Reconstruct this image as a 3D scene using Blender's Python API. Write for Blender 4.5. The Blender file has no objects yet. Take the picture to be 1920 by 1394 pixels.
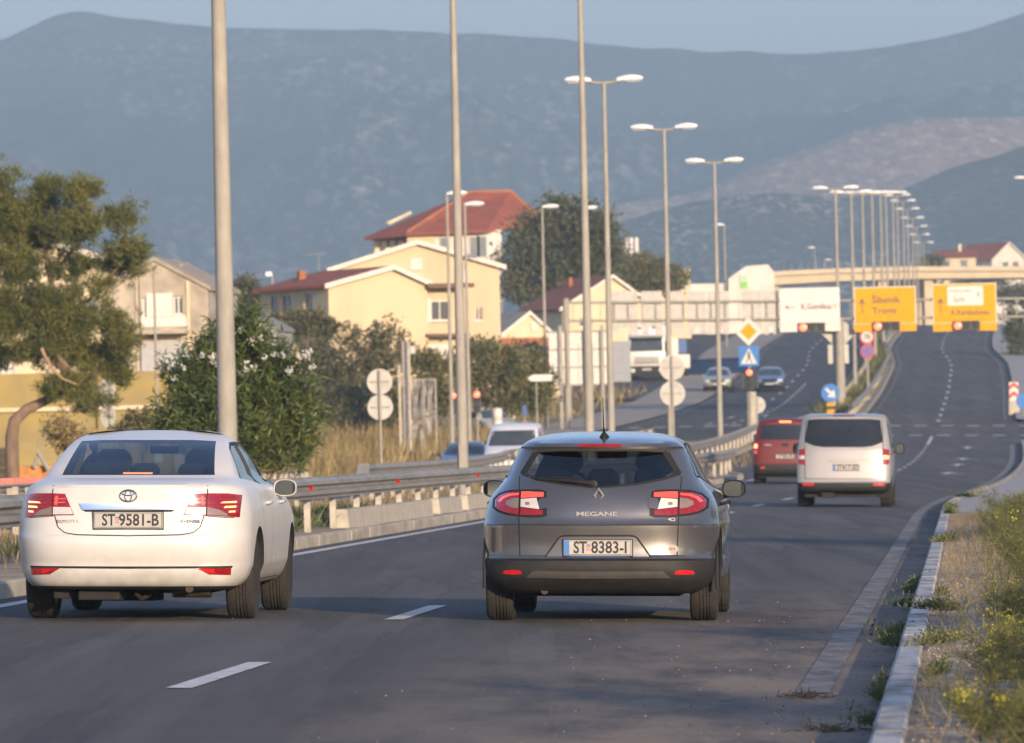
import bpy, bmesh, math, random
import numpy as np
from mathutils import Vector, Matrix, Euler
R = math.radians
random.seed(7); rng = np.random.default_rng(7)
sc = bpy.context.scene
col = sc.collection

# ------------------------------------------------------------------ camera
FPX = 13200.0                       # focal length in pixels of the 1920 px wide photograph
ROLL, PITCH = R(-1.25), math.atan(142.5/FPX)
CROSS = math.tan(R(1.25))           # crossfall of the carriageway
CAMZ = 1.42 - CROSS*4.47
cam_d = bpy.data.cameras.new('camera'); cam = bpy.data.objects.new('camera', cam_d); col.objects.link(cam)
cam_d.sensor_width = 36; cam_d.lens = 36*FPX/1920; cam_d.clip_start = 1; cam_d.clip_end = 40000
CAMR = Matrix.Rotation(R(90)+PITCH, 3, 'X') @ Matrix.Rotation(ROLL, 3, 'Z')
cam.matrix_world = Matrix.Translation((0, 0, CAMZ)) @ CAMR.to_4x4()
cam_d.dof.use_dof = True; cam_d.dof.focus_distance = 54.0; cam_d.dof.aperture_fstop = 8.5
sc.camera = cam
# ------------------------------------------------------------------ world, sun, exposure
SUN_EL, SUN_AZ = R(11), R(158)      # azimuth clockwise from the viewing direction: behind the camera, to the right
w = bpy.data.worlds.new('World'); sc.world = w; w.use_nodes = True
nt = w.node_tree; bg = nt.nodes['Background']
sky = nt.nodes.new('ShaderNodeTexSky'); sky.sky_type = 'NISHITA'; sky.sun_disc = False
sky.sun_elevation = SUN_EL; sky.sun_rotation = SUN_AZ; sky.altitude = 50; sky.air_density = 1.0; sky.dust_density = 1.3; sky.ozone_density = 3.4
tint = nt.nodes.new('ShaderNodeMix'); tint.data_type = 'RGBA'; tint.blend_type = 'MULTIPLY'; tint.inputs['Factor'].default_value = 1; tint.inputs[7].default_value = (.97, .80, .86, 1)
nt.links.new(sky.outputs[0], tint.inputs[6]); nt.links.new(tint.outputs[2], bg.inputs[0]); bg.inputs[1].default_value = 0.15
sun_d = bpy.data.lights.new('sun', 'SUN'); sun_d.energy = 2.9; sun_d.angle = R(0.6); sun_d.color = (1.0, 0.78, 0.53)
sun = bpy.data.objects.new('sun', sun_d); col.objects.link(sun)
sdir = Vector((math.sin(SUN_AZ)*math.cos(SUN_EL), math.cos(SUN_AZ)*math.cos(SUN_EL), math.sin(SUN_EL)))   # towards the sun
sun.rotation_euler = sdir.to_track_quat('Z', 'Y').to_euler(); sun.location = sdir*60
sc.view_settings.view_transform = 'Standard'; sc.view_settings.look = 'None'; sc.view_settings.gamma = 1
sc.view_settings.exposure = 1.18
sc.render.engine = 'CYCLES'
sc.cycles.max_bounces = 6; sc.cycles.diffuse_bounces = 3; sc.cycles.glossy_bounces = 3; sc.cycles.transparent_max_bounces = 10; sc.cycles.volume_bounces = 0
sc.cycles.use_denoising = True; sc.cycles.caustics_reflective = False; sc.cycles.caustics_refractive = False
sc.cycles.sample_clamp_indirect = 6

# ------------------------------------------------------------------ helpers: ground and pixel rays
def pw(xs, ys):
    """smooth piecewise curve (monotone cubic through points)"""
    xs = np.array(xs, float); ys = np.array(ys, float)
    h = np.diff(xs); dl = np.diff(ys)/h; m = np.zeros_like(ys)
    m[0], m[-1] = dl[0], dl[-1]
    for i in range(1, len(xs)-1):
        m[i] = 0 if dl[i-1]*dl[i] <= 0 else 2*dl[i-1]*dl[i]/(dl[i-1]+dl[i])
    def f(x):
        x = min(max(x, xs[0]), xs[-1]); i = min(int(np.searchsorted(xs, x, 'right'))-1, len(xs)-2); i = max(i, 0)
        t = (x-xs[i])/h[i]; t2 = t*t; t3 = t2*t
        return (2*t3-3*t2+1)*ys[i] + (t3-2*t2+t)*h[i]*m[i] + (-2*t3+3*t2)*ys[i+1] + (t3-t2)*h[i]*m[i+1]
    return f
_sh = pw([-100, 130, 160, 190, 223, 260, 300, 383, 440, 490, 520, 545, 580, 605, 700, 5000],
         [0, 0, .35, 1.2, 2.0, 2.6, 2.9, 3.3, 3.6, 3.7, 3.3, 2.9, 3.0, 3.25, 3.4, 3.4])
def LX(Y): return -4.47 + .064*Y + _sh(Y)
def prof(Y):
    if Y < 170: return 0.0
    if Y < 450: return .035/280*(Y-170)**2/2
    if Y < 600: return 4.9 + .035*(Y-450)
    if Y < 720: t = Y-600; return 10.15 + .035*t - (.027/120)*t*t/2
    if Y < 900: t = Y-720; return 12.73 + .008*t - (.007/180)*t*t/2
    return 13.54 + .001*min(Y-900, 100) - .004*max(0, min(Y-1000, 3000))
def G(X, Y):
    u = X - LX(Y)
    z = prof(Y) - CROSS*min(max(u, -5), 6)
    if u < -13.2 and 150 < Y < 345: z -= .55*min(1, (-13.2-u)/1.6)*math.sin(math.pi*min(1, (Y-150)/70)/2)**2*math.sin(math.pi*min(1, (345-Y)/60)/2)**2
    if u < -22: z += min(2.2, .03*(-22-u))
    if u > 9: z += min(3.0, .05*(u-9))
    return z
def ray(px, py):
    return CAMR @ Vector(((px-960)/FPX, (697-py)/FPX, -1))
def P(px, py, d):
    r = ray(px, py); return Vector((0, 0, CAMZ)) + r*(d/r.y)
def GX(px, d):
    """point of the ground at distance d that stands under picture column px (measured near the ground)"""
    X = P(px, 830, d).x; return Vector((X, d, G(X, d)))
def U(u, Y, dz=0.0): X = LX(Y)+u; return Vector((X, Y, G(X, Y)+dz))
HEAD = math.atan(.064)
def heading(Y): return math.atan((LX(Y+2)-LX(Y-2))/4)

# ------------------------------------------------------------------ helpers: materials
MATS = {}
def _nodes(m): m.use_nodes = True; nt = m.node_tree; return nt, nt.nodes['Principled BSDF']
def mat(name, base, rough=.6, metal=0., var=None, scale=4., bump=0., bscale=None, coat=0., spec=.5, stretch=(1, 1, 1),
        vmin=.35, vmax=.65, detail=6., world=False, emit=None, estr=0., trans=0., isl=0., sub=None):
    if name in MATS: return MATS[name]
    m = bpy.data.materials.new(name); nt, b = _nodes(m); N = nt.nodes.new; L = nt.links.new
    tc = N('ShaderNodeTexCoord'); mp = N('ShaderNodeMapping'); mp.inputs['Scale'].default_value = stretch; L(N('ShaderNodeNewGeometry').outputs['Position'] if world else tc.outputs['Object'], mp.inputs[0])
    nz = N('ShaderNodeTexNoise'); nz.inputs['Scale'].default_value = scale; nz.inputs['Detail'].default_value = detail; L(mp.outputs[0], nz.inputs['Vector'])
    v = var if var is not None else tuple(c*.86 for c in base)
    mr = N('ShaderNodeMapRange'); mr.inputs[1].default_value = vmin; mr.inputs[2].default_value = vmax; L(nz.outputs['Fac'], mr.inputs[0])
    mx = N('ShaderNodeMix'); mx.data_type = 'RGBA'; L(mr.outputs[0], mx.inputs['Factor'])
    mx.inputs[6].default_value = (*base, 1); mx.inputs[7].default_value = (*v, 1)
    out = mx.outputs[2]
    if isl:
        ge = N('ShaderNodeNewGeometry'); hs = N('ShaderNodeHueSaturation'); ma = N('ShaderNodeMapRange')
        L(ge.outputs['Random Per Island'], ma.inputs[0]); ma.inputs[3].default_value = 1-isl; ma.inputs[4].default_value = 1+isl
        L(ma.outputs[0], hs.inputs['Value']); L(out, hs.inputs['Color']); out = hs.outputs[0]
    L(out, b.inputs['Base Color'])
    b.inputs['Roughness'].default_value = rough; b.inputs['Metallic'].default_value = metal
    b.inputs['Coat Weight'].default_value = coat; b.inputs['Coat Roughness'].default_value = .05
    b.inputs['Specular IOR Level'].default_value = spec
    if trans: b.inputs['Transmission Weight'].default_value = trans
    if sub: b.inputs['Subsurface Weight'].default_value = sub
    if emit: b.inputs['Emission Color'].default_value = (*emit, 1); b.inputs['Emission Strength'].default_value = estr
    if bump:
        bz = N('ShaderNodeTexNoise'); bz.inputs['Scale'].default_value = bscale or scale*6; bz.inputs['Detail'].default_value = 5; L(mp.outputs[0], bz.inputs['Vector'])
        bp = N('ShaderNodeBump'); bp.inputs['Strength'].default_value = bump; bp.inputs['Distance'].default_value = .02
        L(bz.outputs['Fac'], bp.inputs['Height']); L(bp.outputs[0], b.inputs['Normal'])
    MATS[name] = m; return m
def leafmat(name, base, var, trans=.25, isl=.3, rough=.55):
    """leaf: diffuse plus translucent light, each leaf a little different"""
    m = bpy.data.materials.new(name); nt, b = _nodes(m); N = nt.nodes.new; L = nt.links.new
    tc = N('ShaderNodeTexCoord'); nz = N('ShaderNodeTexNoise'); nz.inputs['Scale'].default_value = .9; L(tc.outputs['Object'], nz.inputs[0])
    mr = N('ShaderNodeMapRange'); mr.inputs[1].default_value = .38; mr.inputs[2].default_value = .62; L(nz.outputs['Fac'], mr.inputs[0])
    mx = N('ShaderNodeMix'); mx.data_type = 'RGBA'; L(mr.outputs[0], mx.inputs['Factor'])
    mx.inputs[6].default_value = (*base, 1); mx.inputs[7].default_value = (*var, 1)
    ge = N('ShaderNodeNewGeometry'); hs = N('ShaderNodeHueSaturation'); ma = N('ShaderNodeMapRange')
    L(ge.outputs['Random Per Island'], ma.inputs[0]); ma.inputs[3].default_value = 1-isl; ma.inputs[4].default_value = 1+isl
    L(ma.outputs[0], hs.inputs['Value']); L(mx.outputs[2], hs.inputs['Color']); L(hs.outputs[0], b.inputs['Base Color'])
    b.inputs['Roughness'].default_value = rough; b.inputs['Specular IOR Level'].default_value = .3
    tr = N('ShaderNodeBsdfTranslucent'); L(hs.outputs[0], tr.inputs[0]); ms = N('ShaderNodeMixShader'); ms.inputs[0].default_value = trans
    L(b.outputs[0], ms.inputs[1]); L(tr.outputs[0], ms.inputs[2]); L(ms.outputs[0], nt.nodes['Material Output'].inputs[0])
    MATS[name] = m; return m
def glassmat(name, tint, refl=.06):
    m = bpy.data.materials.new(name); nt, b = _nodes(m); N = nt.nodes.new; L = nt.links.new
    tr = N('ShaderNodeBsdfTransparent')
    tc = N('ShaderNodeTexCoord'); nz = N('ShaderNodeTexNoise'); nz.inputs['Scale'].default_value = 3; L(tc.outputs['Object'], nz.inputs[0])
    mx = N('ShaderNodeMix'); mx.data_type = 'RGBA'; L(nz.outputs['Fac'], mx.inputs['Factor']); mx.inputs[6].default_value = (*tint, 1); mx.inputs[7].default_value = (*[c*.9 for c in tint], 1)
    L(mx.outputs[2], tr.inputs[0])
    gl = N('ShaderNodeBsdfGlossy'); gl.inputs['Roughness'].default_value = .03; gl.inputs[0].default_value = (1, 1, 1, 1)
    fr = N('ShaderNodeFresnel'); fr.inputs[0].default_value = 1.5
    ad = N('ShaderNodeMath'); ad.operation = 'ADD'; ad.inputs[1].default_value = refl; L(fr.outputs[0], ad.inputs[0])
    ge = N('ShaderNodeNewGeometry'); inv = N('ShaderNodeMath'); inv.operation = 'SUBTRACT'; inv.inputs[0].default_value = 1; L(ge.outputs['Backfacing'], inv.inputs[1])
    fm = N('ShaderNodeMath'); fm.operation = 'MULTIPLY'; L(ad.outputs[0], fm.inputs[0]); L(inv.outputs[0], fm.inputs[1])
    ms = N('ShaderNodeMixShader'); L(fm.outputs[0], ms.inputs[0]); L(tr.outputs[0], ms.inputs[1]); L(gl.outputs[0], ms.inputs[2])
    L(ms.outputs[0], nt.nodes['Material Output'].inputs[0]); MATS[name] = m; return m

# ------------------------------------------------------------------ helpers: meshes and things
class MB:
    def __init__(s): s.v = []; s.f = []; s.m = []
    def add(s, vs, fs, mi=0, M=None):
        o = len(s.v)
        if M is not None: vs = [M @ Vector(p) for p in vs]
        s.v += [tuple(p) for p in vs]; s.f += [tuple(i+o for i in f) for f in fs]; s.m += [mi]*len(fs); return s
    def box(s, x0, x1, y0, y1, z0, z1, mi=0, M=None):
        return s.add([(x0, y0, z0), (x1, y0, z0), (x1, y1, z0), (x0, y1, z0), (x0, y0, z1), (x1, y0, z1), (x1, y1, z1), (x0, y1, z1)],
                     [(0, 3, 2, 1), (4, 5, 6, 7), (0, 1, 5, 4), (1, 2, 6, 5), (2, 3, 7, 6), (3, 0, 4, 7)], mi, M)
    def tube(s, pts, rad, n=8, mi=0, cap=True, M=None):
        pts = [Vector(p) for p in pts]; rad = rad if isinstance(rad, (list, tuple)) else [rad]*len(pts)
        vs = []; fs = []; up = None
        for i, p in enumerate(pts):
            t = (pts[min(i+1, len(pts)-1)]-pts[max(i-1, 0)]).normalized()
            if up is None: up = Vector((0, 0, 1)) if abs(t.z) < .9 else Vector((1, 0, 0))
            a = t.cross(up).normalized(); b = a.cross(t).normalized(); up = b
            for k in range(n):
                an = 2*math.pi*k/n; vs.append(p+(a*math.cos(an)+b*math.sin(an))*rad[i])
        for i in range(len(pts)-1):
            for k in range(n):
                fs.append((i*n+k, i*n+(k+1) % n, (i+1)*n+(k+1) % n, (i+1)*n+k))
        if cap: fs.append(tuple(range(n-1, -1, -1))); o = (len(pts)-1)*n; fs.append(tuple(range(o, o+n)))
        fs = [f[::-1] for f in fs]
        return s.add(vs, fs, mi, M)
    def lathe(s, prf, n=24, mi=0, M=None, axis='z'):
        vs = []; fs = []
        for r, z in prf:
            for k in range(n):
                a = 2*math.pi*k/n; c, d = r*math.cos(a), r*math.sin(a)
                vs.append((c, d, z) if axis == 'z' else ((z, c, d) if axis == 'x' else (d, z, c)))
        for i in range(len(prf)-1):
            for k in range(n): fs.append((i*n+k, i*n+(k+1) % n, (i+1)*n+(k+1) % n, (i+1)*n+k))
        if prf[0][0] > 1e-6: fs.append(tuple(range(n-1, -1, -1)))
        if prf[-1][0] > 1e-6: o = (len(prf)-1)*n; fs.append(tuple(range(o, o+n)))
        return s.add(vs, fs, mi, M)
    def grid(s, rows, mi=0, close=False):
        nr, nc = len(rows), len(rows[0]); fs = []
        for i in range(nr-1):
            for j in range(nc if close else nc-1):
                k = (j+1) % nc; fs.append((i*nc+j, i*nc+k, (i+1)*nc+k, (i+1)*nc+j))
        return s.add([p for r in rows for p in r], fs, mi)
    def prism(s, poly, a0, a1, axis='y', mi=0, M=None):
        """polygon extruded along an axis: poly is (x,z) for 'y', (y,z) for 'x', (x,y) for 'z'"""
        def pt(p, a): return (p[0], a, p[1]) if axis == 'y' else ((a, p[0], p[1]) if axis == 'x' else (p[0], p[1], a))
        n = len(poly); vs = [pt(p, a0) for p in poly]+[pt(p, a1) for p in poly]
        fs = [tuple(range(n)), tuple(range(2*n-1, n-1, -1))]+[(i, i+n, (i+1) % n+n, (i+1) % n) for i in range(n)]
        return s.add(vs, fs, mi, M)
    def mesh(s, name, mats, smooth=None, bevel=0, fix=True):
        me = bpy.data.meshes.new(name); me.from_pydata(s.v, [], s.f)
        for m in (mats if isinstance(mats, (list, tuple)) else [mats]): me.materials.append(m)
        if any(s.m): me.polygons.foreach_set('material_index', s.m)
        if fix or bevel:
            bm = bmesh.new(); bm.from_mesh(me)
            if bevel:
                bmesh.ops.remove_doubles(bm, verts=bm.verts, dist=1e-5)
                bmesh.ops.bevel(bm, geom=[e for e in bm.edges if len(e.link_faces) == 2 and e.calc_face_angle(0) > .6], offset=bevel, segments=2, profile=.6, affect='EDGES', clamp_overlap=True)
            bmesh.ops.recalc_face_normals(bm, faces=bm.faces); bm.to_mesh(me); bm.free()
        if smooth is not None:
            me.shade_smooth(); me.set_sharp_from_angle(angle=R(smooth))
        me.update(); return me
    def build(s, name, mats, parent=None, smooth=None, bevel=0, loc=None, rot=None, fix=True):
        return link(name, s.mesh(name, mats, smooth, bevel, fix), parent, loc, rot)
def link(name, me, parent=None, loc=None, rot=None):
    o = bpy.data.objects.new(name, me); col.objects.link(o)
    if parent: o.parent = parent
    if loc is not None: o.location = loc
    if rot is not None: o.rotation_euler = rot
    return o
def tag(o, label=None, cat=None, group=None, kind=None):
    if label: o['label'] = label
    if cat: o['category'] = cat
    if group: o['group'] = group
    if kind: o['kind'] = kind
    return o
def thing(name, label, cat, loc=(0, 0, 0), rot=(0, 0, 0), group=None):
    o = bpy.data.objects.new(name, None); col.objects.link(o); o.location = loc; o.rotation_euler = rot; o.empty_display_size = .2
    return tag(o, label, cat, group)
def structure(o): o['kind'] = 'structure'; return o
def copy_tree(o, parent=None):
    c = o.copy(); col.objects.link(c); c.parent = parent
    for ch in [x for x in o.children]: copy_tree(ch, c)
    return c
def dup(o, label, loc, rot=None, group=None):
    c = copy_tree(o); c.location = loc; c['label'] = label
    if rot is not None: c.rotation_euler = rot
    if group: c['group'] = group
    return c
_txt = {}
def text_mesh(s, size, extrude=.001, align='CENTER', bold=.02):
    cu = bpy.data.curves.new('t', 'FONT'); cu.body = s; cu.size = size; cu.offset = bold*size; cu.extrude = extrude; cu.align_x = align; cu.align_y = 'CENTER'; cu.resolution_u = 3
    ob = bpy.data.objects.new('t', cu); col.objects.link(ob); dg = bpy.context.evaluated_depsgraph_get()
    me = bpy.data.meshes.new_from_object(ob.evaluated_get(dg)); bpy.data.objects.remove(ob); bpy.data.curves.remove(cu); me.materials.clear(); return me
def text(name, s, size, m, parent, loc, sx=1., rot=(R(90), 0, 0), extrude=.001, align='CENTER'):
    me = text_mesh(s, size, extrude, align); me.materials.append(m); me.name = name
    o = link(name, me, parent, loc, rot); o.scale = (sx, 1, 1); return o

def leaf_cloud(name, pts, dirs, ln, wd, m, parent=None, droop=0., fold=0.):
    """one mesh of many separate leaf blades: pts N,3 base points, dirs N,3 growing directions"""
    n = len(pts); d = dirs/np.linalg.norm(dirs, axis=1, keepdims=True)
    q = rng.normal(size=(n, 3)); s = np.cross(d, q); s /= np.linalg.norm(s, axis=1, keepdims=True)+1e-9
    ln = np.broadcast_to(np.asarray(ln, float), (n,))[:, None]; wd = np.broadcast_to(np.asarray(wd, float), (n,))[:, None]
    mid = pts+d*ln*.45; tip = pts+d*ln; tip[:, 2] -= (droop*ln[:, 0])
    V = np.stack([pts, mid+s*wd*.5, tip, mid-s*wd*.5], 1).reshape(-1, 3)
    me = bpy.data.meshes.new(name); me.vertices.add(4*n); me.vertices.foreach_set('co', V.ravel())
    me.loops.add(4*n); me.loops.foreach_set('vertex_index', np.arange(4*n, dtype=np.int32))
    me.polygons.add(n); me.polygons.foreach_set('loop_start', np.arange(0, 4*n, 4, dtype=np.int32))
    me.update(calc_edges=True); me.validate(); me.materials.append(m)
    return link(name, me, parent)
def blob_pts(blobs, n, clump=.35, per=40, shell=.55):
    """clumped points inside ellipsoids (x,y,z,rx,ry,rz): a crown with gaps, light and dark clumps"""
    vol = np.array([b[3]*b[4]*b[5] for b in blobs])**.8; vol /= vol.sum(); out = []; dr = []
    for b, p in zip(blobs, vol):
        k = max(3, int(n*p/per)); q = rng.normal(size=(k, 3)); q /= np.linalg.norm(q, axis=1, keepdims=True)
        q *= (shell+(1-shell)*rng.random((k, 1))**.6)*(.72+.5*rng.random((k, 1)))
        c = np.array(b[:3])+q*np.array(b[3:6])
        r = clump*(.6+.8*rng.random((k, 1, 1)))
        pp = c[:, None, :]+rng.normal(size=(k, per, 3))*r*.5
        out.append(pp.reshape(-1, 3)); dd = (pp-np.array(b[:3]))+rng.normal(size=pp.shape)*.8; dr.append(dd.reshape(-1, 3))
    return np.concatenate(out), np.concatenate(dr)
from mathutils import noise as mnoise
# ================================================================== SETTING
ouR = pw([0, 150, 229, 260, 300, 345, 400, 5000], [-10, -10, -13.3, -13.5, -12, -8, -6.2, -6.2])     # opposite carriageway, edge by the median
ouL = pw([0, 150, 229, 260, 300, 345, 420, 5000], [-18.5, -18.5, -21.5, -21.5, -20, -16.5, -14.2, -14.2])
mdR = pw([0, 212, 240, 312, 313], [-4.0, -4.0, -7.2, -7.2, -7.2])                                   # near median, edge by our carriageway

def asphalt(name, base, light, dust=0.):
    m = bpy.data.materials.new(name); nt, b = _nodes(m); N = nt.nodes.new; L = nt.links.new
    tc = N('ShaderNodeTexCoord'); mp = N('ShaderNodeMapping'); mp.inputs['Rotation'].default_value = (0, 0, HEAD); mp.inputs['Scale'].default_value = (1, .035, 1)
    L(tc.outputs['Object'], mp.inputs[0])
    def noise(sc_, det, vec, lo, hi, rough=.6):
        z = N('ShaderNodeTexNoise'); z.inputs['Scale'].default_value = sc_; z.inputs['Detail'].default_value = det; z.inputs['Roughness'].default_value = rough; L(vec, z.inputs[0])
        r = N('ShaderNodeMapRange'); r.inputs[1].default_value = lo; r.inputs[2].default_value = hi; L(z.outputs['Fac'], r.inputs[0]); return r.outputs[0]
    def mix(f, a, c):
        x = N('ShaderNodeMix'); x.data_type = 'RGBA'
        if isinstance(f, float): x.inputs['Factor'].default_value = f
        else: L(f, x.inputs['Factor'])
        for k, v in ((6, a), (7, c)):
            if isinstance(v, tuple): x.inputs[k].default_value = (*v, 1)
            else: L(v, x.inputs[k])
        return x.outputs[2]
    def math_(op, a, c):
        x = N('ShaderNodeMath'); x.operation = op; x.use_clamp = True
        for k, v in ((0, a), (1, c)):
            if isinstance(v, (float, int)): x.inputs[k].default_value = v
            else: L(v, x.inputs[k])
        return x.outputs[0]
    streak = noise(1.1, 5, mp.outputs[0], .38, .62)
    fine = noise(2.2, 6, mp.outputs[0], .4, .75)
    blotch = noise(.16, 4, tc.outputs['Object'], .35, .7)
    grain = noise(70, 2, tc.outputs['Object'], .42, .62); crack = noise(.55, 9, mp.outputs[0], .485, .515)
    c = mix(streak, tuple(x*.82 for x in base), tuple(x*1.18 for x in light)); c = mix(math_('MULTIPLY', blotch, .5), c, tuple(x*.62 for x in base)); c = mix(math_('MULTIPLY', fine, .35), c, tuple(x*1.5 for x in light))
    c = mix(math_('MULTIPLY', grain, .6), c, tuple(x*.5 for x in base)); c = mix(math_('MULTIPLY', math_('MULTIPLY', crack, math_('SUBTRACT', 1., crack)), 1.6), c, tuple(x*.45 for x in base))
    if dust:
        sx = N('ShaderNodeSeparateXYZ'); L(tc.outputs['Object'], sx.inputs[0])
        y64 = N('ShaderNodeMath'); y64.operation = 'MULTIPLY_ADD'; L(sx.outputs[1], y64.inputs[0]); y64.inputs[1].default_value = -.064; y64.inputs[2].default_value = 4.47
        uu = N('ShaderNodeMath'); uu.operation = 'ADD'; L(y64.outputs[0], uu.inputs[0]); L(sx.outputs[0], uu.inputs[1])
        ph = N('ShaderNodeMath'); ph.operation = 'MULTIPLY_ADD'; L(uu.outputs[0], ph.inputs[0]); ph.inputs[1].default_value = 2*math.pi/1.8; ph.inputs[2].default_value = -math.pi; cs = N('ShaderNodeMath'); cs.operation = 'COSINE'; L(ph.outputs[0], cs.inputs[0])
        tr_ = N('ShaderNodeMapRange'); tr_.inputs[1].default_value = -.2; tr_.inputs[2].default_value = 1; tr_.inputs[4].default_value = .38; L(cs.outputs[0], tr_.inputs[0]); c = mix(math_('MULTIPLY', tr_.outputs[0], math_('SUBTRACT', 1.15, blotch)), c, tuple(x*.55 for x in base))
        r1 = N('ShaderNodeMapRange'); r1.inputs[1].default_value = .6; r1.inputs[2].default_value = 3.4; L(uu.outputs[0], r1.inputs[0])
        r2 = N('ShaderNodeMapRange'); r2.inputs[1].default_value = 72; r2.inputs[2].default_value = 38; L(sx.outputs[1], r2.inputs[0])
        r3 = N('ShaderNodeMapRange'); r3.inputs[1].default_value = 3.55; r3.inputs[2].default_value = 3.9; r3.inputs[4].default_value = .9; L(uu.outputs[0], r3.inputs[0])
        mpd = N('ShaderNodeMapping'); mpd.inputs['Rotation'].default_value = (0, 0, HEAD); mpd.inputs['Scale'].default_value = (1, .22, 1); L(tc.outputs['Object'], mpd.inputs[0])
        dn = noise(1.3, 7, mpd.outputs[0], .36, .58, .7)
        r4 = N('ShaderNodeMapRange'); r4.inputs[1].default_value = 125; r4.inputs[2].default_value = 85; L(sx.outputs[1], r4.inputs[0])
        f = math_('MULTIPLY', math_('MULTIPLY', r1.outputs[0], r2.outputs[0]), 1.25)
        r3o = math_('MULTIPLY', r3.outputs[0], r4.outputs[0])
        f = math_('MULTIPLY', math_('MAXIMUM', f, r3o), dn)
        c = mix(f, c, (.235, .178, .125))
    L(c, b.inputs['Base Color']); b.inputs['Roughness'].default_value = .82; b.inputs['Specular IOR Level'].default_value = .35
    bz = N('ShaderNodeTexNoise'); bz.inputs['Scale'].default_value = 90; bz.inputs['Detail'].default_value = 3; L(tc.outputs['Object'], bz.inputs[0])
    bp = N('ShaderNodeBump'); bp.inputs['Strength'].default_value = .5; bp.inputs['Distance'].default_value = .008; L(bz.outputs['Fac'], bp.inputs['Height']); L(bp.outputs[0], b.inputs['Normal'])
    MATS[name] = m; return m
M_ASPH = asphalt('asphalt', (.079, .073, .067), (.110, .101, .091), dust=1)
M_ASPH2 = asphalt('asphalt_far', (.062, .060, .060), (.080, .076, .073))
M_PAINT = mat('road_paint', (.62, .61, .58), .7, var=(.36, .35, .33), scale=7, vmin=.42, vmax=.7, bump=.3)
M_PAINTW = mat('road_paint_worn', (.22, .20, .175), .75, var=(.10, .09, .078), scale=6, vmin=.36, vmax=.60, stretch=(1, .3, 1), bump=.3)
M_KERB = mat('kerb_concrete', (.42, .38, .31), .85, var=(.27, .24, .20), scale=3, bump=.4, world=True, stretch=(1, .4, 1))
M_KERBW = mat('kerb_painted', (.46, .455, .44), .85, var=(.20, .175, .14), scale=4, vmin=.45, vmax=.66, bump=.5, world=True, stretch=(1, .4, 1))
M_SOIL = mat('dry_soil', (.27, .19, .11), .95, var=(.36, .29, .20), scale=1.2, bump=.8, bscale=18)
M_DIRT = mat('verge_dirt', (.26, .195, .13), .95, var=(.42, .35, .26), scale=3.5, bump=1., bscale=30)
M_DRY = mat('dry_field', (.26, .20, .10), .95, var=(.14, .13, .055), scale=.25, bump=.6, bscale=4)
M_PAVE = mat('pavement_concrete', (.36, .34, .31), .85, var=(.27, .25, .23), scale=1.5, bump=.3)
M_DUSTY = mat('dusty_lane', (.33, .28, .22), .9, var=(.25, .22, .19), scale=.5, bump=.3)

def strip(name, ul, ur, Y0, Y1, step, dz, m, parent=None, n=8, lumps=0.):
    mb = MB(); rows = []; k = max(1, int(round((Y1-Y0)/step)))
    fl = ul if callable(ul) else (lambda y: ul); fr = ur if callable(ur) else (lambda y: ur)
    for i in range(k+1):
        Y = Y0+(Y1-Y0)*i/k; a, b = fl(Y), fr(Y); row = []
        for j in range(n+1):
            u = a+(b-a)*j/n; p = U(u, Y, dz)
            if name == 'verge_ground' and j: p.z += .045*(mnoise.noise(Vector((p.x*2.2, p.y*1.1, 2)))+.6*mnoise.noise(Vector((p.x*6, p.y*3, 7))))*min(1, j/4)+.02*min(1, j/4)
            if lumps and 0 < j: p.z += lumps*(math.sin(Y*1.7+j*2.1)*.5+math.sin(Y*.61+j)*.5)*min(1, j/3)
            row.append(p)
        rows.append(row)
    mb.grid(rows); o = mb.build(name, m, parent, smooth=60)
    return o

# ---- ground: one sheet out to the mountains
us = [-3600, -2400, -1500, -900, -500, -320, -220, -160, -120, -90, -70, -56, -46, -38, -32, -28, -25, -22] + list(range(-21, 10)) + [11, 13, 16, 20, 26, 34, 46, 62, 85, 120, 180, 280, 450, 800, 1500, 2400, 3600]
Ys = [-320, -250, -190, -140, -100, -70, -52]+list(range(-40, 130, 6))+list(range(130, 940, 9))+[960, 1000, 1060, 1150, 1300, 1500, 1800, 2300, 3000, 4000, 5500, 7600]
mb = MB(); rows = []
for Y in Ys:
    row = []
    for u in us:
        X = LX(Y)+u if abs(u) < 200 else (LX(min(Y, 900)) if Y < 900 else LX(900))+u
        X = max(-3700, min(3900, X)); z = G(X, Y) if abs(u) < 300 else prof(Y)-CROSS*6*(1 if u > 0 else -1)*0+(2 if u < 0 else 2.5)
        row.append((X, Y, z-.10))
    rows.append(row)
mb.grid(rows); structure(mb.build('ground', M_DRY, smooth=60))

# ---- carriageways
road = structure(strip('road', lambda Y: -4.02 if Y < 212 else (max(-7.25, -4.02-(Y-212)*.114) if Y < 330 else -4.02), 4.02, 14, 900, 6, 0, M_ASPH))
opp = structure(strip('opposite_carriageway', ouL, ouR, 60, 900, 6, 0.004, M_ASPH2))
structure(strip('junction_surface', -24, 26, 304, 356, 6, -.012, M_ASPH2, n=40))
med = structure(strip('median_ground', lambda Y: ouR(Y)+.12, lambda Y: mdR(Y)-.16, 14, 310, 4, .10, M_SOIL, n=10, lumps=.03))
structure(strip('far_median_ground', lambda Y: ouR(Y)+.15, -4.12, 352, 800, 6, .10, M_SOIL, n=4, lumps=.02))
verge = structure(strip('verge_ground', 4.165, 16, 14, 122, .5, .105, M_DIRT, n=40, lumps=0))
pave = structure(strip('pavement', 4.24, 6.8, 122, 304, 4, .12, M_PAVE, n=4))
structure(strip('far_pavement', 4.1, 7.0, 356, 800, 6, .12, M_PAVE, n=4))
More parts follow.
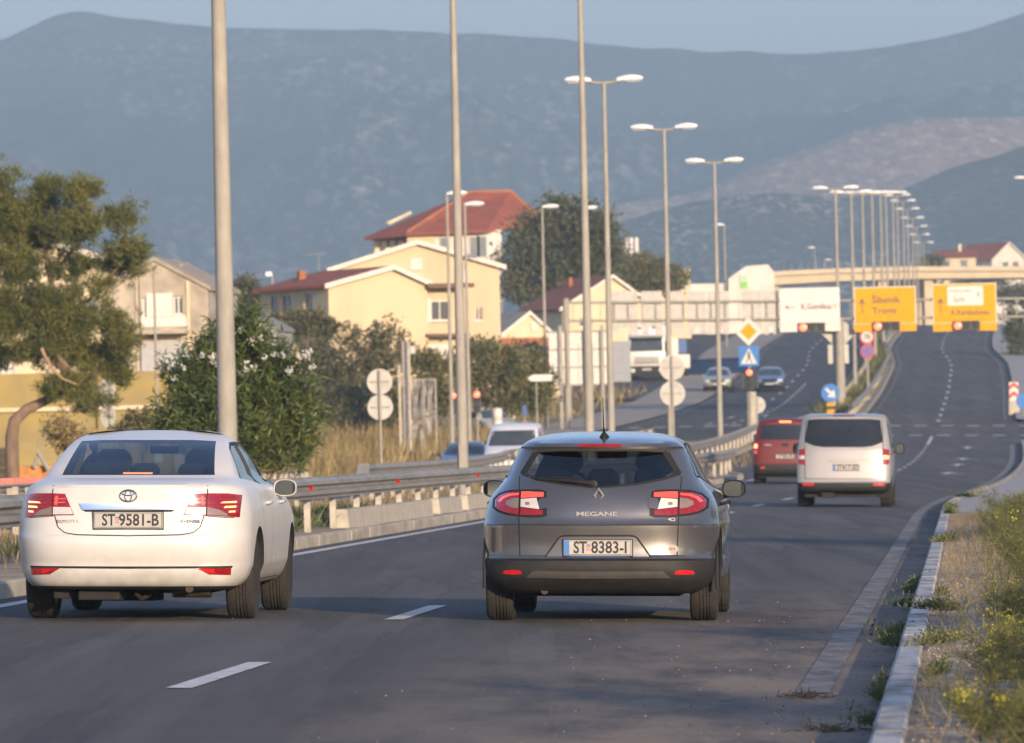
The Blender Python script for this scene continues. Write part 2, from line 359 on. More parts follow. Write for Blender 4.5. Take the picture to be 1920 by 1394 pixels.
structure(strip('dusty_roadside', lambda Y: ouL(Y)-4.2, lambda Y: ouL(Y)-.02, 262, 640, 6, .05, M_DUSTY, n=5))
structure(strip('side_lane', lambda Y: ouL(Y)-11, lambda Y: ouL(Y)-4.2, 420, 640, 6, .03, M_ASPH2, n=5))

# ---- kerbs, stone by stone
def stone_mesh(m, w=.15, h=.15, l=.996):
    b = MB(); b.prism([(-w/2, -.1), (w/2, -.1), (w/2, h-.012), (w/2-.012, h), (-w/2+.02, h), (-w/2, h-.02)], -l/2, l/2, 'y'); return b.mesh('kerb_stone', m, smooth=35)
def kerb(name, uf, Y0, Y1, m, jit, far=None, flip=False):
    root = structure(bpy.data.objects.new(name, None)); col.objects.link(root)
    me = stone_mesh(m); Y = Y0
    while Y < Y1:
        p = U(uf(Y), Y); hd = math.atan((LX(Y+1)+uf(Y+1)-LX(Y-1)-uf(Y-1))/2)
        sl = math.atan((G(LX(Y+1)+uf(Y+1), Y+1)-G(LX(Y-1)+uf(Y-1), Y-1))/2)
        o = link('kerb_stone', me, root, (p.x+random.uniform(-jit, jit), p.y, p.z-random.uniform(0, jit)), (sl, random.uniform(-.6, .6)*jit, -hd+random.uniform(-.5, .5)*jit))
        if flip: o.rotation_euler.z += math.pi; o.rotation_euler.x *= -1
        Y += math.cos(hd)*1.0
    return root
kr = kerb('kerb_beside_verge', lambda Y: 4.11, 26, 165, M_KERBW, .0025)
kl = kerb('kerb_of_median', lambda Y: mdR(Y)-.10, 34, 255, M_KERB, .008, flip=True)
def kerb_strip(name, uf, Y0, Y1, m, w=.16, h=.14):
    b = MB(); rows = []
    n = int((Y1-Y0)/5)
    for i in range(n+1):
        Y = Y0+(Y1-Y0)*i/n; rows.append([U(uf(Y)-w/2, Y, -.08), U(uf(Y)-w/2, Y, h), U(uf(Y)+w/2, Y, h), U(uf(Y)+w/2, Y, -.08)])
    b.grid(rows); return structure(b.build(name, m))
kerb_strip('pavement_kerb', lambda Y: 4.11, 166, 304, M_KERB)
kerb_strip('far_pavement_kerb', lambda Y: 4.05, 356, 800, M_KERB)
kerb_strip('far_median_kerb', lambda Y: -4.06, 352, 800, M_KERB)
kerb_strip('far_median_back_kerb', lambda Y: ouR(Y)+.08, 352, 800, M_KERB)
kerb_strip('median_nose_kerb', lambda Y: mdR(Y)-.08, 256, 310, M_KERB)
kerb_strip('median_back_kerb', lambda Y: ouR(Y)+.06, 60, 310, M_KERB)

# ---- painted markings
def mark(name, ua, ub, Y0, Y1, m, parent, dz=.006, step=4):
    b = MB(); n = max(1, int((Y1-Y0)/step)); rows = []
    fa = ua if callable(ua) else (lambda y: ua); fb = ub if callable(ub) else (lambda y: ub)
    for i in range(n+1):
        Y = Y0+(Y1-Y0)*i/n; rows.append([U(fa(Y), Y, dz), U(fb(Y), Y, dz)])
    b.grid(rows); o = b.build(name, m, parent); return o
for k in range(-1, 10): mark('lane_dash', -.075, .075, 39.8+15*k, 44.4+15*k, M_PAINT, road)
for k in range(9): mark('lane_dash', -.07, .07, 189+5*k, 191.4+5*k, M_PAINT, road)
Y = 236
while Y < 300: mark('guide_dash', -.08, .08, Y, Y+2.2, M_PAINT, road); mark('guide_dash', -3.62, -3.5, Y, Y+2.2, M_PAINT, road); Y += 7
mark('lane_line', -.07, .07, 302, 320, M_PAINT, road, dz=.007)
Y = 356
while Y < 720: mark('lane_dash', -.09, .09, Y, Y+4.2, M_PAINT, road); Y += 13.5
mark('edge_line', 3.50, 3.69, 39, 300, M_PAINTW, road, step=3)
mark('edge_line', 3.34, 3.44, 360, 760, M_PAINTW, road, step=3)
mark('edge_line', -3.74, -3.58, 16, 224, M_PAINT, road, step=3)
mark('edge_line', -3.6, -3.5, 360, 760, M_PAINTW, road, step=3)
for Yc in (322, 345):
    for k in range(9): mark('crossing_dash', -6.2+k*1.28, -5.6+k*1.28, Yc, Yc+1.5, M_PAINT, road, dz=.009)
for u, Y in ((1.8, 226), (1.75, 247), (1.75, 262), (-1.8, 250), (1.75, 290)):      # lane arrows
    b = MB(); a = [U(u-.07, Y, .008), U(u+.07, Y, .008), U(u+.07, Y+2.6, .008), U(u-.07, Y+2.6, .008)]; b.add(a, [(0, 1, 2, 3)])
    b.add([U(u-.32, Y+2.6, .008), U(u+.32, Y+2.6, .008), U(u, Y+5, .008)], [(0, 1, 2)])
    if Y in (226, 262): b.add([U(u+.07, Y+1.2, .008), U(u+.6, Y+1.8, .008), U(u+.6, Y+2.3, .008), U(u+.07, Y+1.7, .008)], [(0, 1, 2, 3)])
    b.build('lane_arrow', M_PAINT, road)
mid = lambda Y: (ouL(Y)+ouR(Y))/2
Y = 356
while Y < 720: mark('lane_dash', lambda y: mid(y)-.08, lambda y: mid(y)+.08, Y, Y+4, M_PAINT, opp); Y += 14
Y = 100
while Y < 330: mark('lane_dash', lambda y: mid(y)-.08, lambda y: mid(y)+.08, Y, Y+3, M_PAINT, opp); Y += 9
Y = 352
while Y < 452: mark('guide_dash', lambda y: ouR(y)-3.1, lambda y: ouR(y)-2.94, Y, Y+2.2, M_PAINT, opp); Y += 5
mark('edge_line', lambda y: ouL(y)+.35, lambda y: ouL(y)+.46, 356, 720, M_PAINTW, opp)
mark('edge_line', lambda y: ouR(y)-.5, lambda y: ouR(y)-.38, 356, 720, M_PAINTW, opp)
mark('edge_line', lambda y: ouL(y)+.35, lambda y: ouL(y)+.5, 235, 302, M_PAINT, opp)
for k in range(7): mark('give_way_dash', lambda y, k=k: ouL(y)+.8+k*1.25, lambda y, k=k: ouL(y)+1.4+k*1.25, 351, 352.5, M_PAINT, opp)

# ---- mountains
def hillmat(name, veg, rock, r0, r1, scale, terr=0., dep=.14):
    m = bpy.data.materials.new(name); nt, b = _nodes(m); N = nt.nodes.new; L = nt.links.new
    tc = N('ShaderNodeTexCoord'); mpp = N('ShaderNodeMapping'); mpp.inputs['Scale'].default_value = (1, dep, 1.6); L(tc.outputs['Object'], mpp.inputs[0])
    def nz(s, d, lo, hi, vec=None):
        z = N('ShaderNodeTexNoise'); z.inputs['Scale'].default_value = s; z.inputs['Detail'].default_value = d; z.inputs['Roughness'].default_value = .68; L(vec or mpp.outputs[0], z.inputs[0])
        r = N('ShaderNodeMapRange'); r.inputs[1].default_value = lo; r.inputs[2].default_value = hi; L(z.outputs['Fac'], r.inputs[0]); return r.outputs[0]
    big = nz(scale, 5, r0, r1); small = nz(scale*26, 8, .50, .66)
    mu = N('ShaderNodeMath'); mu.operation = 'MULTIPLY'; L(big, mu.inputs[0]); L(small, mu.inputs[1]); fac = mu.outputs[0]
    if terr:
        wv = N('ShaderNodeTexWave'); wv.inputs['Scale'].default_value = terr; wv.inputs['Distortion'].default_value = 1.5; wv.inputs['Detail'].default_value = 1; L(mpp.outputs[0], wv.inputs[0])
        mm = N('ShaderNodeMath'); mm.operation = 'MULTIPLY_ADD'; L(wv.outputs['Fac'], mm.inputs[0]); mm.inputs[1].default_value = .4; mm.inputs[2].default_value = .75
        m3 = N('ShaderNodeMath'); m3.operation = 'MULTIPLY'; m3.use_clamp = True; L(mm.outputs[0], m3.inputs[0]); L(fac, m3.inputs[1]); fac = m3.outputs[0]
    vg = N('ShaderNodeMix'); vg.data_type = 'RGBA'; L(nz(scale*20, 6, .35, .65), vg.inputs['Factor']); vg.inputs[6].default_value = (*veg, 1); vg.inputs[7].default_value = (*[c*.45 for c in veg], 1)
    mx = N('ShaderNodeMix'); mx.data_type = 'RGBA'; L(fac, mx.inputs['Factor']); L(vg.outputs[2], mx.inputs[6]); mx.inputs[7].default_value = (*rock, 1)
    L(mx.outputs[2], b.inputs['Base Color']); b.inputs['Roughness'].default_value = .95; b.inputs['Specular IOR Level'].default_value = .1
    MATS[name] = m; return m
from mathutils import noise as mnoise
def mountain(name, ridge, d_r, d_f, zf, m, nx=150, ny=40, rough=40., lift=1.25):
    px = [p[0] for p in ridge]; f = pw(px, [p[1] for p in ridge]); b = MB(); rows = []
    for j in range(ny+12):
        t = j/ny; row = []
        for i in range(nx+1):
            x = px[0]+(px[-1]-px[0])*i/nx; top = P(x, f(x), d_r)
            if t <= 1:
                d = d_f+(d_r-d_f)*t; X = top.x*(.55+.45*t) if d_f < .4*d_r else top.x*d/d_r
                z = zf+(top.z-zf)*(t**lift)
                am = rough*math.sin(math.pi*t)**.7
            else:
                d = d_r+(t-1)*d_r*.6; X = top.x*d/d_r; z = top.z-(t-1)*top.z*2.2; am = 0
            q = Vector((X*.0022, d*.0009, 3.1))
            z += am*(mnoise.fractal(q, .9, 2.1, 6)-.1)+am*.35*(abs(mnoise.noise(Vector((X*.006, d*.0016, 9))))-.3)
            if t <= 1.001: z += (1.0 if t > .98 else 0)*mnoise.noise(Vector((X*.03, 5, 1)))*1.6*d_r/6000
            row.append((X, d, z))
        rows.append(row)
    b.grid(rows); return structure(b.build(name, m, smooth=80))
mountain('mountain', [(-700, 190), (-300, 140), (-60, 92), (0, 75), (60, 50), (110, 28), (150, 22), (220, 32), (330, 45), (420, 52), (560, 55), (700, 57), (850, 62), (1000, 70), (1100, 80),
                      (1200, 90), (1300, 95), (1400, 98), (1500, 102), (1560, 98), (1650, 90), (1720, 78), (1800, 62), (1860, 45), (1920, 25), (2100, -30), (2700, -80)], 6300, 2900, 0,
         hillmat('maquis_slope', (.040, .048, .030), (.46, .40, .36), .42, .64, .004), 300, 90, 130)
mountain('terraced_hill', [(300, 600), (800, 520), (1000, 440), (1150, 385), (1300, 360), (1450, 300), (1560, 262), (1650, 235), (1750, 222), (1850, 220), (1950, 215), (2200, 180), (2600, 190)], 4300, 3200, 0,
         hillmat('terraced_slope', (.50, .32, .21), (.88, .60, .42), .20, .45, .006, terr=.02), 150, 30, 12)
mountain('scrubby_hill', [(-300, 640), (300, 620), (700, 560), (900, 490), (1100, 440), (1300, 378), (1450, 362), (1560, 372), (1660, 362), (1740, 335), (1800, 312), (1860, 295), (1950, 268), (2200, 250), (2600, 260)], 3400, 2300, 5,
         hillmat('scrub_slope', (.10, .10, .078), (.66, .54, .44), .40, .58, .010), 200, 40, 22)
# ---- the wooded rise behind the photographer, seen only in mirrors and paint
b = MB(); rows = []
for j in range(10):
    row = []
    for i in range(81):
        a = R(95+170*i/80); rr = 130+16*j; h = (0, 5, 9, 11, 12.5, 14, 16, 18, 19, 16)[j]
        X, Yy = rr*1.6*math.sin(a), rr*math.cos(a)*1.0-10
        row.append((X, Yy, -.5+h*(.75+.5*mnoise.noise(Vector((X*.02, Yy*.02, 1)))+.5*mnoise.noise(Vector((X*.11, Yy*.11, 4))))))
    rows.append(row)
b.grid(rows); structure(b.build('wooded_rise', mat('distant_wood', (.05, .06, .03), .95, var=(.11, .10, .06), scale=.08, spec=.1), smooth=70))
# ---- haze: the air between here and the mountains
me = MB().box(-3760, 4100, -330, 11500, -420, 640).mesh('haze', bpy.data.materials.new('haze'))
hm = me.materials[0]; hm.use_nodes = True; nt = hm.node_tree; nt.nodes.clear()
vo = nt.nodes.new('ShaderNodeVolumePrincipled'); vo.inputs['Color'].default_value = (.55, .80, 1.0, 1); vo.inputs['Density'].default_value = .00023; vo.inputs['Anisotropy'].default_value = .0
ou = nt.nodes.new('ShaderNodeOutputMaterial'); nt.links.new(vo.outputs[0], ou.inputs['Volume'])
haze = link('haze', me); haze['kind'] = 'stuff'; haze['label'] = 'pale blue haze lying over the valley'
# ================================================================== VEHICLES
M_TYRE = mat('tyre_rubber', (.016, .015, .014), .9, var=(.030, .026, .021), scale=9, bump=.4)
M_RIM = mat('alloy_rim', (.55, .55, .56), .3, 1., scale=5)
M_STEELRIM = mat('steel_rim', (.12, .12, .12), .5, .6, scale=5)
M_BLACK = mat('black_plastic', (.014, .014, .015), .55, var=(.022, .022, .022), scale=12, bump=.15, bscale=150, spec=.25)
M_BUMP = mat('bumper_plastic', (.019, .019, .020), .6, var=(.028, .027, .026), scale=8, bump=.15, bscale=150, spec=.3)
M_UNDER = mat('underbody_dark', (.010, .010, .010), .9, var=(.022, .018, .015), scale=6)
M_CABIN = mat('cabin_trim', (.05, .05, .055), .8, scale=5)
M_SEAT = mat('seat_cloth', (.035, .037, .042), .9, scale=30, bump=.2)
M_CHROME = mat('chrome', (.80, .80, .82), .12, 1., var=(.7, .7, .72), scale=3)
M_SILVER = mat('silver_badge', (.42, .41, .40), .3, .4, scale=6)
M_GASKET = mat('panel_gap', (.012, .012, .012), .8, scale=10)
M_PLATE = mat('plate_white', (.42, .405, .375), .45, scale=8)
M_INK = mat('plate_ink', (.012, .012, .014), .5, scale=8)
M_EUBLUE = mat('plate_blue', (.05, .18, .45), .45, scale=8)
M_REDINK = mat('plate_red', (.65, .12, .08), .5, scale=8)
M_LENS_RED = mat('lens_red', (.22, .006, .008), .15, var=(.14, .004, .005), scale=25, coat=.8, emit=(1, .03, .02), estr=.05)
M_LENS_DARK = mat('lens_dark_red', (.16, .006, .008), .15, scale=20, coat=.8)
M_LENS_LIT = mat('lens_lit', (.6, .05, .03), .2, scale=20, coat=.5, emit=(1, .20, .07), estr=3.0)
M_LENS_GLOW = mat('lens_glow', (.6, .05, .03), .2, scale=20, coat=.5, emit=(1, .10, .07), estr=.38)
M_LENS_CLEAR = mat('lens_clear', (.58, .55, .52), .15, var=(.5, .48, .46), scale=14, coat=1.)
M_LENS_SMOKE = mat('lens_smoke', (.22, .17, .14), .15, scale=14, coat=1.)
M_REFLECT = mat('reflector_red', (.45, .012, .016), .25, scale=40, coat=.6, emit=(1, .02, .02), estr=.06)
M_HEADL = mat('headlamp', (.75, .74, .70), .12, var=(.4, .4, .4), scale=9, coat=1.)
M_GLASS = glassmat('tinted_glass', (.40, .46, .50), .05)
M_GLASSD = glassmat('dark_glass', (.22, .25, .27), .05)
M_GLASSP = glassmat('privacy_glass', (.05, .055, .06), .05)
M_MIRROR = mat('mirror_glass', (.38, .41, .44), .05, 1., scale=2)
def paint(name, c, metal=0., rough=.3, var=None, coat=1., dirt=.5):
    """car paint with road dust that gathers in blotches low on the body"""
    if name in MATS: return MATS[name]
    m = mat(name, c, rough, metal, var=var or tuple(x*.94 for x in c), scale=2.2, coat=coat, spec=.5); nt = m.node_tree; N = nt.nodes.new; L = nt.links.new; b = nt.nodes['Principled BSDF']
    tc = N('ShaderNodeTexCoord'); sx = N('ShaderNodeSeparateXYZ'); L(tc.outputs['Object'], sx.inputs[0]); r = N('ShaderNodeMapRange'); r.inputs[1].default_value = .62; r.inputs[2].default_value = .25; L(sx.outputs[2], r.inputs[0])
    nz = N('ShaderNodeTexNoise'); nz.inputs['Scale'].default_value = 7; nz.inputs['Detail'].default_value = 8; L(tc.outputs['Object'], nz.inputs[0]); r2 = N('ShaderNodeMapRange'); r2.inputs[1].default_value = .35; r2.inputs[2].default_value = .7; r2.inputs[3].default_value = .2; L(nz.outputs['Fac'], r2.inputs[0])
    mu = N('ShaderNodeMath'); mu.operation = 'MULTIPLY'; L(r.outputs[0], mu.inputs[0]); L(r2.outputs[0], mu.inputs[1]); m2 = N('ShaderNodeMath'); m2.operation = 'MULTIPLY_ADD'; L(mu.outputs[0], m2.inputs[0]); m2.inputs[1].default_value = dirt; 
    n3 = N('ShaderNodeMath'); n3.operation = 'MULTIPLY'; L(r2.outputs[0], n3.inputs[0]); n3.inputs[1].default_value = .06; L(n3.outputs[0], m2.inputs[2])
    src = b.inputs['Base Color'].links[0].from_socket; mx = N('ShaderNodeMix'); mx.data_type = 'RGBA'; L(m2.outputs[0], mx.inputs['Factor']); L(src, mx.inputs[6]); mx.inputs[7].default_value = (.17, .14, .11, 1); L(mx.outputs[2], b.inputs['Base Color'])
    rr = N('ShaderNodeMath'); rr.operation = 'MULTIPLY_ADD'; L(m2.outputs[0], rr.inputs[0]); rr.inputs[1].default_value = .5; rr.inputs[2].default_value = rough; L(rr.outputs[0], b.inputs['Roughness']); return m

XI = [0, .10, .2, .3, .4, .5, .58, .66, .73, .79, .84, .88, .915, .945, .968, .985, .996, 1.0]
class Hull:
    """car body as a stack of horizontal outlines; rows: z, half width, rear y, front y, bow, corner depth, corner power"""
    def __init__(s, rows, bulge=.03, nz=64):
        s.rows = rows; zs = [r[0] for r in rows]; s.f = [pw(zs, [r[k] for r in rows]) for k in range(1, 7)]
        s.z0, s.z1 = zs[0], zs[-1]; s.bulge = bulge
        zz = set(zs)
        for a, b in zip(zs, zs[1:]):
            k = max(1, int(round((b-a)/.03)))
            for i in range(1, k): zz.add(a+(b-a)*i/k)
        s.zs = sorted(zz)
    def P(s, z): return [g(z) for g in s.f]
    def fy(s, y, yr, yf): t = min(max((y-yr)/max(.1, yf-yr), 0), 1); return 1+s.bulge*math.sin(math.pi*t)
    def rear(s, x, z, off=0.):
        w, yr, yf, bow, cor, p = s.P(z); y = yr
        for _ in range(4):
            xi = min(abs(x)/(w*s.fy(y, yr, yf)), 1); y = yr+bow*xi*xi+cor*(1-math.sqrt(max(0, 1-xi**p)))
        return Vector((x, y-off, z))
    def front(s, x, z, off=0.):
        w, yr, yf, bow, cor, p = s.P(z); y = yf
        for _ in range(4):
            xi = min(abs(x)/(w*s.fy(y, yr, yf)), 1); y = yf-1.4*bow*xi*xi-1.2*cor*(1-math.sqrt(max(0, 1-xi**p)))
        return Vector((x, y+off, z))
    def side(s, y, z, off=0., sgn=1):
        w, yr, yf, *_ = s.P(z); return Vector((sgn*(w*s.fy(y, yr, yf)+off), y, z))
    def ring(s, z, ns=26):
        w, yr, yf, bow, cor, p = s.P(z); pts = []
        def X(xi, y): return w*xi*s.fy(y, yr, yf)
        rr = [(xi, yr+bow*xi*xi+cor*(1-math.sqrt(max(0, 1-xi**p)))) for xi in XI]
        fr = [(xi, yf-1.4*bow*xi*xi-1.2*cor*(1-math.sqrt(max(0, 1-xi**p)))) for xi in XI]
        pts += [(-X(a, y), y, z) for a, y in rr[::-1]]+[(X(a, y), y, z) for a, y in rr[1:]]
        ya, yb = rr[-1][1], fr[-1][1]
        side = [ya+(yb-ya)*(i/ns) for i in range(1, ns)]
        pts += [(X(1, y), y, z) for y in side]
        pts += [(X(a, y), y, z) for a, y in fr[::-1]]+[(-X(a, y), y, z) for a, y in fr[1:]]
        pts += [(-X(1, y), y, z) for y in side[::-1]]
        return pts
    def solid(s, mb, zs=None, mi=lambda z, p: 0):
        rows = [s.ring(z) for z in (zs or s.zs)]; n = len(rows[0]); o = len(mb.v)
        for r in rows: mb.v += r
        for i in range(len(rows)-1):
            for j in range(n):
                k = (j+1) % n; mb.f.append((o+i*n+j, o+i*n+k, o+(i+1)*n+k, o+(i+1)*n+j))
                c = rows[i][j]; mb.m.append(mi((zs or s.zs)[i]+.001, c))
        for i, rev in ((0, True), (len(rows)-1, False)):
            r = rows[i]; z = r[0][2]; cx = sum(p[1] for p in r)/n
            # close with strips between mirrored points so the cap stays tidy
            half = len(XI); a = list(range(o+i*n, o+i*n+n)); mb.f.append(tuple(a[::-1] if rev else a)); mb.m.append(mi(z if i else z, (0, 2, z)))
        return mb
def boolean(ob, cutters, name):
    for c in cutters:
        md = ob.modifiers.new('b', 'BOOLEAN'); md.operation = 'DIFFERENCE'; md.object = c; md.solver = 'EXACT'; md.material_mode = 'INDEX'
    dg = bpy.context.evaluated_depsgraph_get(); me = bpy.data.meshes.new_from_object(ob.evaluated_get(dg)); me.name = name
    ob.modifiers.clear(); old = ob.data; ob.data = me
    for c in cutters: bpy.data.objects.remove(c)
    return ob
def sheet(S, top, bot, nx=10, nz=4, off=-.006):
    p = patch(S, top, bot, nx, nz, off, .004); k = (nx+1)*(nz+1); q = MB(); q.v = p.v[:k]; q.f = [f for f in p.f if max(f) < k]; q.m = [0]*len(q.f); return q
def patch(S, top, bot, nx=10, nz=4, off=.003, th=.012, mir=False):
    """shell lying on surface S(a,z): region between two polylines top and bot over the same a range"""
    ta = pwl(top); ba = pwl(bot); a0, a1 = top[0][0], top[-1][0]; b0, b1 = bot[0][0], bot[-1][0]; mb = MB(); rows = []; back = []
    for j in range(nz+1):
        r = []; q = []
        for i in range(nx+1):
            s = i/nx; A = a0+(a1-a0)*s; B = b0+(b1-b0)*s; t = j/nz
            a = A*t+B*(1-t); z = ta(A)*t+ba(B)*(1-t)
            r.append(S(a, z, off)); q.append(S(a, z, off-th))
        rows.append(r); back.append(q)
    n = nx+1; mb.grid(rows); o = len(mb.v); mb.grid(back)
    m = nz+1; edge = [i for i in range(n)]+[j*n+n-1 for j in range(1, m)]+[(m-1)*n+i for i in range(n-2, -1, -1)]+[j*n for j in range(m-2, 0, -1)]
    for a, b in zip(edge, edge[1:]+edge[:1]): mb.f.append((a, a+o, b+o, b)); mb.m.append(0)
    return mb
def pwl(pts):
    xs = [p[0] for p in pts]; ys = [p[1] for p in pts]
    if xs[0] > xs[-1]: xs, ys = xs[::-1], ys[::-1]
    return lambda x: float(np.interp(x, xs, ys))
def mir(pts): return [(-x, z) for x, z in pts]
def line_on(S, pts, w=.006, off=.0015, n=24):
    """thin strip lying on a surface along a polyline of (a,z)"""
    d = [0]
    for p, q in zip(pts, pts[1:]): d.append(d[-1]+math.hypot(q[0]-p[0], q[1]-p[1]))
    P_ = [(float(np.interp(t, d, [p[0] for p in pts])), float(np.interp(t, d, [p[1] for p in pts]))) for t in np.linspace(0, d[-1], n+1)]
    L_ = []; R_ = []
    for i, p in enumerate(P_):
        a = P_[max(0, i-1)]; b = P_[min(n, i+1)]; dx, dz = b[0]-a[0], b[1]-a[1]; l = math.hypot(dx, dz) or 1
        L_.append(S(p[0]-dz/l*w/2, p[1]+dx/l*w/2, off)); R_.append(S(p[0]+dz/l*w/2, p[1]-dx/l*w/2, off))
    return MB().grid([L_, R_])
def wheel(parent, x, y, r, wd, spokes, rim_m, sgn, steer=0):
    wroot = MB()
    hw = wd/2; prf = [(r*.66, -hw*.86), (r*.80, -hw*.98), (r*.93, -hw*.97), (r*.985, -hw*.80), (r, -hw*.5)]
    g = []
    for k in range(4):      # tread with circumferential grooves
        z0 = -hw*.5+k*hw*.25; g += [(r, z0+.004), (r, z0+hw*.25-.012), (r-.007, z0+hw*.25-.010), (r-.007, z0+hw*.25-.002)]
    prf += g+[(r, hw*.5), (r*.985, hw*.80), (r*.93, hw*.97), (r*.80, hw*.98), (r*.66, hw*.86)]
    wroot.lathe(prf, 48, axis='x')
    w_ = wroot.build('wheel', M_TYRE, parent, smooth=35, loc=(x, y, r), rot=(0, 0, steer))
    rb = MB(); f = hw*.80
    rb.lathe([(r*.67, -hw*.86), (r*.67, f), (r*.63, f+.006), (r*.60, f-.02), (r*.60, -hw*.7)], 40, axis='x')
    rb.lathe([(r*.17, f-.05), (r*.15, f-.01), (r*.07, f), (.0001, f)], 20, axis='x')
    for k in range(spokes):
        a = 2*math.pi*k/spokes; M = Matrix.Rotation(a, 4, 'X')
        rb.add([(f-.045, -.030, r*.12), (f-.012, -.034, r*.12), (f-.012, .034, r*.12), (f-.045, .030, r*.12), (f-.04, -.022, r*.62), (f-.008, -.022, r*.62), (f-.008, .022, r*.62), (f-.04, .022, r*.62)],
               [(0, 1, 2, 3), (4, 7, 6, 5), (0, 4, 5, 1), (1, 5, 6, 2), (2, 6, 7, 3), (3, 7, 4, 0)], 0, M)
    if sgn < 0: rb.v = [(-a, b, c) for a, b, c in rb.v]
    rb.build('rim', rim_m, w_, smooth=35)
    return w_
def headrest(mb, x, y, z, w=.26, h=.20, d=.09):
    for k in range(6):
        pass
    pts = []
    for i in range(7):
        t = i/6; a = math.sin(math.pi*(.12+.76*t))**.5; pts.append([(x+w/2*a*math.copysign(abs(math.cos(q))**.6, math.cos(q)), y+d/2*math.copysign(abs(math.sin(q))**.7, math.sin(q)), z+h*t) for q in [2*math.pi*k/14 for k in range(14)]])
    n = 14; o = len(mb.v); mb.grid(pts, close=True); mb.f.append(tuple(range(o, o+n))); mb.m.append(0); mb.f.append(tuple(range(o+6*n, o+7*n))); mb.m.append(0)
    mb.tube([(x-.05, y, z-.1), (x-.05, y, z+.03)], .006, 6); mb.tube([(x+.05, y, z-.1), (x+.05, y, z+.03)], .006, 6)
def seat(parent, x, y, zb, zt, w=.5, name='seat', hr=.26):
    b = MB()
    pts = []
    for i, (z, hw, yy, d) in enumerate([(zb, .25, 0, .14), (zb+.15, .26, -.03, .16), (zb+.35, .25, -.08, .14), (zt-.06, .20, -.13, .11), (zt, .15, -.145, .07)]):
        pts.append([(x+hw*w/.5*math.copysign(abs(math.cos(q))**.5, math.cos(q)), y+yy+d/2*math.copysign(abs(math.sin(q))**.6, math.sin(q)), z) for q in [2*math.pi*k/16 for k in range(16)]])
    o = len(b.v); b.grid(pts, close=True); b.f.append(tuple(range(o, o+16))); b.m.append(0); b.f.append(tuple(range(o+64, o+80))); b.m.append(0)
    headrest(b, x, y-.15, zt+.03, hr)
    return b.build(name, M_SEAT, parent, smooth=50)
def steering(parent, x, y, z):
    b = MB(); n = 20; c = [(x+.185*math.cos(2*math.pi*k/n), y+.06*math.sin(2*math.pi*k/n), z+.175*math.sin(2*math.pi*k/n)) for k in range(n+1)]
    b.tube(c, .014, 6); b.box(x-.06, x+.06, y-.02, y+.02, z-.05, z+.04); return b.build('steering_wheel', M_BLACK, parent, smooth=40)
def wing_mirror(parent, x, y, z, sgn, m, w=.20, h=.15):
    b = MB(); rows = []
    for i, (yy, s) in enumerate([(-.045, .90), (-.05, 1.0), (-.02, 1.02), (.03, .92), (.07, .68), (.095, .3)]):
        rows.append([(x+sgn*w/2+sgn*w/2*s*math.copysign(abs(math.cos(q))**.7, math.cos(q)), y+yy, z+h/2*s*math.copysign(abs(math.sin(q))**.75, math.sin(q))*(1 if math.sin(q) > 0 else .85)) for q in [2*math.pi*k/24 for k in range(24)]])
    o = len(b.v); b.grid(rows, close=True); b.f.append(tuple(range(o+5*24, o+6*24))); b.m.append(0)
    b.add([(x-sgn*.06, y+.0, z-.06), (x-sgn*.06, y+.07, z-.06), (x+sgn*.05, y+.06, z-.03), (x+sgn*.05, y-.01, z-.03), (x-sgn*.06, y, z-.10), (x-sgn*.06, y+.07, z-.10), (x+sgn*.05, y+.06, z-.065), (x+sgn*.05, y-.01, z-.065)],
          [(0, 1, 2, 3), (4, 7, 6, 5), (0, 3, 7, 4), (1, 5, 6, 2), (0, 4, 5, 1), (3, 2, 6, 7)])
    mm = b.build('wing_mirror', m, parent, smooth=40)
    g = MB(); rim = [(x+sgn*w/2+sgn*w/2*.86*math.copysign(abs(math.cos(q))**.7, math.cos(q)), y-.050+.12*(abs(w/2*.86*math.copysign(abs(math.cos(q))**.7, math.cos(q))+w/2)-w/2), z+h/2*.86*math.copysign(abs(math.sin(q))**.75, math.sin(q))*(1 if math.sin(q) > 0 else .85)) for q in [2*math.pi*k/24 for k in range(24)]]
    g.add([tuple(p) for p in rim]+[(p[0], p[1]+.02, p[2]) for p in rim], [tuple(range(24))]+[(k, k+24, (k+1) % 24+24, (k+1) % 24) for k in range(24)]); g.build('mirror_glass', M_MIRROR, mm)
    g2 = MB(); rim2 = [(x+sgn*w/2+sgn*w/2*.97*math.copysign(abs(math.cos(q))**.7, math.cos(q)), y-.043, z+h/2*.97*math.copysign(abs(math.sin(q))**.75, math.sin(q))*(1 if math.sin(q) > 0 else .85)) for q in [2*math.pi*k/24 for k in range(24)]]
    g2.add([tuple(p) for p in rim2]+[(p[0], p[1]+.02, p[2]) for p in rim2], [tuple(range(24))]+[(k, k+24, (k+1) % 24+24, (k+1) % 24) for k in range(24)]); g2.build('mirror_bezel', M_BLACK, mm)
    return mm
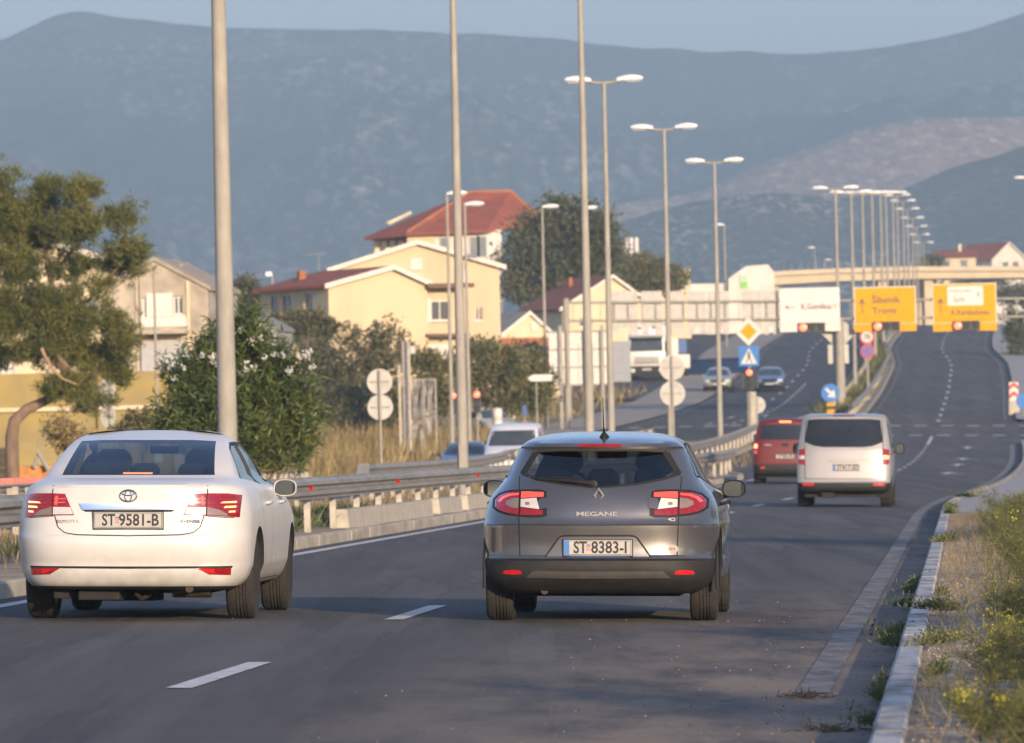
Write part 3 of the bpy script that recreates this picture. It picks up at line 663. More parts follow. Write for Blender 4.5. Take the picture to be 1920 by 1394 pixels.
def number_plate(parent, S, x, z, txt1, txt2, w=.52, h=.112, eu=False, tilt=0., off=.012, frame=True):
    """registration plate at x,z of the rear; a small shield between the two groups"""
    y = min(S(x-w*.4, z, 0).y, S(x+w*.4, z, 0).y, S(x, z, 0).y)-off
    root = MB().box(x-w/2-.008, x+w/2+.008, y, y+.014, z-h/2-.012, z+h/2+.008).build('plate_holder', M_BLACK, parent, bevel=.004)
    pl = MB().box(x-w/2, x+w/2, y-.004, y-.0005, z-h/2, z+h/2).build('number_plate', M_PLATE, parent, bevel=.0015)
    bd = MB(); t = .0035
    for (a0, a1, b0, b1) in ((-w/2+.006, w/2-.006, h/2-.009, h/2-.009+t), (-w/2+.006, w/2-.006, -h/2+.006, -h/2+.006+t), (-w/2+.006, -w/2+.006+t, -h/2+.006, h/2-.006), (w/2-.006-t, w/2-.006, -h/2+.006, h/2-.006)):
        bd.box(x+a0, x+a1, y-.0050, y-.0042, z+b0, z+b1)
    bd.build('plate_border', M_INK, pl)
    sh = 0.
    if eu: MB().box(x-w/2+.002, x-w/2+.044, y-.0054, y-.0043, z-h/2+.002, z+h/2-.002).build('plate_band', M_EUBLUE, pl); sh = .012
    text('plate_lettering', txt1, .126, M_INK, pl, (x-w*.285+sh*1.2, y-.0046, z-.002), .78)
    text('plate_lettering', txt2, .126, M_INK, pl, (x+w*.155+sh*.6, y-.0046, z-.002), .86)
    s = MB(); xs = x-w*.16+sh
    for i in range(3):
        for j in range(3): s.box(xs-.015+i*.010, xs-.005+i*.010, y-.0054, y-.0043, z-.024+j*.013, z-.011+j*.013, (i+j) % 2)
    s.box(xs-.013, xs+.013, y-.0054, y-.0043, z+.016, z+.026, 2)
    s.build('plate_crest', [M_REDINK, M_PLATE, M_EUBLUE], pl)
    return pl
def car_shell(t, H, name, pm, mi, cab, wins, wheels, wr, dark_low=None):
    """body: solid hull minus cabin, windows and wheel wells"""
    mb = MB(); H.solid(mb, mi=mi); body = mb.build(name, [pm, M_UNDER, M_CABIN, M_BUMP], None, fix=True)
    cut = []
    c = MB(); cab.solid(c, mi=lambda z, p: 2); cut.append(c.build('cut', [pm, M_UNDER, M_CABIN], None))
    for axis, poly, a0, a1 in wins:
        c = MB(); c.prism(poly, a0, a1, axis); c.m = [2]*len(c.m); cut.append(c.build('cut', [pm, M_UNDER, M_CABIN], None))
    for x, y in wheels:
        c = MB(); s = 1 if x > 0 else -1; c.lathe([(wr*1.0, -.15), (wr, .5)], 40, axis='x'); c.v = [(s*(abs(x)-.03+a), y+b, wr*.885+d) for a, b, d in c.v]; c.m = [1]*len(c.m)
        cut.append(c.build('cut', [pm, M_UNDER], None))
    boolean(body, cut, name); body.parent = t
    body.data.shade_smooth(); body.data.set_sharp_from_angle(angle=R(32))
    return body
# ------------------------------------------------------------------ white saloon
def place_car(name, label, px, d, cat='car', group=None, yaw=0., flip=False, dz=0.):
    p = GX(px, d); sl = math.atan((prof(d+2)-prof(d-2))/4)
    u = p.x-LX(d); cr = math.atan(CROSS) if -5 < u < 6 else 0
    h = heading(d)
    if flip: return thing(name, label, cat, (p.x, p.y, p.z+dz), (-sl, -cr, -h+math.pi+yaw), group)
    return thing(name, label, cat, (p.x, p.y, p.z+dz), (sl, cr, -h+yaw), group)
def white_saloon():
    t = place_car('saloon_car', 'white four-door saloon with lit brake lights in the lane beside the guardrail', 232, 54.35)
    pm = paint('white_paint', (.60, .59, .57), rough=.4, coat=.35, dirt=.35)
    Yr, Yf = 0.0, 4.66
    #        z    w     yr    yf    bow  cor   p
    rows = [(.24, .74, .22, 4.45, .05, .20, 6), (.27, .80, .13, 4.55, .06, .30, 6), (.33, .855, .07, 4.60, .07, .40, 5.5), (.405, .885, .035, 4.64, .08, .46, 5), (.425, .893, .045, 4.64, .08, .47, 5),
            (.50, .898, .02, 4.66, .08, .48, 5), (.60, .902, .0, 4.65, .08, .48, 5), (.66, .903, .012, 4.62, .08, .47, 5), (.675, .903, .030, 4.61, .08, .46, 5), (.75, .902, .045, 4.55, .08, .45, 4.8), (.84, .893, .055, 4.42, .08, .44, 4.6),
            (.92, .878, .062, 4.2, .09, .44, 4.4), (.98, .858, .060, 3.95, .10, .44, 4.2), (1.03, .835, .058, 3.6, .11, .44, 4), (1.055, .80, .075, 3.45, .12, .42, 4), (1.075, .775, .16, 3.38, .12, .36, 4), (1.10, .748, .42, 3.30, .11, .26, 4.5),
            (1.118, .738, .60, 3.24, .09, .17, 5), (1.16, .722, .69, 3.12, .08, .14, 5), (1.25, .680, .90, 2.9, .08, .13, 5), (1.34, .632, 1.13, 2.68, .09, .14, 4.6), (1.395, .597, 1.30, 2.52, .10, .17, 4.2),
            (1.425, .570, 1.45, 2.40, .12, .2, 4), (1.455, .51, 1.66, 2.25, .14, .2, 3.4), (1.474, .40, 1.85, 2.1, .12, .12, 3), (1.48, .22, 1.93, 2.02, .04, .03, 2.5)]
    H = Hull(rows, .028)
    cab = Hull([(.55, .70, 1.05, 3.3, .03, .1, 6), (.95, .74, 1.05, 3.2, .03, .1, 6), (1.09, .69, 1.02, 3.15, .03, .1, 6), (1.125, .675, .72, 3.12, .06, .12, 5), (1.16, .66, .76, 3.02, .07, .12, 5), (1.25, .62, .97, 2.8, .07, .12, 5),
                (1.34, .575, 1.20, 2.58, .08, .12, 4.6), (1.39, .54, 1.36, 2.42, .09, .14, 4.2), (1.415, .49, 1.55, 2.3, .1, .14, 4)], .02)
    win = [('y', [(-.60, 1.128), (.60, 1.128), (.535, 1.392), (.35, 1.402), (-.35, 1.402), (-.535, 1.392)], .3, 1.62),
           ('y', [(-.66, 1.09), (.66, 1.09), (.53, 1.38), (-.53, 1.38)], 2.35, 4.0)]
    swl = [[(1.12, 1.10), (1.92, 1.06), (1.92, 1.37), (1.62, 1.385), (1.40, 1.33)], [(2.0, 1.055), (3.05, 1.03), (2.62, 1.30), (2.35, 1.375), (2.0, 1.385)]]
    for p in swl: win += [('x', p, .45, 1.1), ('x', p, -1.1, -.45)]
    wy = (1.06, 3.76)
    body = car_shell(t, H, 'body', pm, lambda z, p: 1 if z < .265 else 0, cab, win, [(s*.79, y) for s in (-1, 1) for y in wy], .385)
    # glass
    bk = sheet(H.rear, [(-.545, 1.392), (-.35, 1.402), (.35, 1.402), (.545, 1.392)], [(-.607, 1.122), (.607, 1.122)], 18, 8, -.006).build('rear_window', M_GLASS, t, smooth=40)
    bb = MB()
    for top, bot in (([(-.607, 1.136), (.607, 1.136)], [(-.61, 1.119), (.61, 1.119)]),):
        q = patch(H.rear, top, bot, 18, 1, -.003, .006); bb.add(q.v, q.f)
    bb.build('window_surround', M_GASKET, bk, smooth=40)
    sheet(H.front, [(-.53, 1.38), (.53, 1.38)], [(-.66, 1.09), (.66, 1.09)], 14, 6, -.006).build('windscreen', M_GLASS, t, smooth=40)
    for sg in (-1, 1):
        for top, bot in (([(1.13, 1.11), (1.40, 1.325), (1.62, 1.38), (1.92, 1.37)], [(1.13, 1.10), (1.92, 1.06)]), ([(2.0, 1.38), (2.35, 1.37), (2.62, 1.295), (3.04, 1.04)], [(2.0, 1.055), (3.04, 1.03)])):
            sheet(lambda a, z, o, sg=sg: H.side(a, z, o, sg), top, bot, 12, 5, -.008).build('side_window', M_GLASSD, t, smooth=40)
        b = MB(); S = lambda a, z, o, sg=sg: H.side(a, z, o, sg)
        for pts, wd in (([(1.08, 1.10), (1.37, 1.33), (1.62, 1.375), (2.1, 1.378), (2.4, 1.365), (2.66, 1.30), (3.1, 1.03)], .018), ([(1.96, 1.05), (1.96, 1.39)], .07)):
            q = line_on(S, pts, wd, .003); b.add(q.v, q.f)
        b.build('window_trim', M_BLACK, t, smooth=40)
        b = MB()
        for pts in ([(1.30, 1.05), (1.36, .80), (1.52, .55), (1.52, .30)], [(2.0, 1.04), (1.98, .6), (1.98, .30)], [(3.1, 1.02), (3.18, .6), (3.15, .30)], [(1.52, .30), (3.15, .30)]):
            q = line_on(S, pts, .007, .0015); b.add(q.v, q.f)
        b.build('door_gap', M_GASKET, t)
        for yy in (1.75, 2.85):
            hb = MB(); hb.tube([(sg*(H.side(yy, .90).x), yy-.1, .90), (sg*(H.side(yy, .9).x+.028), yy-.07, .905), (sg*(H.side(yy, .9).x+.03), yy+.07, .905), (sg*(H.side(yy, .9).x), yy+.1, .90)], .014, 8)
            hb.build('door_handle', pm, t, smooth=50)
        wing_mirror(t, sg*.865, 2.78, 1.01, sg, pm, .185, .145)
    # boot lid and bumper gaps
    b = MB()
    for pts, w_ in (([(-.60, 1.05), (-.605, .98), (-.585, .83), (-.555, .73), (-.50, .685), (-.40, .67), (0, .662), (.40, .67), (.50, .685), (.555, .73), (.585, .83), (.605, .98), (.60, 1.05)], .008),
                    ([(-.80, .80), (-.70, .805), (-.59, .815)], .006), ([(.80, .80), (.70, .805), (.59, .815)], .006)):
        q = line_on(H.rear, pts, w_, .0015, 60); b.add(q.v, q.f)
    b.build('boot_gap', M_GASKET, t)
    # tail lamps: outer part on the wing, inner part on the boot lid
    for sg in (-1, 1):
        f = (lambda p: p) if sg > 0 else mir
        lamp = patch(H.rear, f([(.50, .985), (.62, .990), (.75, .988), (.845, .975)]), f([(.425, .822), (.60, .820), (.72, .812), (.838, .803)]), 26, 8, .010, .05).build('tail_lamp', M_LENS_RED, t, smooth=40)
        q = MB()
        for top, bot, m_, nm in (([(.455, .882), (.595, .884)], [(.432, .828), (.595, .826)], M_LENS_CLEAR, 'reversing_lamp'), ([(.605, .884), (.70, .86), (.755, .826)], [(.605, .825), (.70, .820), (.75, .815)], M_LENS_SMOKE, 'indicator')):
            patch(H.rear, f(top), f(bot), 12, 3, .013, .01).build(nm, m_, lamp, smooth=40)
        q = MB()
        for top, bot in (([(.72, .925), (.815, .928)], [(.70, .913), (.812, .915)]), ([(.735, .890), (.812, .893)], [(.725, .876), (.81, .878)]), ([(.765, .853), (.808, .855)], [(.76, .840), (.806, .842)])):
            r_ = patch(H.rear, f(top), f(bot), 10, 2, .0135, .01); q.add(r_.v, r_.f)
        q.build('light_bar', M_LENS_LIT, lamp, smooth=40)
        q = MB()
        for zz in (.915, .944): r_ = patch(H.rear, f([(.50, zz+.008), (.59, zz+.008)]), f([(.495, zz), (.59, zz)]), 6, 1, .0135, .01); q.add(r_.v, r_.f)
        r_ = patch(H.rear, f([(.555, .97), (.578, .97)]), f([(.562, .90), (.585, .90)]), 3, 4, .0138, .01); q.add(r_.v, r_.f)
        q.build('light_bar', M_LENS_GLOW, lamp, smooth=40)
        q = MB()
        for zz in (.87, .90, .93, .955): r_ = patch(H.rear, f([(.51, zz+.004), (.83, zz+.004)]), f([(.51, zz), (.83, zz)]), 16, 1, .0125, .008); q.add(r_.v, r_.f)
        q.build('lens_rib', M_LENS_DARK, lamp, smooth=40)
        q = line_on(H.rear, f([(.602, .99), (.600, .815)]), .006, .0145, 8); q.build('lamp_gap', M_GASKET, lamp)
        fog = patch(H.rear, f([(.53, .412), (.78, .410)]), f([(.62, .362), (.775, .355)]), 14, 3, .004, .03).build('fog_lamp', M_LENS_RED, t, smooth=40)
        patch(H.rear, f([(.60, .404), (.69, .404)] if sg < 0 else [(.54, .404), (.66, .404)]), f([(.65, .37), (.69, .37)] if sg < 0 else [(.62, .37), (.66, .37)]), 6, 2, .007, .01).build('reflector', M_REFLECT, fog, smooth=40)
    patch(H.rear, [(-.79, .427), (0, .425), (.79, .427)], [(-.785, .411), (0, .407), (.785, .411)], 40, 1, .003, .03).build('bumper_strip', M_BLACK, t, smooth=40)
    # chrome bar over the plate, with its recess
    patch(H.rear, [(-.385, .912), (0, .914), (.385, .912)], [(-.36, .862), (0, .868), (.36, .862)], 24, 4, .014, .03).build('chrome_bar', M_CHROME, t, smooth=25)
    patch(H.rear, [(-.36, .861), (.36, .861)], [(-.335, .847), (.335, .847)], 20, 1, .004, .01).build('bar_underside', M_GASKET, t)
    number_plate(t, H.rear, 0, .782, 'ST', '9581-B', .535, .125)
    # emblem of three ellipses
    b = MB(); y = H.rear(0, .972).y-.009
    for a, c, zc, r_ in ((.066, .045, .972, .0052), (.026, .043, .972, .0042), (.048, .018, .992, .0042)):
        b.tube([(a*math.cos(2*math.pi*k/28), y, zc+c*math.sin(2*math.pi*k/28)) for k in range(29)], r_, 6)
    b.build('emblem', M_CHROME, t, smooth=50)
    for s_, x in (('TOYOTA', -.475), ('AVENSIS', .475)):
        y = H.rear(x, .772).y; text('badge_lettering', s_, .034, M_CHROME, t, (x, y-.004, .772), 1.25, (R(90), 0, math.copysign(.10, x)), .002)
    # high brake lamp behind the glass
    bl = MB().box(-.125, .125, .68, .72, 1.128, 1.152).build('high_brake_lamp', M_LENS_RED, t, bevel=.005)
    MB().box(-.115, .115, .674, .679, 1.133, 1.148).build('light_bar', M_LENS_LIT, bl)
    MB().box(-.66, .66, .66, 1.25, 1.06, 1.095).build('parcel_shelf', M_CABIN, t)
    # cabin
    b = MB(); b.box(-.6, .6, 1.15, 1.32, .55, 1.10)
    for x in (-.38, 0, .38): headrest(b, x, 1.16, 1.09, .24, .13)
    b.build('rear_bench', M_SEAT, t, smooth=50)
    for x in (-.36, .36): seat(t, x, 2.25, .6, 1.10, hr=.30)
    MB().box(-.72, .72, 2.85, 3.35, .6, 1.02).build('dashboard', M_CABIN, t, bevel=.03)
    steering(t, -.36, 2.75, 1.0)
    MB().box(-.12, .12, 2.52, 2.55, 1.29, 1.35).build('rear_view_mirror', M_BLACK, t, bevel=.01)
    # wheels, axle and what hangs below
    for y in wy:
        for x in (-.785, .785): wheel(t, x, y, .325, .22, 5 if y > 2 else 10, M_RIM, 1 if x > 0 else -1)
    b = MB(); b.box(-.55, .55, .95, 3.9, .20, .26); b.box(-.60, .60, .9, 1.2, .24, .36); b.tube([(-.70, 1.06, .30), (.70, 1.06, .30)], .035, 8)
    b.prism([(.3, .16), (.75, .15), (.75, .24), (.3, .24)], -.42, -.1, 'x'); b.prism([(.9, .14), (1.6, .13), (1.6, .24), (.9, .24)], -.5, .1, 'x')
    b.box(-.62, -.5, .35, .8, .17, .25); b.build('underbody', M_UNDER, t, bevel=.01)
    b = MB(); b.tube([(.46, .17, .25), (.46, .5, .25)], .030, 12); b.tube([(.30, .45, .235), (.60, .45, .235)], .06, 14); b.build('exhaust', mat('rusty_exhaust', (.07, .05, .04), .6, .5, var=(.04, .03, .022), scale=12), t, smooth=50)
    MB().tube([(0.02, .35, .21), (.06, .40, .17), (.12, .5, .20)], .018, 6).build('tow_eye', MATS['rusty_exhaust'], t, smooth=50)
    return t
white_saloon()

# ------------------------------------------------------------------ grey hatchback
def grey_hatch():
    t = place_car('hatchback_car', 'dark grey metallic hatchback with roof aerial, plate ending in I', 1113, 54.0)
    pm = paint('grey_paint', (.17, .166, .165), .75, .30, var=(.145, .142, .140))
    rows = [(.22, .72, .22, 4.1, .05, .2, 6), (.25, .80, .16, 4.15, .06, .3, 6), (.30, .855, .08, 4.2, .07, .36, 5.5), (.36, .885, .02, 4.23, .09, .40, 5), (.43, .897, .0, 4.25, .10, .43, 4.6), (.475, .897, .002, 4.25, .10, .43, 4.6),
            (.490, .895, .022, 4.25, .10, .43, 4.6), (.52, .897, .046, 4.25, .10, .43, 4.4), (.60, .900, .048, 4.24, .10, .43, 4.2), (.70, .902, .040, 4.2, .10, .44, 4.1), (.745, .902, .036, 4.15, .10, .44, 4.1), (.757, .901, .045, 4.13, .10, .44, 4.1),
            (.78, .897, .062, 4.1, .11, .44, 4), (.86, .885, .085, 3.98, .12, .45, 3.9), (.93, .866, .112, 3.8, .13, .45, 3.8), (.99, .835, .145, 3.5, .13, .45, 3.7), (1.03, .800, .172, 3.3, .13, .44, 3.7), (1.08, .762, .215, 3.15, .13, .42, 3.8),
            (1.14, .728, .270, 3.0, .12, .38, 4), (1.22, .690, .345, 2.82, .11, .33, 4.2), (1.30, .652, .415, 2.62, .10, .29, 4.2), (1.335, .632, .435, 2.52, .10, .26, 4.2), (1.350, .62, .375, 2.47, .10, .24, 4), (1.375, .60, .385, 2.4, .11, .24, 4),
            (1.40, .565, .47, 2.3, .13, .26, 3.8), (1.425, .52, .66, 2.2, .15, .28, 3.4), (1.45, .43, .95, 2.05, .16, .25, 3), (1.466, .30, 1.25, 1.9, .1, .1, 2.6), (1.470, .16, 1.45, 1.7, .03, .03, 2.4)]
    H = Hull(rows, .03)
    cab = Hull([(.60, .72, .45, 3.1, .03, .15, 6), (.95, .74, .40, 3.0, .04, .2, 5), (1.03, .71, .36, 2.95, .08, .3, 4.5), (1.08, .69, .375, 2.92, .09, .32, 4.2), (1.14, .655, .40, 2.82, .09, .3, 4.2), (1.22, .625, .455, 2.65, .09, .27, 4.3),
                (1.30, .59, .52, 2.46, .08, .23, 4.3), (1.36, .54, .60, 2.32, .1, .2, 4.2), (1.40, .46, .8, 2.15, .1, .2, 4)], .02)
    gl_top = [(-.515, 1.318), (-.3, 1.330), (.3, 1.330), (.515, 1.318)]; gl_bot = [(-.625, 1.135), (-.5, 1.092), (-.3, 1.055), (-.12, 1.038), (0, 1.028), (.12, 1.038), (.3, 1.055), (.5, 1.092), (.625, 1.135)]
    cut = [(x*.955, z+.014) for x, z in gl_bot]+[(x*.955, z-.008) for x, z in gl_top[::-1]]
    win = [('y', cut, -.1, .85), ('y', [(-.63, 1.04), (.63, 1.04), (.50, 1.33), (-.50, 1.33)], 2.3, 3.6)]
    sw = [[(.72, 1.13), (.98, 1.10), (.98, 1.30), (.86, 1.30)], [(1.05, 1.09), (1.85, 1.045), (1.85, 1.345), (1.4, 1.355), (1.05, 1.325)], [(1.93, 1.04), (2.95, 1.0), (2.5, 1.27), (2.2, 1.335), (1.93, 1.345)]]
    for p in sw: win += [('x', p, .45, 1.1), ('x', p, -1.1, -.45)]
    wy = (.80, 3.44)
    body = car_shell(t, H, 'body', pm, lambda z, p: 3 if (z < .489 and p[1] < 1.2) else (1 if z < .24 else (3 if z < .29 else 0)), cab, win, [(s*.78, y) for s in (-1, 1) for y in wy], .385)
    M_GLASSB = M_GLASSD
    bk = sheet(H.rear, gl_top, gl_bot, 26, 10, -.001).build('rear_window', M_GLASSB, t, smooth=40)
    bb = MB()
    q = patch(H.rear, [(x*.955, z+.014) for x, z in gl_bot], [(x, z) for x, z in gl_bot], 30, 1, .001, .006); bb.add(q.v, q.f)
    q = patch(H.rear, gl_top, [(x, z-.016) for x, z in gl_top], 20, 1, .001, .006); bb.add(q.v, q.f)
    for sg in (-1, 1):
        q = line_on(H.rear, [(sg*.497, 1.318), (sg*.607, 1.137)], .045, .0015, 10); bb.add(q.v, q.f)
    bb.build('window_surround', M_GASKET, bk, smooth=40)
    sheet(H.front, [(-.50, 1.33), (.50, 1.33)], [(-.63, 1.04), (.63, 1.04)], 14, 6, -.006).build('windscreen', M_GLASS, t, smooth=40)
    for sg in (-1, 1):
        S = lambda a, z, o, sg=sg: H.side(a, z, o, sg)
        for top, bot in (([(.73, 1.14), (.86, 1.295), (.98, 1.30)], [(.73, 1.13), (.98, 1.10)]), ([(1.05, 1.32), (1.4, 1.35), (1.85, 1.345)], [(1.05, 1.09), (1.85, 1.045)]), ([(1.93, 1.345), (2.2, 1.33), (2.5, 1.265), (2.94, 1.01)], [(1.93, 1.04), (2.94, 1.0)])):
            sheet(S, top, bot, 12, 5, -.008).build('side_window', M_GLASSD, t, smooth=40)
        b = MB()
        for pts, wd in (([(.68, 1.13), (.83, 1.325), (1.1, 1.365), (1.6, 1.375), (2.2, 1.355), (2.55, 1.275), (3.0, 1.0)], .022), ([(1.89, 1.03), (1.89, 1.36)], .07), ([(1.015, 1.09), (1.015, 1.33)], .06), ([(.68, 1.125), (1.9, 1.035), (3.0, .99)], .014)):
            q = line_on(S, pts, wd, .003); b.add(q.v, q.f)
        b.build('window_trim', M_BLACK, t, smooth=40)
        b = MB()
        for pts in ([(1.03, 1.08), (1.1, .85), (1.22, .55), (1.22, .32)], [(1.91, 1.03), (1.9, .6), (1.9, .32)], [(2.95, .99), (3.0, .6), (2.98, .32)]):
            q = line_on(S, pts, .007, .0015); b.add(q.v, q.f)
        b.build('door_gap', M_GASKET, t)
        for yy in (1.42, 2.55):
            x0 = H.side(yy, .90).x; MB().tube([(sg*x0, yy-.1, .90), (sg*(x0+.028), yy-.07, .905), (sg*(x0+.03), yy+.07, .905), (sg*x0, yy+.1, .90)], .014, 8).build('door_handle', M_BLACK, t, smooth=50)
        wing_mirror(t, sg*.865, 2.62, 1.005, sg, M_BLACK if sg > 0 else pm, .19, .15)
        MB().tube([(sg*.899, .78+.41*math.cos(a), .325+.40*math.sin(a)) for a in [R(-10+20*k) for k in range(11)]], .012, 6).build('arch_lip', M_BLACK, t, smooth=50)
    # hatch outline, crease and lower seams
    b = MB()
    for pts, w_ in (([(-.628, 1.12), (-.622, 1.0), (-.615, .80), (-.605, .505)], .008), ([(.628, 1.12), (.622, 1.0), (.615, .80), (.605, .505)], .008), ([(-.61, .752), (0, .748), (.61, .752)], .006), ([(-.88, .745), (-.74, .75), (-.61, .752)], .004), ([(.88, .745), (.74, .75), (.61, .752)], .004)):
        q = line_on(H.rear, pts, w_, .0015, 40); b.add(q.v, q.f)
    b.build('hatch_gap', M_GASKET, t)
    # lamps: C-shaped, red outside, clear core, notch towards the hatch
    for sg in (-1, 1):
        f = (lambda p: p) if sg > 0 else mir
        rim = patch(H.rear, f([(.405, 1.006), (.45, 1.020), (.56, 1.022), (.70, 1.016), (.79, .99), (.838, .945)]), f([(.395, .822), (.44, .808), (.56, .808), (.70, .822), (.79, .845), (.838, .880)]), 34, 8, .005, .04).build('tail_lamp', M_BLACK, t, smooth=40)
        # notch plate in body colour
        patch(H.rear, f([(.385, .958), (.452, .956), (.468, .925)]), f([(.385, .882), (.452, .870), (.468, .900)]), 8, 3, .009, .012).build('notch_panel', pm, rim, smooth=40)
        patch(H.rear, f([(.425, 1.000), (.56, 1.006), (.605, 1.004)]), f([(.425, .966), (.50, .962), (.605, .955)]), 12, 3, .013, .02).build('brake_segment', M_LENS_GLOW, rim, smooth=40)
        patch(H.rear, f([(.425, .862), (.52, .872), (.605, .882)]), f([(.43, .828), (.52, .824), (.605, .826)]), 12, 3, .013, .02).build('lower_segment', M_LENS_RED, rim, smooth=40)
        cl = patch(H.rear, f([(.480, .957), (.605, .948)]), f([(.455, .870), (.605, .888)]), 10, 4, .012, .02).build('reversing_lamp', M_LENS_CLEAR, rim, smooth=40)
        patch(H.rear, f([(.535, .925), (.568, .925)]), f([(.535, .903), (.568, .903)]), 4, 2, .015, .01).build('bulb', M_LENS_SMOKE, cl)
        out = patch(H.rear, f([(.620, 1.004), (.70, 1.0), (.775, .978), (.818, .940)]), f([(.620, .830), (.70, .838), (.775, .858), (.818, .886)]), 18, 8, .013, .02).build('outer_lens', M_LENS_RED, rim, smooth=40)
        patch(H.rear, f([(.622, .958), (.68, .952), (.725, .928)]), f([(.622, .876), (.68, .882), (.725, .905)]), 10, 4, .0165, .01).build('indicator', M_LENS_SMOKE, out, smooth=40)
        q = MB()
        r_ = patch(H.rear, f([(.622, .994), (.70, .988), (.762, .966), (.797, .930)]), f([(.622, .978), (.69, .972), (.742, .952), (.772, .922)]), 14, 1, .016, .008); q.add(r_.v, r_.f)
        q.build('light_bar', M_LENS_GLOW, out, smooth=40)
        patch(H.rear, f([(.60, .398), (.66, .404), (.73, .396)]), f([(.585, .372), (.66, .366), (.74, .372)]), 10, 2, .006, .02).build('reflector', M_REFLECT, t, smooth=40)
    # plate recess
    rc = patch(H.rear, [(-.285, .655), (.285, .655)], [(-.40, .505), (.40, .505)], 22, 4, .002, .004).build('plate_recess', mat('recess_grey', (.16, .16, .17), .4, .5, scale=3), t, smooth=40)
    q = MB()
    for pts in ([(-.405, .505), (-.30, .655), (-.26, .668), (.26, .668), (.30, .655), (.405, .505)],):
        r_ = line_on(H.rear, pts, .012, .006, 40); q.add(r_.v, r_.f)
    q.build('recess_edge', M_GASKET, rc)
    number_plate(t, H.rear, 0, .575, 'ST', '8383-I', .525, .120, eu=True, off=.014)
    patch(H.rear, [(-.25, .512), (.25, .512)], [(-.24, .500), (.24, .500)], 10, 1, .016, .01).build('plate_frame_strip', M_CHROME, t)
    # lower bumper step
    patch(H.rear, [(-.50, .395), (0, .393), (.50, .395)], [(-.56, .340), (0, .335), (.56, .340)], 24, 3, .018, .04).build('bumper_insert', mat('worn_plastic', (.045, .044, .043), .6, var=(.07, .066, .06), scale=6), t, smooth=30)
    patch(H.rear, [(-.82, .489), (0, .492), (.82, .489)], [(-.82, .476), (0, .478), (.82, .476)], 30, 1, .004, .03).build('bumper_edge', M_BLACK, t, smooth=40)
    # emblem: hollow diamond
    y = H.rear(0, .975).y-.012; b = MB(); n = 4
    for (a0, b0), (a1, b1) in (((.046, .064), (.022, .034)),):
        o = [(0, b0), (a0, 0), (0, -b0), (-a0, 0)]; i_ = [(0, b1), (a1, 0), (0, -b1), (-a1, 0)]
        mo = [((p[0]+q[0])/2, (p[1]+q[1])/2) for p, q in zip(o, i_)]
        vs = [(p[0], y+.012, .975+p[1]) for p in o]+[(p[0], y-.004, .975+p[1]) for p in mo]+[(p[0], y+.012, .975+p[1]) for p in i_]
        fs = []
        for k in range(4): fs += [(k, (k+1) % 4, (k+1) % 4+4, k+4), (k+4, (k+1) % 4+4, (k+1) % 4+8, k+8)]
        b.add(vs, fs)
    b.build('emblem', M_SILVER, t)
    text('badge_lettering', 'MEGANE', .046, M_SILVER, t, (-.01, H.rear(0, .832).y-.004, .832), 1.75, (R(90), 0, 0), .003)
    text('badge_lettering', 'dCi', .035, M_SILVER, t, (.56, H.rear(.56, .79).y-.004, .79), 1.2, (R(90), 0, .12), .002)
    st = MB(); yS = H.rear(.565, .565).y; st.prism([(.565+.052*math.cos(2*math.pi*k/24), .565+.034*math.sin(2*math.pi*k/24)) for k in range(24)], yS-.006, yS+.004, 'y'); so = st.build('oval_sticker', M_PLATE, t, rot=None)
    for k in (-1, 0, 1): MB().box(.565+k*.018-.006, .565+k*.018+.006, yS-.0085, yS-.0065, .556, .574).build('red_mark', M_REDINK, so)
    # high brake lamp in the spoiler, wiper, aerial
    hb = patch(H.rear, [(-.165, 1.372), (.165, 1.372)], [(-.165, 1.348), (.165, 1.348)], 10, 2, .006, .02).build('high_brake_lamp', M_LENS_RED, t)
    b = MB(); S = H.rear
    b.tube([S(-.03, 1.062, .02), S(-.10, 1.072, .022), S(-.2, 1.086, .022), S(-.36, 1.094, .018), S(-.48, 1.098, .014)], [.020, .024, .018, .010, .005], 8); b.tube([S(-.16, 1.105, .012), S(-.34, 1.112, .012), S(-.50, 1.104, .012)], .008, 6)
    b.lathe([(.001, -.03), (.032, -.02), (.03, .02)], 14, 0, Matrix.Translation(S(-.04, 1.060, .005)), 'y'); b.build('rear_wiper', M_BLACK, t, smooth=50)
    b = MB(); b.tube([(.02, .64, 1.41), (.02, .60, 1.445), (.02, .59, 1.46)], [.045, .022, .012], 10); b.tube([(.02, .59, 1.455), (.02, .53, 1.50), (.02, .40, 1.73)], [.010, .005, .003], 6); b.build('aerial', M_BLACK, t, smooth=50)
    # cabin
    b = MB(); b.box(-.6, .6, .86, 1.0, .6, 1.04)
    for x in (-.36, .0, .36): headrest(b, x, .88, 1.03, .25, .15)
    b.build('rear_bench', M_SEAT, t, smooth=50)
    for x in (-.37, .37): seat(t, x, 1.95, .6, 1.10, hr=.33)
    MB().box(-.70, .70, 2.6, 3.0, .6, .98).build('dashboard', M_CABIN, t, bevel=.03)
    steering(t, -.37, 2.45, .98)
    MB().box(-.12, .12, 2.25, 2.28, 1.255, 1.32).build('rear_view_mirror', M_BLACK, t, bevel=.01)
    for y in wy:
        for x in (-.79, .79): wheel(t, x, y, .32, .215, 5, M_RIM, 1 if x > 0 else -1)
    b = MB(); b.box(-.60, .60, .9, 3.6, .185, .24); b.box(-.62, .62, .55, 1.0, .2, .38); b.build('underbody', M_UNDER, t, bevel=.01)
    b = MB(); b.tube([(-.42, .20, .24), (-.42, .6, .24)], .028, 12); b.build('exhaust', MATS['rusty_exhaust'], t, smooth=50)
    return t
grey_hatch()
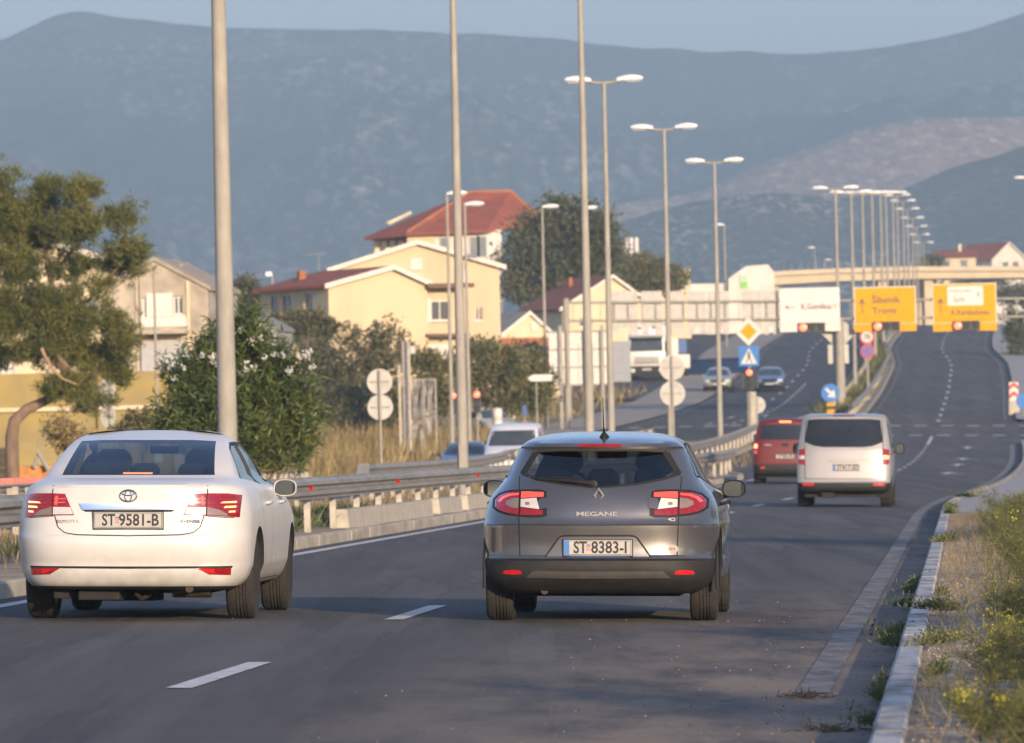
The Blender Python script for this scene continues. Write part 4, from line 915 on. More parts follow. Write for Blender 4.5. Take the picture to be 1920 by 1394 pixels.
# ------------------------------------------------------------------ vehicles farther off
M_DGLASS = mat('window_black', (.012, .014, .016), .08, var=(.02, .022, .024), scale=2, spec=.6)
M_WSCREEN = mat('windscreen_dark', (.035, .045, .05), .08, var=(.06, .07, .075), scale=1.5, spec=.7)
def hull_body(t, H, pm, mi=lambda z, p: 0, name='body'):
    mb = MB(); H.solid(mb, mi=mi); return mb.build(name, [pm, M_UNDER, M_CABIN, M_BLACK], t, smooth=34)
def arches(t, H, ys, r, w):
    for y in ys:
        for s in (-1, 1):
            b = MB(); x = abs(H.side(y, .5).x)+.004; b.prism([(y+r*math.cos(a), r*.9+r*math.sin(a)) for a in [R(-25+23*k) for k in range(11)]], s*(x-.25), s*x, 'x'); b.build('wheel_arch', M_UNDER, t)
            wheel(t, s*(x-w/2-.0+.008), y, r*.88, w, 5, M_STEELRIM, s)
def silver_van():
    t = place_car('passenger_van', 'silver passenger van with dark rear window ahead of the grey hatchback', 1579, 143.5)
    pm = paint('silver_paint', (.36, .345, .32), .35, .38)
    H = Hull([(.30, .84, .12, 5.0, .03, .1, 8), (.34, .90, .03, 5.05, .04, .14, 8), (.42, .935, .0, 5.1, .04, .16, 8), (.50, .945, .0, 5.1, .04, .16, 8), (.54, .95, .03, 5.1, .04, .16, 8), (.80, .955, .06, 5.0, .04, .16, 7), (1.0, .952, .08, 4.8, .04, .17, 7), (1.15, .945, .10, 4.6, .05, .18, 7),
              (1.25, .935, .13, 4.35, .05, .18, 6.5), (1.45, .905, .20, 4.0, .05, .18, 6), (1.65, .87, .27, 3.65, .05, .18, 5.5), (1.78, .845, .31, 3.4, .05, .18, 5), (1.84, .82, .33, 3.2, .06, .2, 4.6), (1.88, .77, .40, 3.0, .08, .22, 4), (1.905, .66, .55, 2.8, .1, .2, 3.5), (1.915, .4, .9, 2.4, .06, .1, 3)], .015)
    hull_body(t, H, pm, lambda z, p: 3 if z < .50 and p[1] < 1.5 else (1 if z < .33 else 0))
    patch(H.rear, [(-.74, 1.78), (-.5, 1.80), (.5, 1.80), (.74, 1.78)], [(-.80, 1.33), (-.6, 1.25), (-.4, 1.225), (.4, 1.225), (.6, 1.25), (.80, 1.33)], 26, 8, .006, .02).build('rear_window', M_DGLASS, t, smooth=40)
    for s in (-1, 1):
        f = (lambda p: p) if s > 0 else mir
        l = patch(H.rear, f([(.79, 1.20), (.93, 1.17)]), f([(.78, .86), (.93, .88)]), 8, 8, .012, .04).build('tail_lamp', M_LENS_RED, t, smooth=40)
        patch(H.rear, f([(.80, 1.06), (.92, 1.05)]), f([(.80, .98), (.92, .98)]), 5, 2, .016, .02).build('indicator', M_LENS_CLEAR if s < 0 else M_LENS_LIT, l)
        patch(H.rear, f([(.60, .49), (.84, .49)]), f([(.60, .44), (.84, .44)]), 6, 2, .008, .02).build('reflector', M_REFLECT, t)
        q = line_on(H.rear, f([(.775, 1.84), (.80, 1.3), (.79, .58)]), .012, .003, 20); q.build('tailgate_gap', M_GASKET, t)
        patch(lambda a, z, o, s=s: H.side(a, z, o, s), [(.6, 1.72), (3.3, 1.70)], [(.6, 1.22), (3.7, 1.18)], 14, 5, .006, .02).build('side_window', M_DGLASS, t, smooth=40)
        wing_mirror(t, s*.97, 3.75, 1.18, s, M_BLACK, .2, .24)
    line_on(H.rear, [(-.79, .58), (.79, .58)], .012, .003).build('tailgate_gap', M_GASKET, t)
    line_on(H.rear, [(-.70, .98), (-.5, .965), (.5, .965), (.70, .98)], .012, .003).build('tailgate_crease', mat('crease_shade', (.30, .29, .28), .5, scale=3), t)
    patch(H.rear, [(-.30, .965), (.30, .965)], [(-.30, .925), (.30, .925)], 10, 1, .02, .03).build('handle_bar', pm, t, bevel=.004)
    number_plate(t, H.rear, .05, .81, 'ST', '417-SD', .52, .115, eu=True)
    patch(H.rear, [(-.22, 1.885), (.22, 1.885)], [(-.22, 1.860), (.22, 1.860)], 6, 1, .006, .02).build('high_brake_lamp', M_LENS_RED, t)
    patch(H.rear, [(-.62, 1.115), (-.42, 1.115)], [(-.62, 1.09), (-.42, 1.09)], 3, 1, .006, .01).build('badge', M_SILVER, t)
    b = MB(); b.box(-.80, .80, .3, 4.6, .20, .32); b.box(-.45, -.2, .1, .9, .18, .30); b.build('underbody', M_UNDER, t)
    arches(t, H, (1.0, 4.2), .38, .235)
silver_van()
def red_van():
    t = place_car('red_minivan', 'dark red minivan with lit brake light, half hidden by the silver van', 1470, 201)
    pm = paint('red_paint', (.11, .004, .004), 0., .45, coat=.15)
    H = Hull([(.26, .80, .12, 4.2, .03, .1, 8), (.32, .88, .03, 4.25, .04, .14, 8), (.45, .905, .0, 4.3, .04, .16, 8), (.56, .91, .01, 4.3, .04, .16, 8), (.60, .91, .04, 4.3, .04, .16, 8), (.95, .912, .06, 4.1, .04, .16, 7), (1.15, .90, .09, 3.7, .05, .18, 7), (1.35, .865, .14, 3.4, .05, .18, 6.5),
              (1.65, .80, .21, 2.95, .05, .18, 6), (1.78, .76, .24, 2.7, .06, .18, 5), (1.84, .70, .30, 2.5, .08, .2, 4), (1.87, .55, .5, 2.3, .1, .16, 3.5), (1.88, .3, .8, 2.0, .06, .1, 3)], .015)
    hull_body(t, H, pm, lambda z, p: 3 if z < .56 and p[1] < 1.3 else (1 if z < .31 else 0))
    patch(H.rear, [(-.66, 1.70), (.66, 1.70)], [(-.74, 1.27), (.74, 1.27)], 16, 6, .006, .02).build('rear_window', M_DGLASS, t, smooth=40)
    for s in (-1, 1):
        f = (lambda p: p) if s > 0 else mir
        l = patch(H.rear, f([(.77, 1.22), (.885, 1.20)]), f([(.79, .84), (.90, .86)]), 6, 8, .012, .04).build('tail_lamp', M_LENS_RED, t, smooth=40)
        patch(H.rear, f([(.795, 1.14), (.885, 1.14)]), f([(.80, 1.03), (.885, 1.03)]), 4, 3, .016, .02).build('brake_segment', M_LENS_LIT, l)
        patch(H.rear, f([(.805, .95), (.88, .95)]), f([(.81, .88), (.88, .88)]), 4, 3, .016, .02).build('light_segment', M_LENS_GLOW, l)
        patch(H.rear, f([(.58, .50), (.70, .50)]), f([(.58, .44), (.70, .44)]), 4, 2, .01, .02).build('reflector', M_REFLECT, t)
        wing_mirror(t, s*.90, 2.9, 1.12, s, M_BLACK, .2, .2)
        MB().tube([(s*.62, .5, 1.88), (s*.62, .55, 1.94), (s*.60, 2.1, 1.95), (s*.60, 2.15, 1.88)], .02, 6).build('roof_rail', M_CHROME, t, smooth=50)
        patch(lambda a, z, o, s=s: H.side(a, z, o, s), [(.5, 1.66), (2.6, 1.66)], [(.5, 1.24), (3.2, 1.18)], 10, 4, .006, .02).build('side_window', M_DGLASS, t, smooth=40)
    patch(H.rear, [(-.17, 1.80), (.17, 1.80)], [(-.17, 1.765), (.17, 1.765)], 4, 1, .008, .02).build('high_brake_lamp', M_LENS_LIT, t)
    number_plate(t, H.rear, 0, .79, 'ST', '906-PK', .52, .115)
    patch(H.rear, [(-.10, 1.16), (.10, 1.16)], [(-.08, 1.08), (.08, 1.08)], 4, 2, .015, .02).build('emblem', M_GASKET, t)
    patch(H.rear, [(-.6, 1.135), (-.4, 1.135)], [(-.6, 1.105), (-.4, 1.105)], 3, 1, .006, .01).build('badge', M_SILVER, t)
    MB().box(-.75, .75, .3, 4.0, .18, .3).build('underbody', M_UNDER, t)
    arches(t, H, (.85, 3.5), .36, .21)
red_van()
def front_car(name, label, px, d, pm, kind='hatch', group=None, W=.87, beacon=False, plate=('ST', '250-KC'), yaw=0.):
    t = place_car(name, label, px, d, group=group, flip=True, yaw=yaw)
    s = W/.87
    if kind == 'van':
        rw = [(.28, .84, .1, 5.0, .04, .12, 6), (.40, .93, .0, 5.08, .05, .2, 5), (.60, .95, .0, 5.1, .06, .25, 4.5), (.90, .955, .0, 5.05, .07, .28, 4), (1.10, .95, .02, 4.85, .08, .28, 4), (1.25, .935, .05, 4.45, .08, .22, 5), (1.35, .92, .08, 4.22, .07, .18, 6), (1.8, .83, .2, 3.6, .06, .16, 6), (1.95, .80, .25, 3.35, .06, .16, 5), (2.05, .74, .3, 3.1, .08, .2, 4), (2.10, .6, .4, 2.9, .1, .2, 3.5), (2.12, .3, .8, 2.4, .05, .1, 3)]
        ws = ([(-.74, 1.86), (.74, 1.86)], [(-.84, 1.30), (.84, 1.30)]); hl = (.80, 1.02); zr = 2.1
    else:
        rw = [(.22, .74, .15, 4.0, .04, .12, 6), (.32, .83, .03, 4.12, .05, .25, 5), (.50, .86, .0, 4.2, .07, .30, 4), (.68, .87, .0, 4.15, .08, .32, 3.8), (.80, .868, .02, 4.0, .09, .32, 3.8), (.90, .85, .05, 3.5, .09, .25, 4), (.97, .82, .1, 3.15, .08, .18, 5), (1.2, .70, .3, 2.65, .07, .15, 5), (1.36, .61, .5, 2.3, .08, .16, 4.5), (1.42, .53, .7, 2.1, .1, .18, 4), (1.46, .3, 1.1, 1.8, .06, .1, 3)]
        ws = ([(-.55, 1.355), (.55, 1.355)], [(-.70, .99), (.70, .99)]); hl = (.62, .77); zr = 1.46
    H = Hull([(z, w_*s, a, b, c, e, p) for z, w_, a, b, c, e, p in rw], .02)
    hull_body(t, H, pm, lambda z, p: 1 if z < .31 else 0)
    patch(H.front, *[[(x*s, z) for x, z in q] for q in ws], 14, 6, .006, .02).build('windscreen', M_WSCREEN, t, smooth=40)
    for sg in (-1, 1):
        f = (lambda p: p) if sg > 0 else mir
        patch(H.front, f([(.50*s, hl[1]), (.80*s, hl[1]+.03)]), f([(.48*s, hl[0]), (.78*s, hl[0]+.02)]), 8, 4, .010, .04).build('headlamp', M_HEADL, t, smooth=40)
        patch(H.front, f([(.50*s, .40), (.70*s, .40)]), f([(.50*s, .31), (.68*s, .32)]), 4, 2, .006, .03).build('fog_lamp', M_BLACK, t)
        wing_mirror(t, sg*W*1.0, (3.2 if kind == 'van' else 2.9), (1.4 if kind == 'van' else 1.0), sg, M_BLACK if kind == 'van' else pm, .19, .15)
        sw = [(2.0, 1.80), (3.2, 1.80)], [(2.0, 1.30), (3.9, 1.28)]
        if kind != 'van': sw = [(.7, 1.30), (2.2, 1.32)], [(.7, 1.02), (2.75, 1.0)]
        patch(lambda a, z, o, sg=sg: H.side(a, z, o, sg), *sw, 10, 4, .006, .02).build('side_window', M_DGLASS, t, smooth=40)
    patch(H.front, [(-.42*s, hl[1]-.03), (.42*s, hl[1]-.03)], [(-.42*s, hl[0]-.02), (.42*s, hl[0]-.02)], 8, 2, .008, .03).build('grille', M_BLACK, t)
    patch(H.front, [(-.45*s, .42), (.45*s, .42)], [(-.42*s, .30), (.42*s, .30)], 8, 2, .006, .03).build('air_intake', M_BLACK, t)
    pl = patch(H.front, [(-.26, .54), (.26, .54)], [(-.26, .43), (.26, .43)], 6, 1, .016, .02).build('number_plate', M_PLATE, t)
    if beacon:
        MB().box(-.45, .45, 1.7, 1.95, zr-.01, zr+.09).build('roof_bar', M_BLACK, t, bevel=.02)
    arches(t, H, (.8, 3.35) if kind != 'van' else (1.0, 4.2), .35, .2)
    MB().box(-.7*s, .7*s, .3, 3.9, .16, .26).build('underbody', M_UNDER, t)
    return t
front_car('blue_car', 'blue hatchback coming downhill between the priority sign and the gantry post', 1449, 436, paint('blue_paint', (.030, .068, .15), .1, .3), W=.88)
front_car('pale_car', 'pale greenish car coming downhill behind the lamp pole', 1352, 438, paint('pale_paint', (.26, .28, .21), .1, .35), W=.86)
front_car('white_van', 'white van with big windscreen coming up behind the guardrail, right of the dark car', 976, 262, paint('van_white', (.70, .70, .70), 0, .35), 'van', W=.92, beacon=False)
front_car('dark_car', 'dark blue saloon coming along the other carriageway behind the thick lamp pole', 882, 268, paint('dark_paint', (.020, .024, .034), .1, .4), W=.90)
front_car('estate_car', 'small cream car parked among the bushes beyond the grass verge', 888, 336, paint('cream_paint', (.55, .50, .38), 0, .45), W=.84, yaw=.45)
def lorry():
    t = place_car('lorry', 'white lorry with dark bumper parked beside the grey container', 1219, 466, 'truck', flip=True)
    wp = paint('lorry_white', (.72, .71, .69), 0, .4)
    b = MB(); b.prism([(0, .95), (2.1, .95), (2.25, 1.4), (2.2, 2.0), (1.95, 3.0), (1.6, 3.1), (0, 3.1)], -1.2, 1.2, 'x'); b.build('cab', wp, t, bevel=.08, smooth=40)
    b = MB(); b.prism([(.2, 3.08), (1.7, 3.08), (1.35, 3.75), (.2, 3.85)], -1.1, 1.1, 'x'); fa = b.build('roof_fairing', wp, t, bevel=.06, smooth=40)
    for s in (-1, 1): MB().add([(s*.35, 1.60, 3.42), (s*.75, 1.56, 3.52), (s*.70, 1.48, 3.62), (s*.40, 1.52, 3.55)], [(0, 1, 2, 3)]).build('fairing_mark', M_BLACK, fa)
    MB().add([(-1.08, 2.215, 1.98), (1.08, 2.215, 1.98), (1.02, 2.0, 2.85), (-1.02, 2.0, 2.85)], [(0, 1, 2, 3)]).build('windscreen', M_WSCREEN, t)
    MB().prism([(2.18, 2.85), (2.45, 2.80), (2.45, 2.9), (1.95, 3.0)], -1.1, 1.1, 'x').build('sun_visor', M_WSCREEN, t)
    for k in range(3): MB().box(-.8, .8, 2.24, 2.29, 1.20+k*.16, 1.26+k*.16).build('grille_bar', M_BLACK, t)
    MB().box(-1.22, 1.22, 1.5, 2.32, .35, 1.0).build('bumper', M_BLACK, t, bevel=.05)
    MB().box(-.3, .3, 2.33, 2.35, .72, .86).build('number_plate', M_PLATE, t)
    for s in (-1, 1):
        MB().lathe([(.001, .02), (.14, .01), (.16, -.05)], 16, 0, Matrix.Translation((s*.92, 2.34, .72)), 'y').build('headlamp', M_HEADL, t, smooth=40)
        MB().box(s*1.3-.1, s*1.3+.1, 1.9, 2.05, 1.9, 2.6).build('wing_mirror', M_BLACK, t, bevel=.03)
        for y in (1.2, -3.5, -4.8): wheel(t, s*1.05, y, .5, .3, 6, M_STEELRIM, s)
    MB().box(-1.25, 1.25, -6.5, -.1, 1.1, 3.6).build('load_box', wp, t, bevel=.03)
    MB().box(-.5, .5, -6.3, 1.5, .6, 1.05).build('chassis', M_UNDER, t)
lorry()
# ================================================================== STREET FURNITURE
M_GALV = mat('galvanised_steel', (.32, .30, .255), .75, .0, var=(.25, .235, .20), scale=6, stretch=(1, 1, .3), bump=.15)
M_CONCP = mat('concrete_post', (.46, .42, .35), .85, var=(.34, .31, .26), scale=5, bump=.4, bscale=40)
M_LUM = mat('luminaire_shell', (.80, .80, .78), .35, scale=4)
M_LUMG = mat('luminaire_glass', (.55, .55, .52), .2, scale=4)
M_RAIL = mat('rail_zinc', (.40, .37, .32), .5, .45, var=(.28, .26, .23), scale=3, stretch=(1, .3, 1), bump=.1)
M_SIGNB = mat('sign_back', (.46, .45, .41), .6, .0, var=(.38, .37, .34), scale=3)
M_WHITE = mat('sign_white', (.60, .58, .54), .45, scale=5)
M_YEL = mat('sign_yellow', (.64, .32, .0), .7, scale=4, spec=.2)
M_SBLUE = mat('sign_blue', (.03, .17, .48), .4, scale=4)
M_SRED = mat('sign_red', (.55, .03, .03), .4, scale=4)
M_SBLACK = mat('sign_black', (.02, .02, .02), .5, scale=4)
M_SIGLIT = mat('signal_red_lit', (.8, .1, .05), .3, scale=10, emit=(1, .09, .04), estr=2.6)
M_SIGOFF = mat('signal_lens_off', (.02, .02, .018), .7, scale=10)
def luminaire(parent, x0, s, tilt=.07, L=.84):
    """flat bowl lamp head growing from x0 to the side s"""
    b = MB(); rows = []
    for i in range(9):
        t = i/8; wv = .17*math.sin(math.pi*min(1, .16+t*.80))**.6*(1 if t < .75 else 1-(t-.75)*1.3); h = .155*math.sin(math.pi*min(1, .18+t*.74))**.7; x = x0+s*L*t; z = .06+tilt*L*t
        rows.append([(x, wv*math.cos(a), z+(h*math.sin(a) if math.sin(a) > 0 else .03*math.sin(a))) for a in [2*math.pi*k/14 for k in range(14)]])
    b.grid(rows, close=True); b.f.append(tuple(range(14))); b.m.append(0); b.f.append(tuple(range(8*14, 9*14))); b.m.append(0)
    o = b.build('lamp_head', M_LUM, parent, smooth=50)
    g = MB(); g.box(x0+s*L*.35, x0+s*L*.9, -.10, .10, tilt*L*.5-.005, tilt*L*.5+.03) if s > 0 else g.box(x0-L*.9, x0-L*.35, -.10, .10, tilt*L*.5-.005, tilt*L*.5+.03); g.build('lamp_glass', M_LUMG, o, bevel=.01)
    return o
def lamp_double(label, group, h=12., r0=.125, r1=.06):
    t = thing('street_lamp', label, 'street lamp', group=group)
    MB().tube([(0, 0, -.1), (0, 0, 2.0), (0, 0, h)], [r0, r0*.92, r1], 12).build('pole', M_GALV, t, smooth=50)
    MB().box(-.2, .2, -.2, .2, -.08, .02).build('base_plate', M_GALV, t)
    MB().box(-.07, .07, -.135, -.10, .8, 1.3).build('access_door', M_GALV, t)
    arm = MB().tube([(-.52, 0, h+.07), (-.3, 0, h+.02), (0, 0, h), (.3, 0, h+.02), (.52, 0, h+.07)], .045, 8).build('arm', M_GALV, t, smooth=50)
    for s in (-1, 1):
        l = luminaire(t, .42*s, s); l.location.z = h
    return t
near = lamp_double('thick near lamp post rising beside the oleander behind the white saloon', 'double street lamps on the median', r0=.17, r1=.095)
near.location = GX(427, 114); near.rotation_euler = (0, 0, -HEAD)
proto = lamp_double('lamp post behind the guardrail standing before the dark car and yellow house', 'double street lamps on the median')
proto.location = GX(867, 152); proto.rotation_euler = (0, 0, -HEAD)
G2 = 'double street lamps on the median'
for px, d, lb in ((1106, 176, 'lamp post rising just left of the hatchback aerial, its top out of sight'), (1147, 228, 'double street lamp, highest pair of heads fully in sight'), (1258, 267, 'double street lamp whose base hides behind the two round sign backs'),
                  (1351, 305, 'double street lamp standing before the pale greenish car')):
    o = dup(proto, lb, GX(px, d), (0, 0, -HEAD), G2)
    o.scale.z = {176: 1.08, 228: 1.062, 267: 1.045, 305: 1.017}[d]
ordn = ['first', 'second', 'third', 'fourth', 'fifth', 'sixth', 'seventh', 'eighth', 'ninth', 'tenth', 'eleventh', 'twelfth', 'thirteenth', 'fourteenth']
for i, px in enumerate((1577, 1606, 1627, 1645, 1661, 1671, 1684, 1692, 1703, 1711, 1720, 1727, 1733, 1740)):
    d = 381+38*i; p = GX(px, d); p.z += 0
    dup(proto, f'double street lamp on the far median, {ordn[i]} from the gantry', p, (0, 0, -heading(d)), 'double street lamps beyond the gantry')
def lamp_single(label, h, px, d, side=1, group='single street lamps along the far roadside'):
    t = thing('roadside_lamp', label, 'street lamp', GX(px, d), (0, 0, 0), group)
    MB().tube([(0, 0, -.1), (0, 0, h)], [.10, .055], 10).build('pole', M_GALV, t, smooth=50)
    l = luminaire(t, 0, side); l.location.z = h
    MB().tube([(-.05*side, 0, h+.03), (.25*side, 0, h+.07)], .04, 8).build('arm', M_GALV, t, smooth=50)
    return t
def top_lamp(label, pxb, pyt, d, side, **k):
    g = GX(pxb, d); zt = P(pxb, pyt, d).z; lamp_single(label, zt-g.z, pxb, d, side, **k)
top_lamp('single-headed street lamp just left of the thick pole by the yellow house', 848, 368, 295, 1)
top_lamp('single-headed street lamp just right of the thick pole before the yellow house', 881, 388, 305, 1)
top_lamp('single-headed street lamp before the big broad tree', 1026, 392, 352, 1)
top_lamp('single-headed street lamp showing only its head beside the tall pole', 1101, 394, 392, 1)
top_lamp('small far street lamp left of the white building with green sign', 1367, 424, 560, -1)
top_lamp('tiny far street lamp low over the bridge, left one', 1536, 466, 860, -1)
top_lamp('tiny far street lamp low over the bridge, right one', 1554, 489, 930, 1)
top_lamp('street lamp at the right edge of the picture, its head cut off', 1934, 336, 520, -1)

# ---- guardrails
WPROF = [(0, -.155), (.0, -.125), (.075, -.095), (.075, -.045), (.0, -.02), (.0, .02), (.075, .045), (.075, .095), (0, .125), (0, .155)]
def guardrail(name, label, path, side, post_step=4., h=.62, beam=4., base=.1, reflectors=(), posts_m=None, w=.055, group=None):
    """path: list of (u, Y); side +1: beam face to the right of travel"""
    t = thing(name, label, 'guardrail', (0, 0, 0), group=group)
    Yv = [p[1] for p in path]; fu = pw(Yv, [p[0] for p in path])
    def pt(Y, off, z): 
        hd = math.atan((LX(Y+1)+fu(Y+1)-LX(Y-1)-fu(Y-1))/2); p = U(fu(Y), Y, base)
        return Vector((p.x+off*math.cos(hd)*side, p.y-off*math.sin(hd)*side, p.z+z))
    Y = Yv[0]
    while Y < Yv[-1]-.1:
        Y2 = min(Y+beam, Yv[-1]); n = 2 if beam <= 4 else int(beam/3); rows = []
        for i in range(n+1):
            y = Y+(Y2-Y)*i/n+(.12 if i == n else 0); rows.append([pt(y, a+.004*(i == n), h+b) for a, b in WPROF])
        b = MB(); b.grid(rows); o = b.build('beam', M_RAIL, t, smooth=25, fix=False); Y = Y2
    me = MB().box(-.045, .045, -w, w, -.4, h+.12).mesh('post', posts_m or M_CONCP, bevel=.006); Y = Yv[0]+.6
    sp = MB().box(-.06, .06, -.05, .05, h-.10, h+.10).mesh('spacer', M_RAIL)
    while Y < Yv[-1]:
        p = pt(Y, -.13, 0); o = link('post', me, t, p, (0, 0, -heading(Y))); link('spacer', sp, o, (side*.06, 0, 0)); Y += post_step
    rm = MB().box(-.012, .0, -.04, .04, -.045, .045).mesh('reflector', M_REFLECT)
    for Y in reflectors: link('reflector', rm, t, pt(Y, .03, h), (0, 0, -heading(Y)+R(60)))
    return t
ga = guardrail('guardrail', 'long galvanised guardrail on low kerb beside the white saloon', [(-4.62, 34), (-4.62, 150), (-4.62, 212), (-4.85, 224)], 1, reflectors=(97.5, 112.5, 131, 149))
for y0, y1 in ((103, 119.4), (121, 126.4), (128, 150)):
    b = MB(); rows = []
    for i in range(5):
        y = y0+(y1-y0)*i/4; rows.append([U(-4.74, y, .05), U(-4.74, y, .37), U(-4.58, y, .37), U(-4.55, y, .05)])
    b.grid(rows, close=True); b.f += [(0, 1, 2, 3), (16, 17, 18, 19)]; b.m += [0, 0]; b.build('concrete_plinth', M_CONCP, ga, smooth=30)
guardrail('guardrail', 'higher galvanised guardrail starting with a sloping end behind the long one', [(-8.9, 154), (-9.6, 170), (-12.4, 228)], 1, h=.66)
t = thing('rail_terminal', 'grey sloping end piece of the higher guardrail', 'guardrail end', U(-8.9, 153.8, .1), (0, 0, -HEAD))
MB().prism([(.0, .84), (.0, .45), (-2.2, -.05), (-2.6, -.05), (-2.2, .1)], -.12, .12, 'x').build('sloped_beam', M_GALV, t, bevel=.01)
MB().box(-.05, .05, -.8, -.7, -.3, .5).build('post', M_CONCP, t)
guardrail('guardrail', 'low guardrail seen from behind with its posts showing, under the oleander', [(-9.5, 96), (-9.5, 148)], -1, h=.58, post_step=2.)
guardrail('guardrail', 'guardrail curving round the median nose left of the red minivan', [(-7.6, 236), (-7.5, 270), (-7.5, 306)], 1, h=.62, beam=6)
guardrail('guardrail', 'guardrail along the other carriageway on the near median', [(-12.9, 232), (-12.9, 262), (-11.6, 300)], -1, h=.62, beam=6)
guardrail('guardrail', 'winding guardrail on the far median beside our lanes', [(-4.35, 356), (-4.35, 640)], 1, h=.62, beam=9, post_step=6)
guardrail('guardrail', 'winding guardrail on the far median beside the oncoming lanes', [(-5.7, 372), (-5.7, 640)], -1, h=.62, beam=9, post_step=6)

# ---- sign builders
def disc(mb_name, parent, x, z, r, m, y=0., th=.02, n=28):
    return MB().lathe([(.001, -th/2), (r, -th/2), (r, th/2), (.001, th/2)], n, 0, Matrix.Translation((x, y, z)), 'y').build(mb_name, m, parent, smooth=30)
def post(parent, h, r=.035, m=None, x=0., y=0., name='post'):
    return MB().tube([(x, y, -.3), (x, y, h)], r, 10).build(name, m or M_GALV, parent, smooth=50)
def back_discs(label, px, d, pys, r, yaw=0., rp=.035, top=None):
    g = GX(px, d); t = thing('round_signs', label, 'road sign', g, (0, 0, -HEAD+yaw)); zs = [P(px, py, d).z-g.z for py in pys]
    post(t, (top or max(zs)+r*.9), rp)
    for z in zs:
        o = disc('sign_plate', t, 0, z, r, M_SIGNB, .06); MB().box(-r*.75, r*.75, .02, .045, z-.02, z+.02).build('bracket', M_GALV, o)
        MB().lathe([(.001, .075), (r*.96, .075), (r*.96, .078), (.001, .078)], 28, 0, Matrix.Translation((0, 0, z)), 'y').build('sign_face', M_SRED, o)
    return t
back_discs('pair of round sign backs on one post left of the concrete pole', 714, 178, (716, 764), .325)
t = back_discs('pair of round signs seen nearly edge-on beside the pine trunk', 207, 196, (733, 781), .37, yaw=R(62), rp=.03); post(t, 2.3, .03, None, -.02, -.22, 'second_post')
back_discs('pair of big round sign backs behind the third lamp post', 1263, 262, (690, 738), .47, rp=.05)
# crossing sign post with signal
d = 330; g = GX(1408, d); t = thing('crossing_sign_post', 'post with yellow diamond, pedestrian sign and small red signal', 'road sign', g, (0, 0, -HEAD))
def zz(px, py, d, g): return P(px, py, d).z-g.z
zt = zz(1404, 622, d, g); zp = zz(1404, 668, d, g); zs = zz(1404, 699, d, g)
MB().tube([(0, 0, -.3), (0, 0, zt+.3)], .05, 10).build('post', M_GALV, t, smooth=50)
MB().box(-.12, .28, .06, .3, -.3, zz(1404, 735, d, g)).build('concrete_column', M_CONCP, t, bevel=.02)
def diamond(r): return [(0, r), (r, 0), (0, -r), (-r, 0)]
o = MB().prism([(x, z+zt) for x, z in diamond(.66)], -.09, -.07, 'y').build('priority_sign', M_WHITE, t); MB().prism([(x, z+zt) for x, z in diamond(.40)], -.096, -.091, 'y').build('yellow_diamond', M_YEL, o)
s_ = .47; o = MB().box(-s_, s_, -.09, -.07, zp-s_, zp+s_).build('crossing_sign', M_SBLUE, t)
tri = MB().prism([(-.38, zp-.36), (.38, zp-.36), (0, zp+.38)], -.096, -.091, 'y').build('white_triangle', M_WHITE, o)
b = MB(); y0 = -.1
b.add([(-.06, y0, zp+.10), (.0, y0, zp+.13), (.06, y0, zp+.10), (.06, y0, zp+.19), (-.0, y0, zp+.22), (-.06, y0, zp+.19)], [(0, 1, 2, 3, 4, 5)])
b.add([(-.07, y0, zp+.09), (.07, y0, zp+.09), (.05, y0, zp-.08), (-.05, y0, zp-.08)], [(0, 1, 2, 3)])
b.add([(-.05, y0, zp-.08), (.01, y0, zp-.08), (-.10, y0, zp-.30), (-.15, y0, zp-.30)], [(0, 1, 2, 3)]); b.add([(0, y0, zp-.08), (.05, y0, zp-.08), (.15, y0, zp-.30), (.09, y0, zp-.30)], [(0, 1, 2, 3)])
b.build('walking_figure', M_SBLACK, tri)
def signal(parent, x, y, z, lit=True, n=3, horizontal=False, s=.11, name='signal_head'):
    """signal head: housing, lenses, visors"""
    b = MB(); L_ = n*s*2.5
    if horizontal: b.box(x-s*1.25, x+L_-s*1.25, y, y+.2, z-s*1.3, z+s*1.3)
    else: b.box(x-s*1.3, x+s*1.3, y, y+.2, z-L_+s*1.25, z+s*1.25)
    h = b.build(name, M_SBLACK, parent, bevel=.02)
    for k in range(n):
        cx, cz = (x+k*s*2.5, z) if horizontal else (x, z-k*s*2.5)
        MB().lathe([(.001, -.02), (s*.7, -.012), (s, 0)], 18, 0, Matrix.Translation((cx, y-.004, cz)), 'y').build('signal_lens', M_SIGLIT if (lit and k == 0) else M_SIGOFF, h, smooth=40)
        MB().tube([(cx+s*1.08*math.cos(R(20+14*i)), y-.10, cz+s*1.08*math.sin(R(20+14*i))) for i in range(11)], .012, 4).build('visor', M_SBLACK, h)
    return h
signal(t, .0, -.26, zs, s=.13)
for s in (-1, 1): MB().box(s*.34-.09, s*.34+.09, -.2, .1, zs-.75, zs-.05).build('side_signal', M_SBLACK, t, bevel=.02)
back_discs('lone round sign back low on the post under the small red signal', 1421, 333, (760,), .40)
# two far signals by the thick pole
for px, py, lb in ((851, 742, 'small red traffic light left of the thick lamp pole'), (896, 740, 'small red traffic light right of the thick lamp pole')):
    d = 312; g = GX(px, d); t = thing('traffic_light', lb, 'traffic light', g, (0, 0, 0)); z = zz(px, py, d, g); post(t, z+.3, .05); signal(t, 0, -.25, z, s=.13)
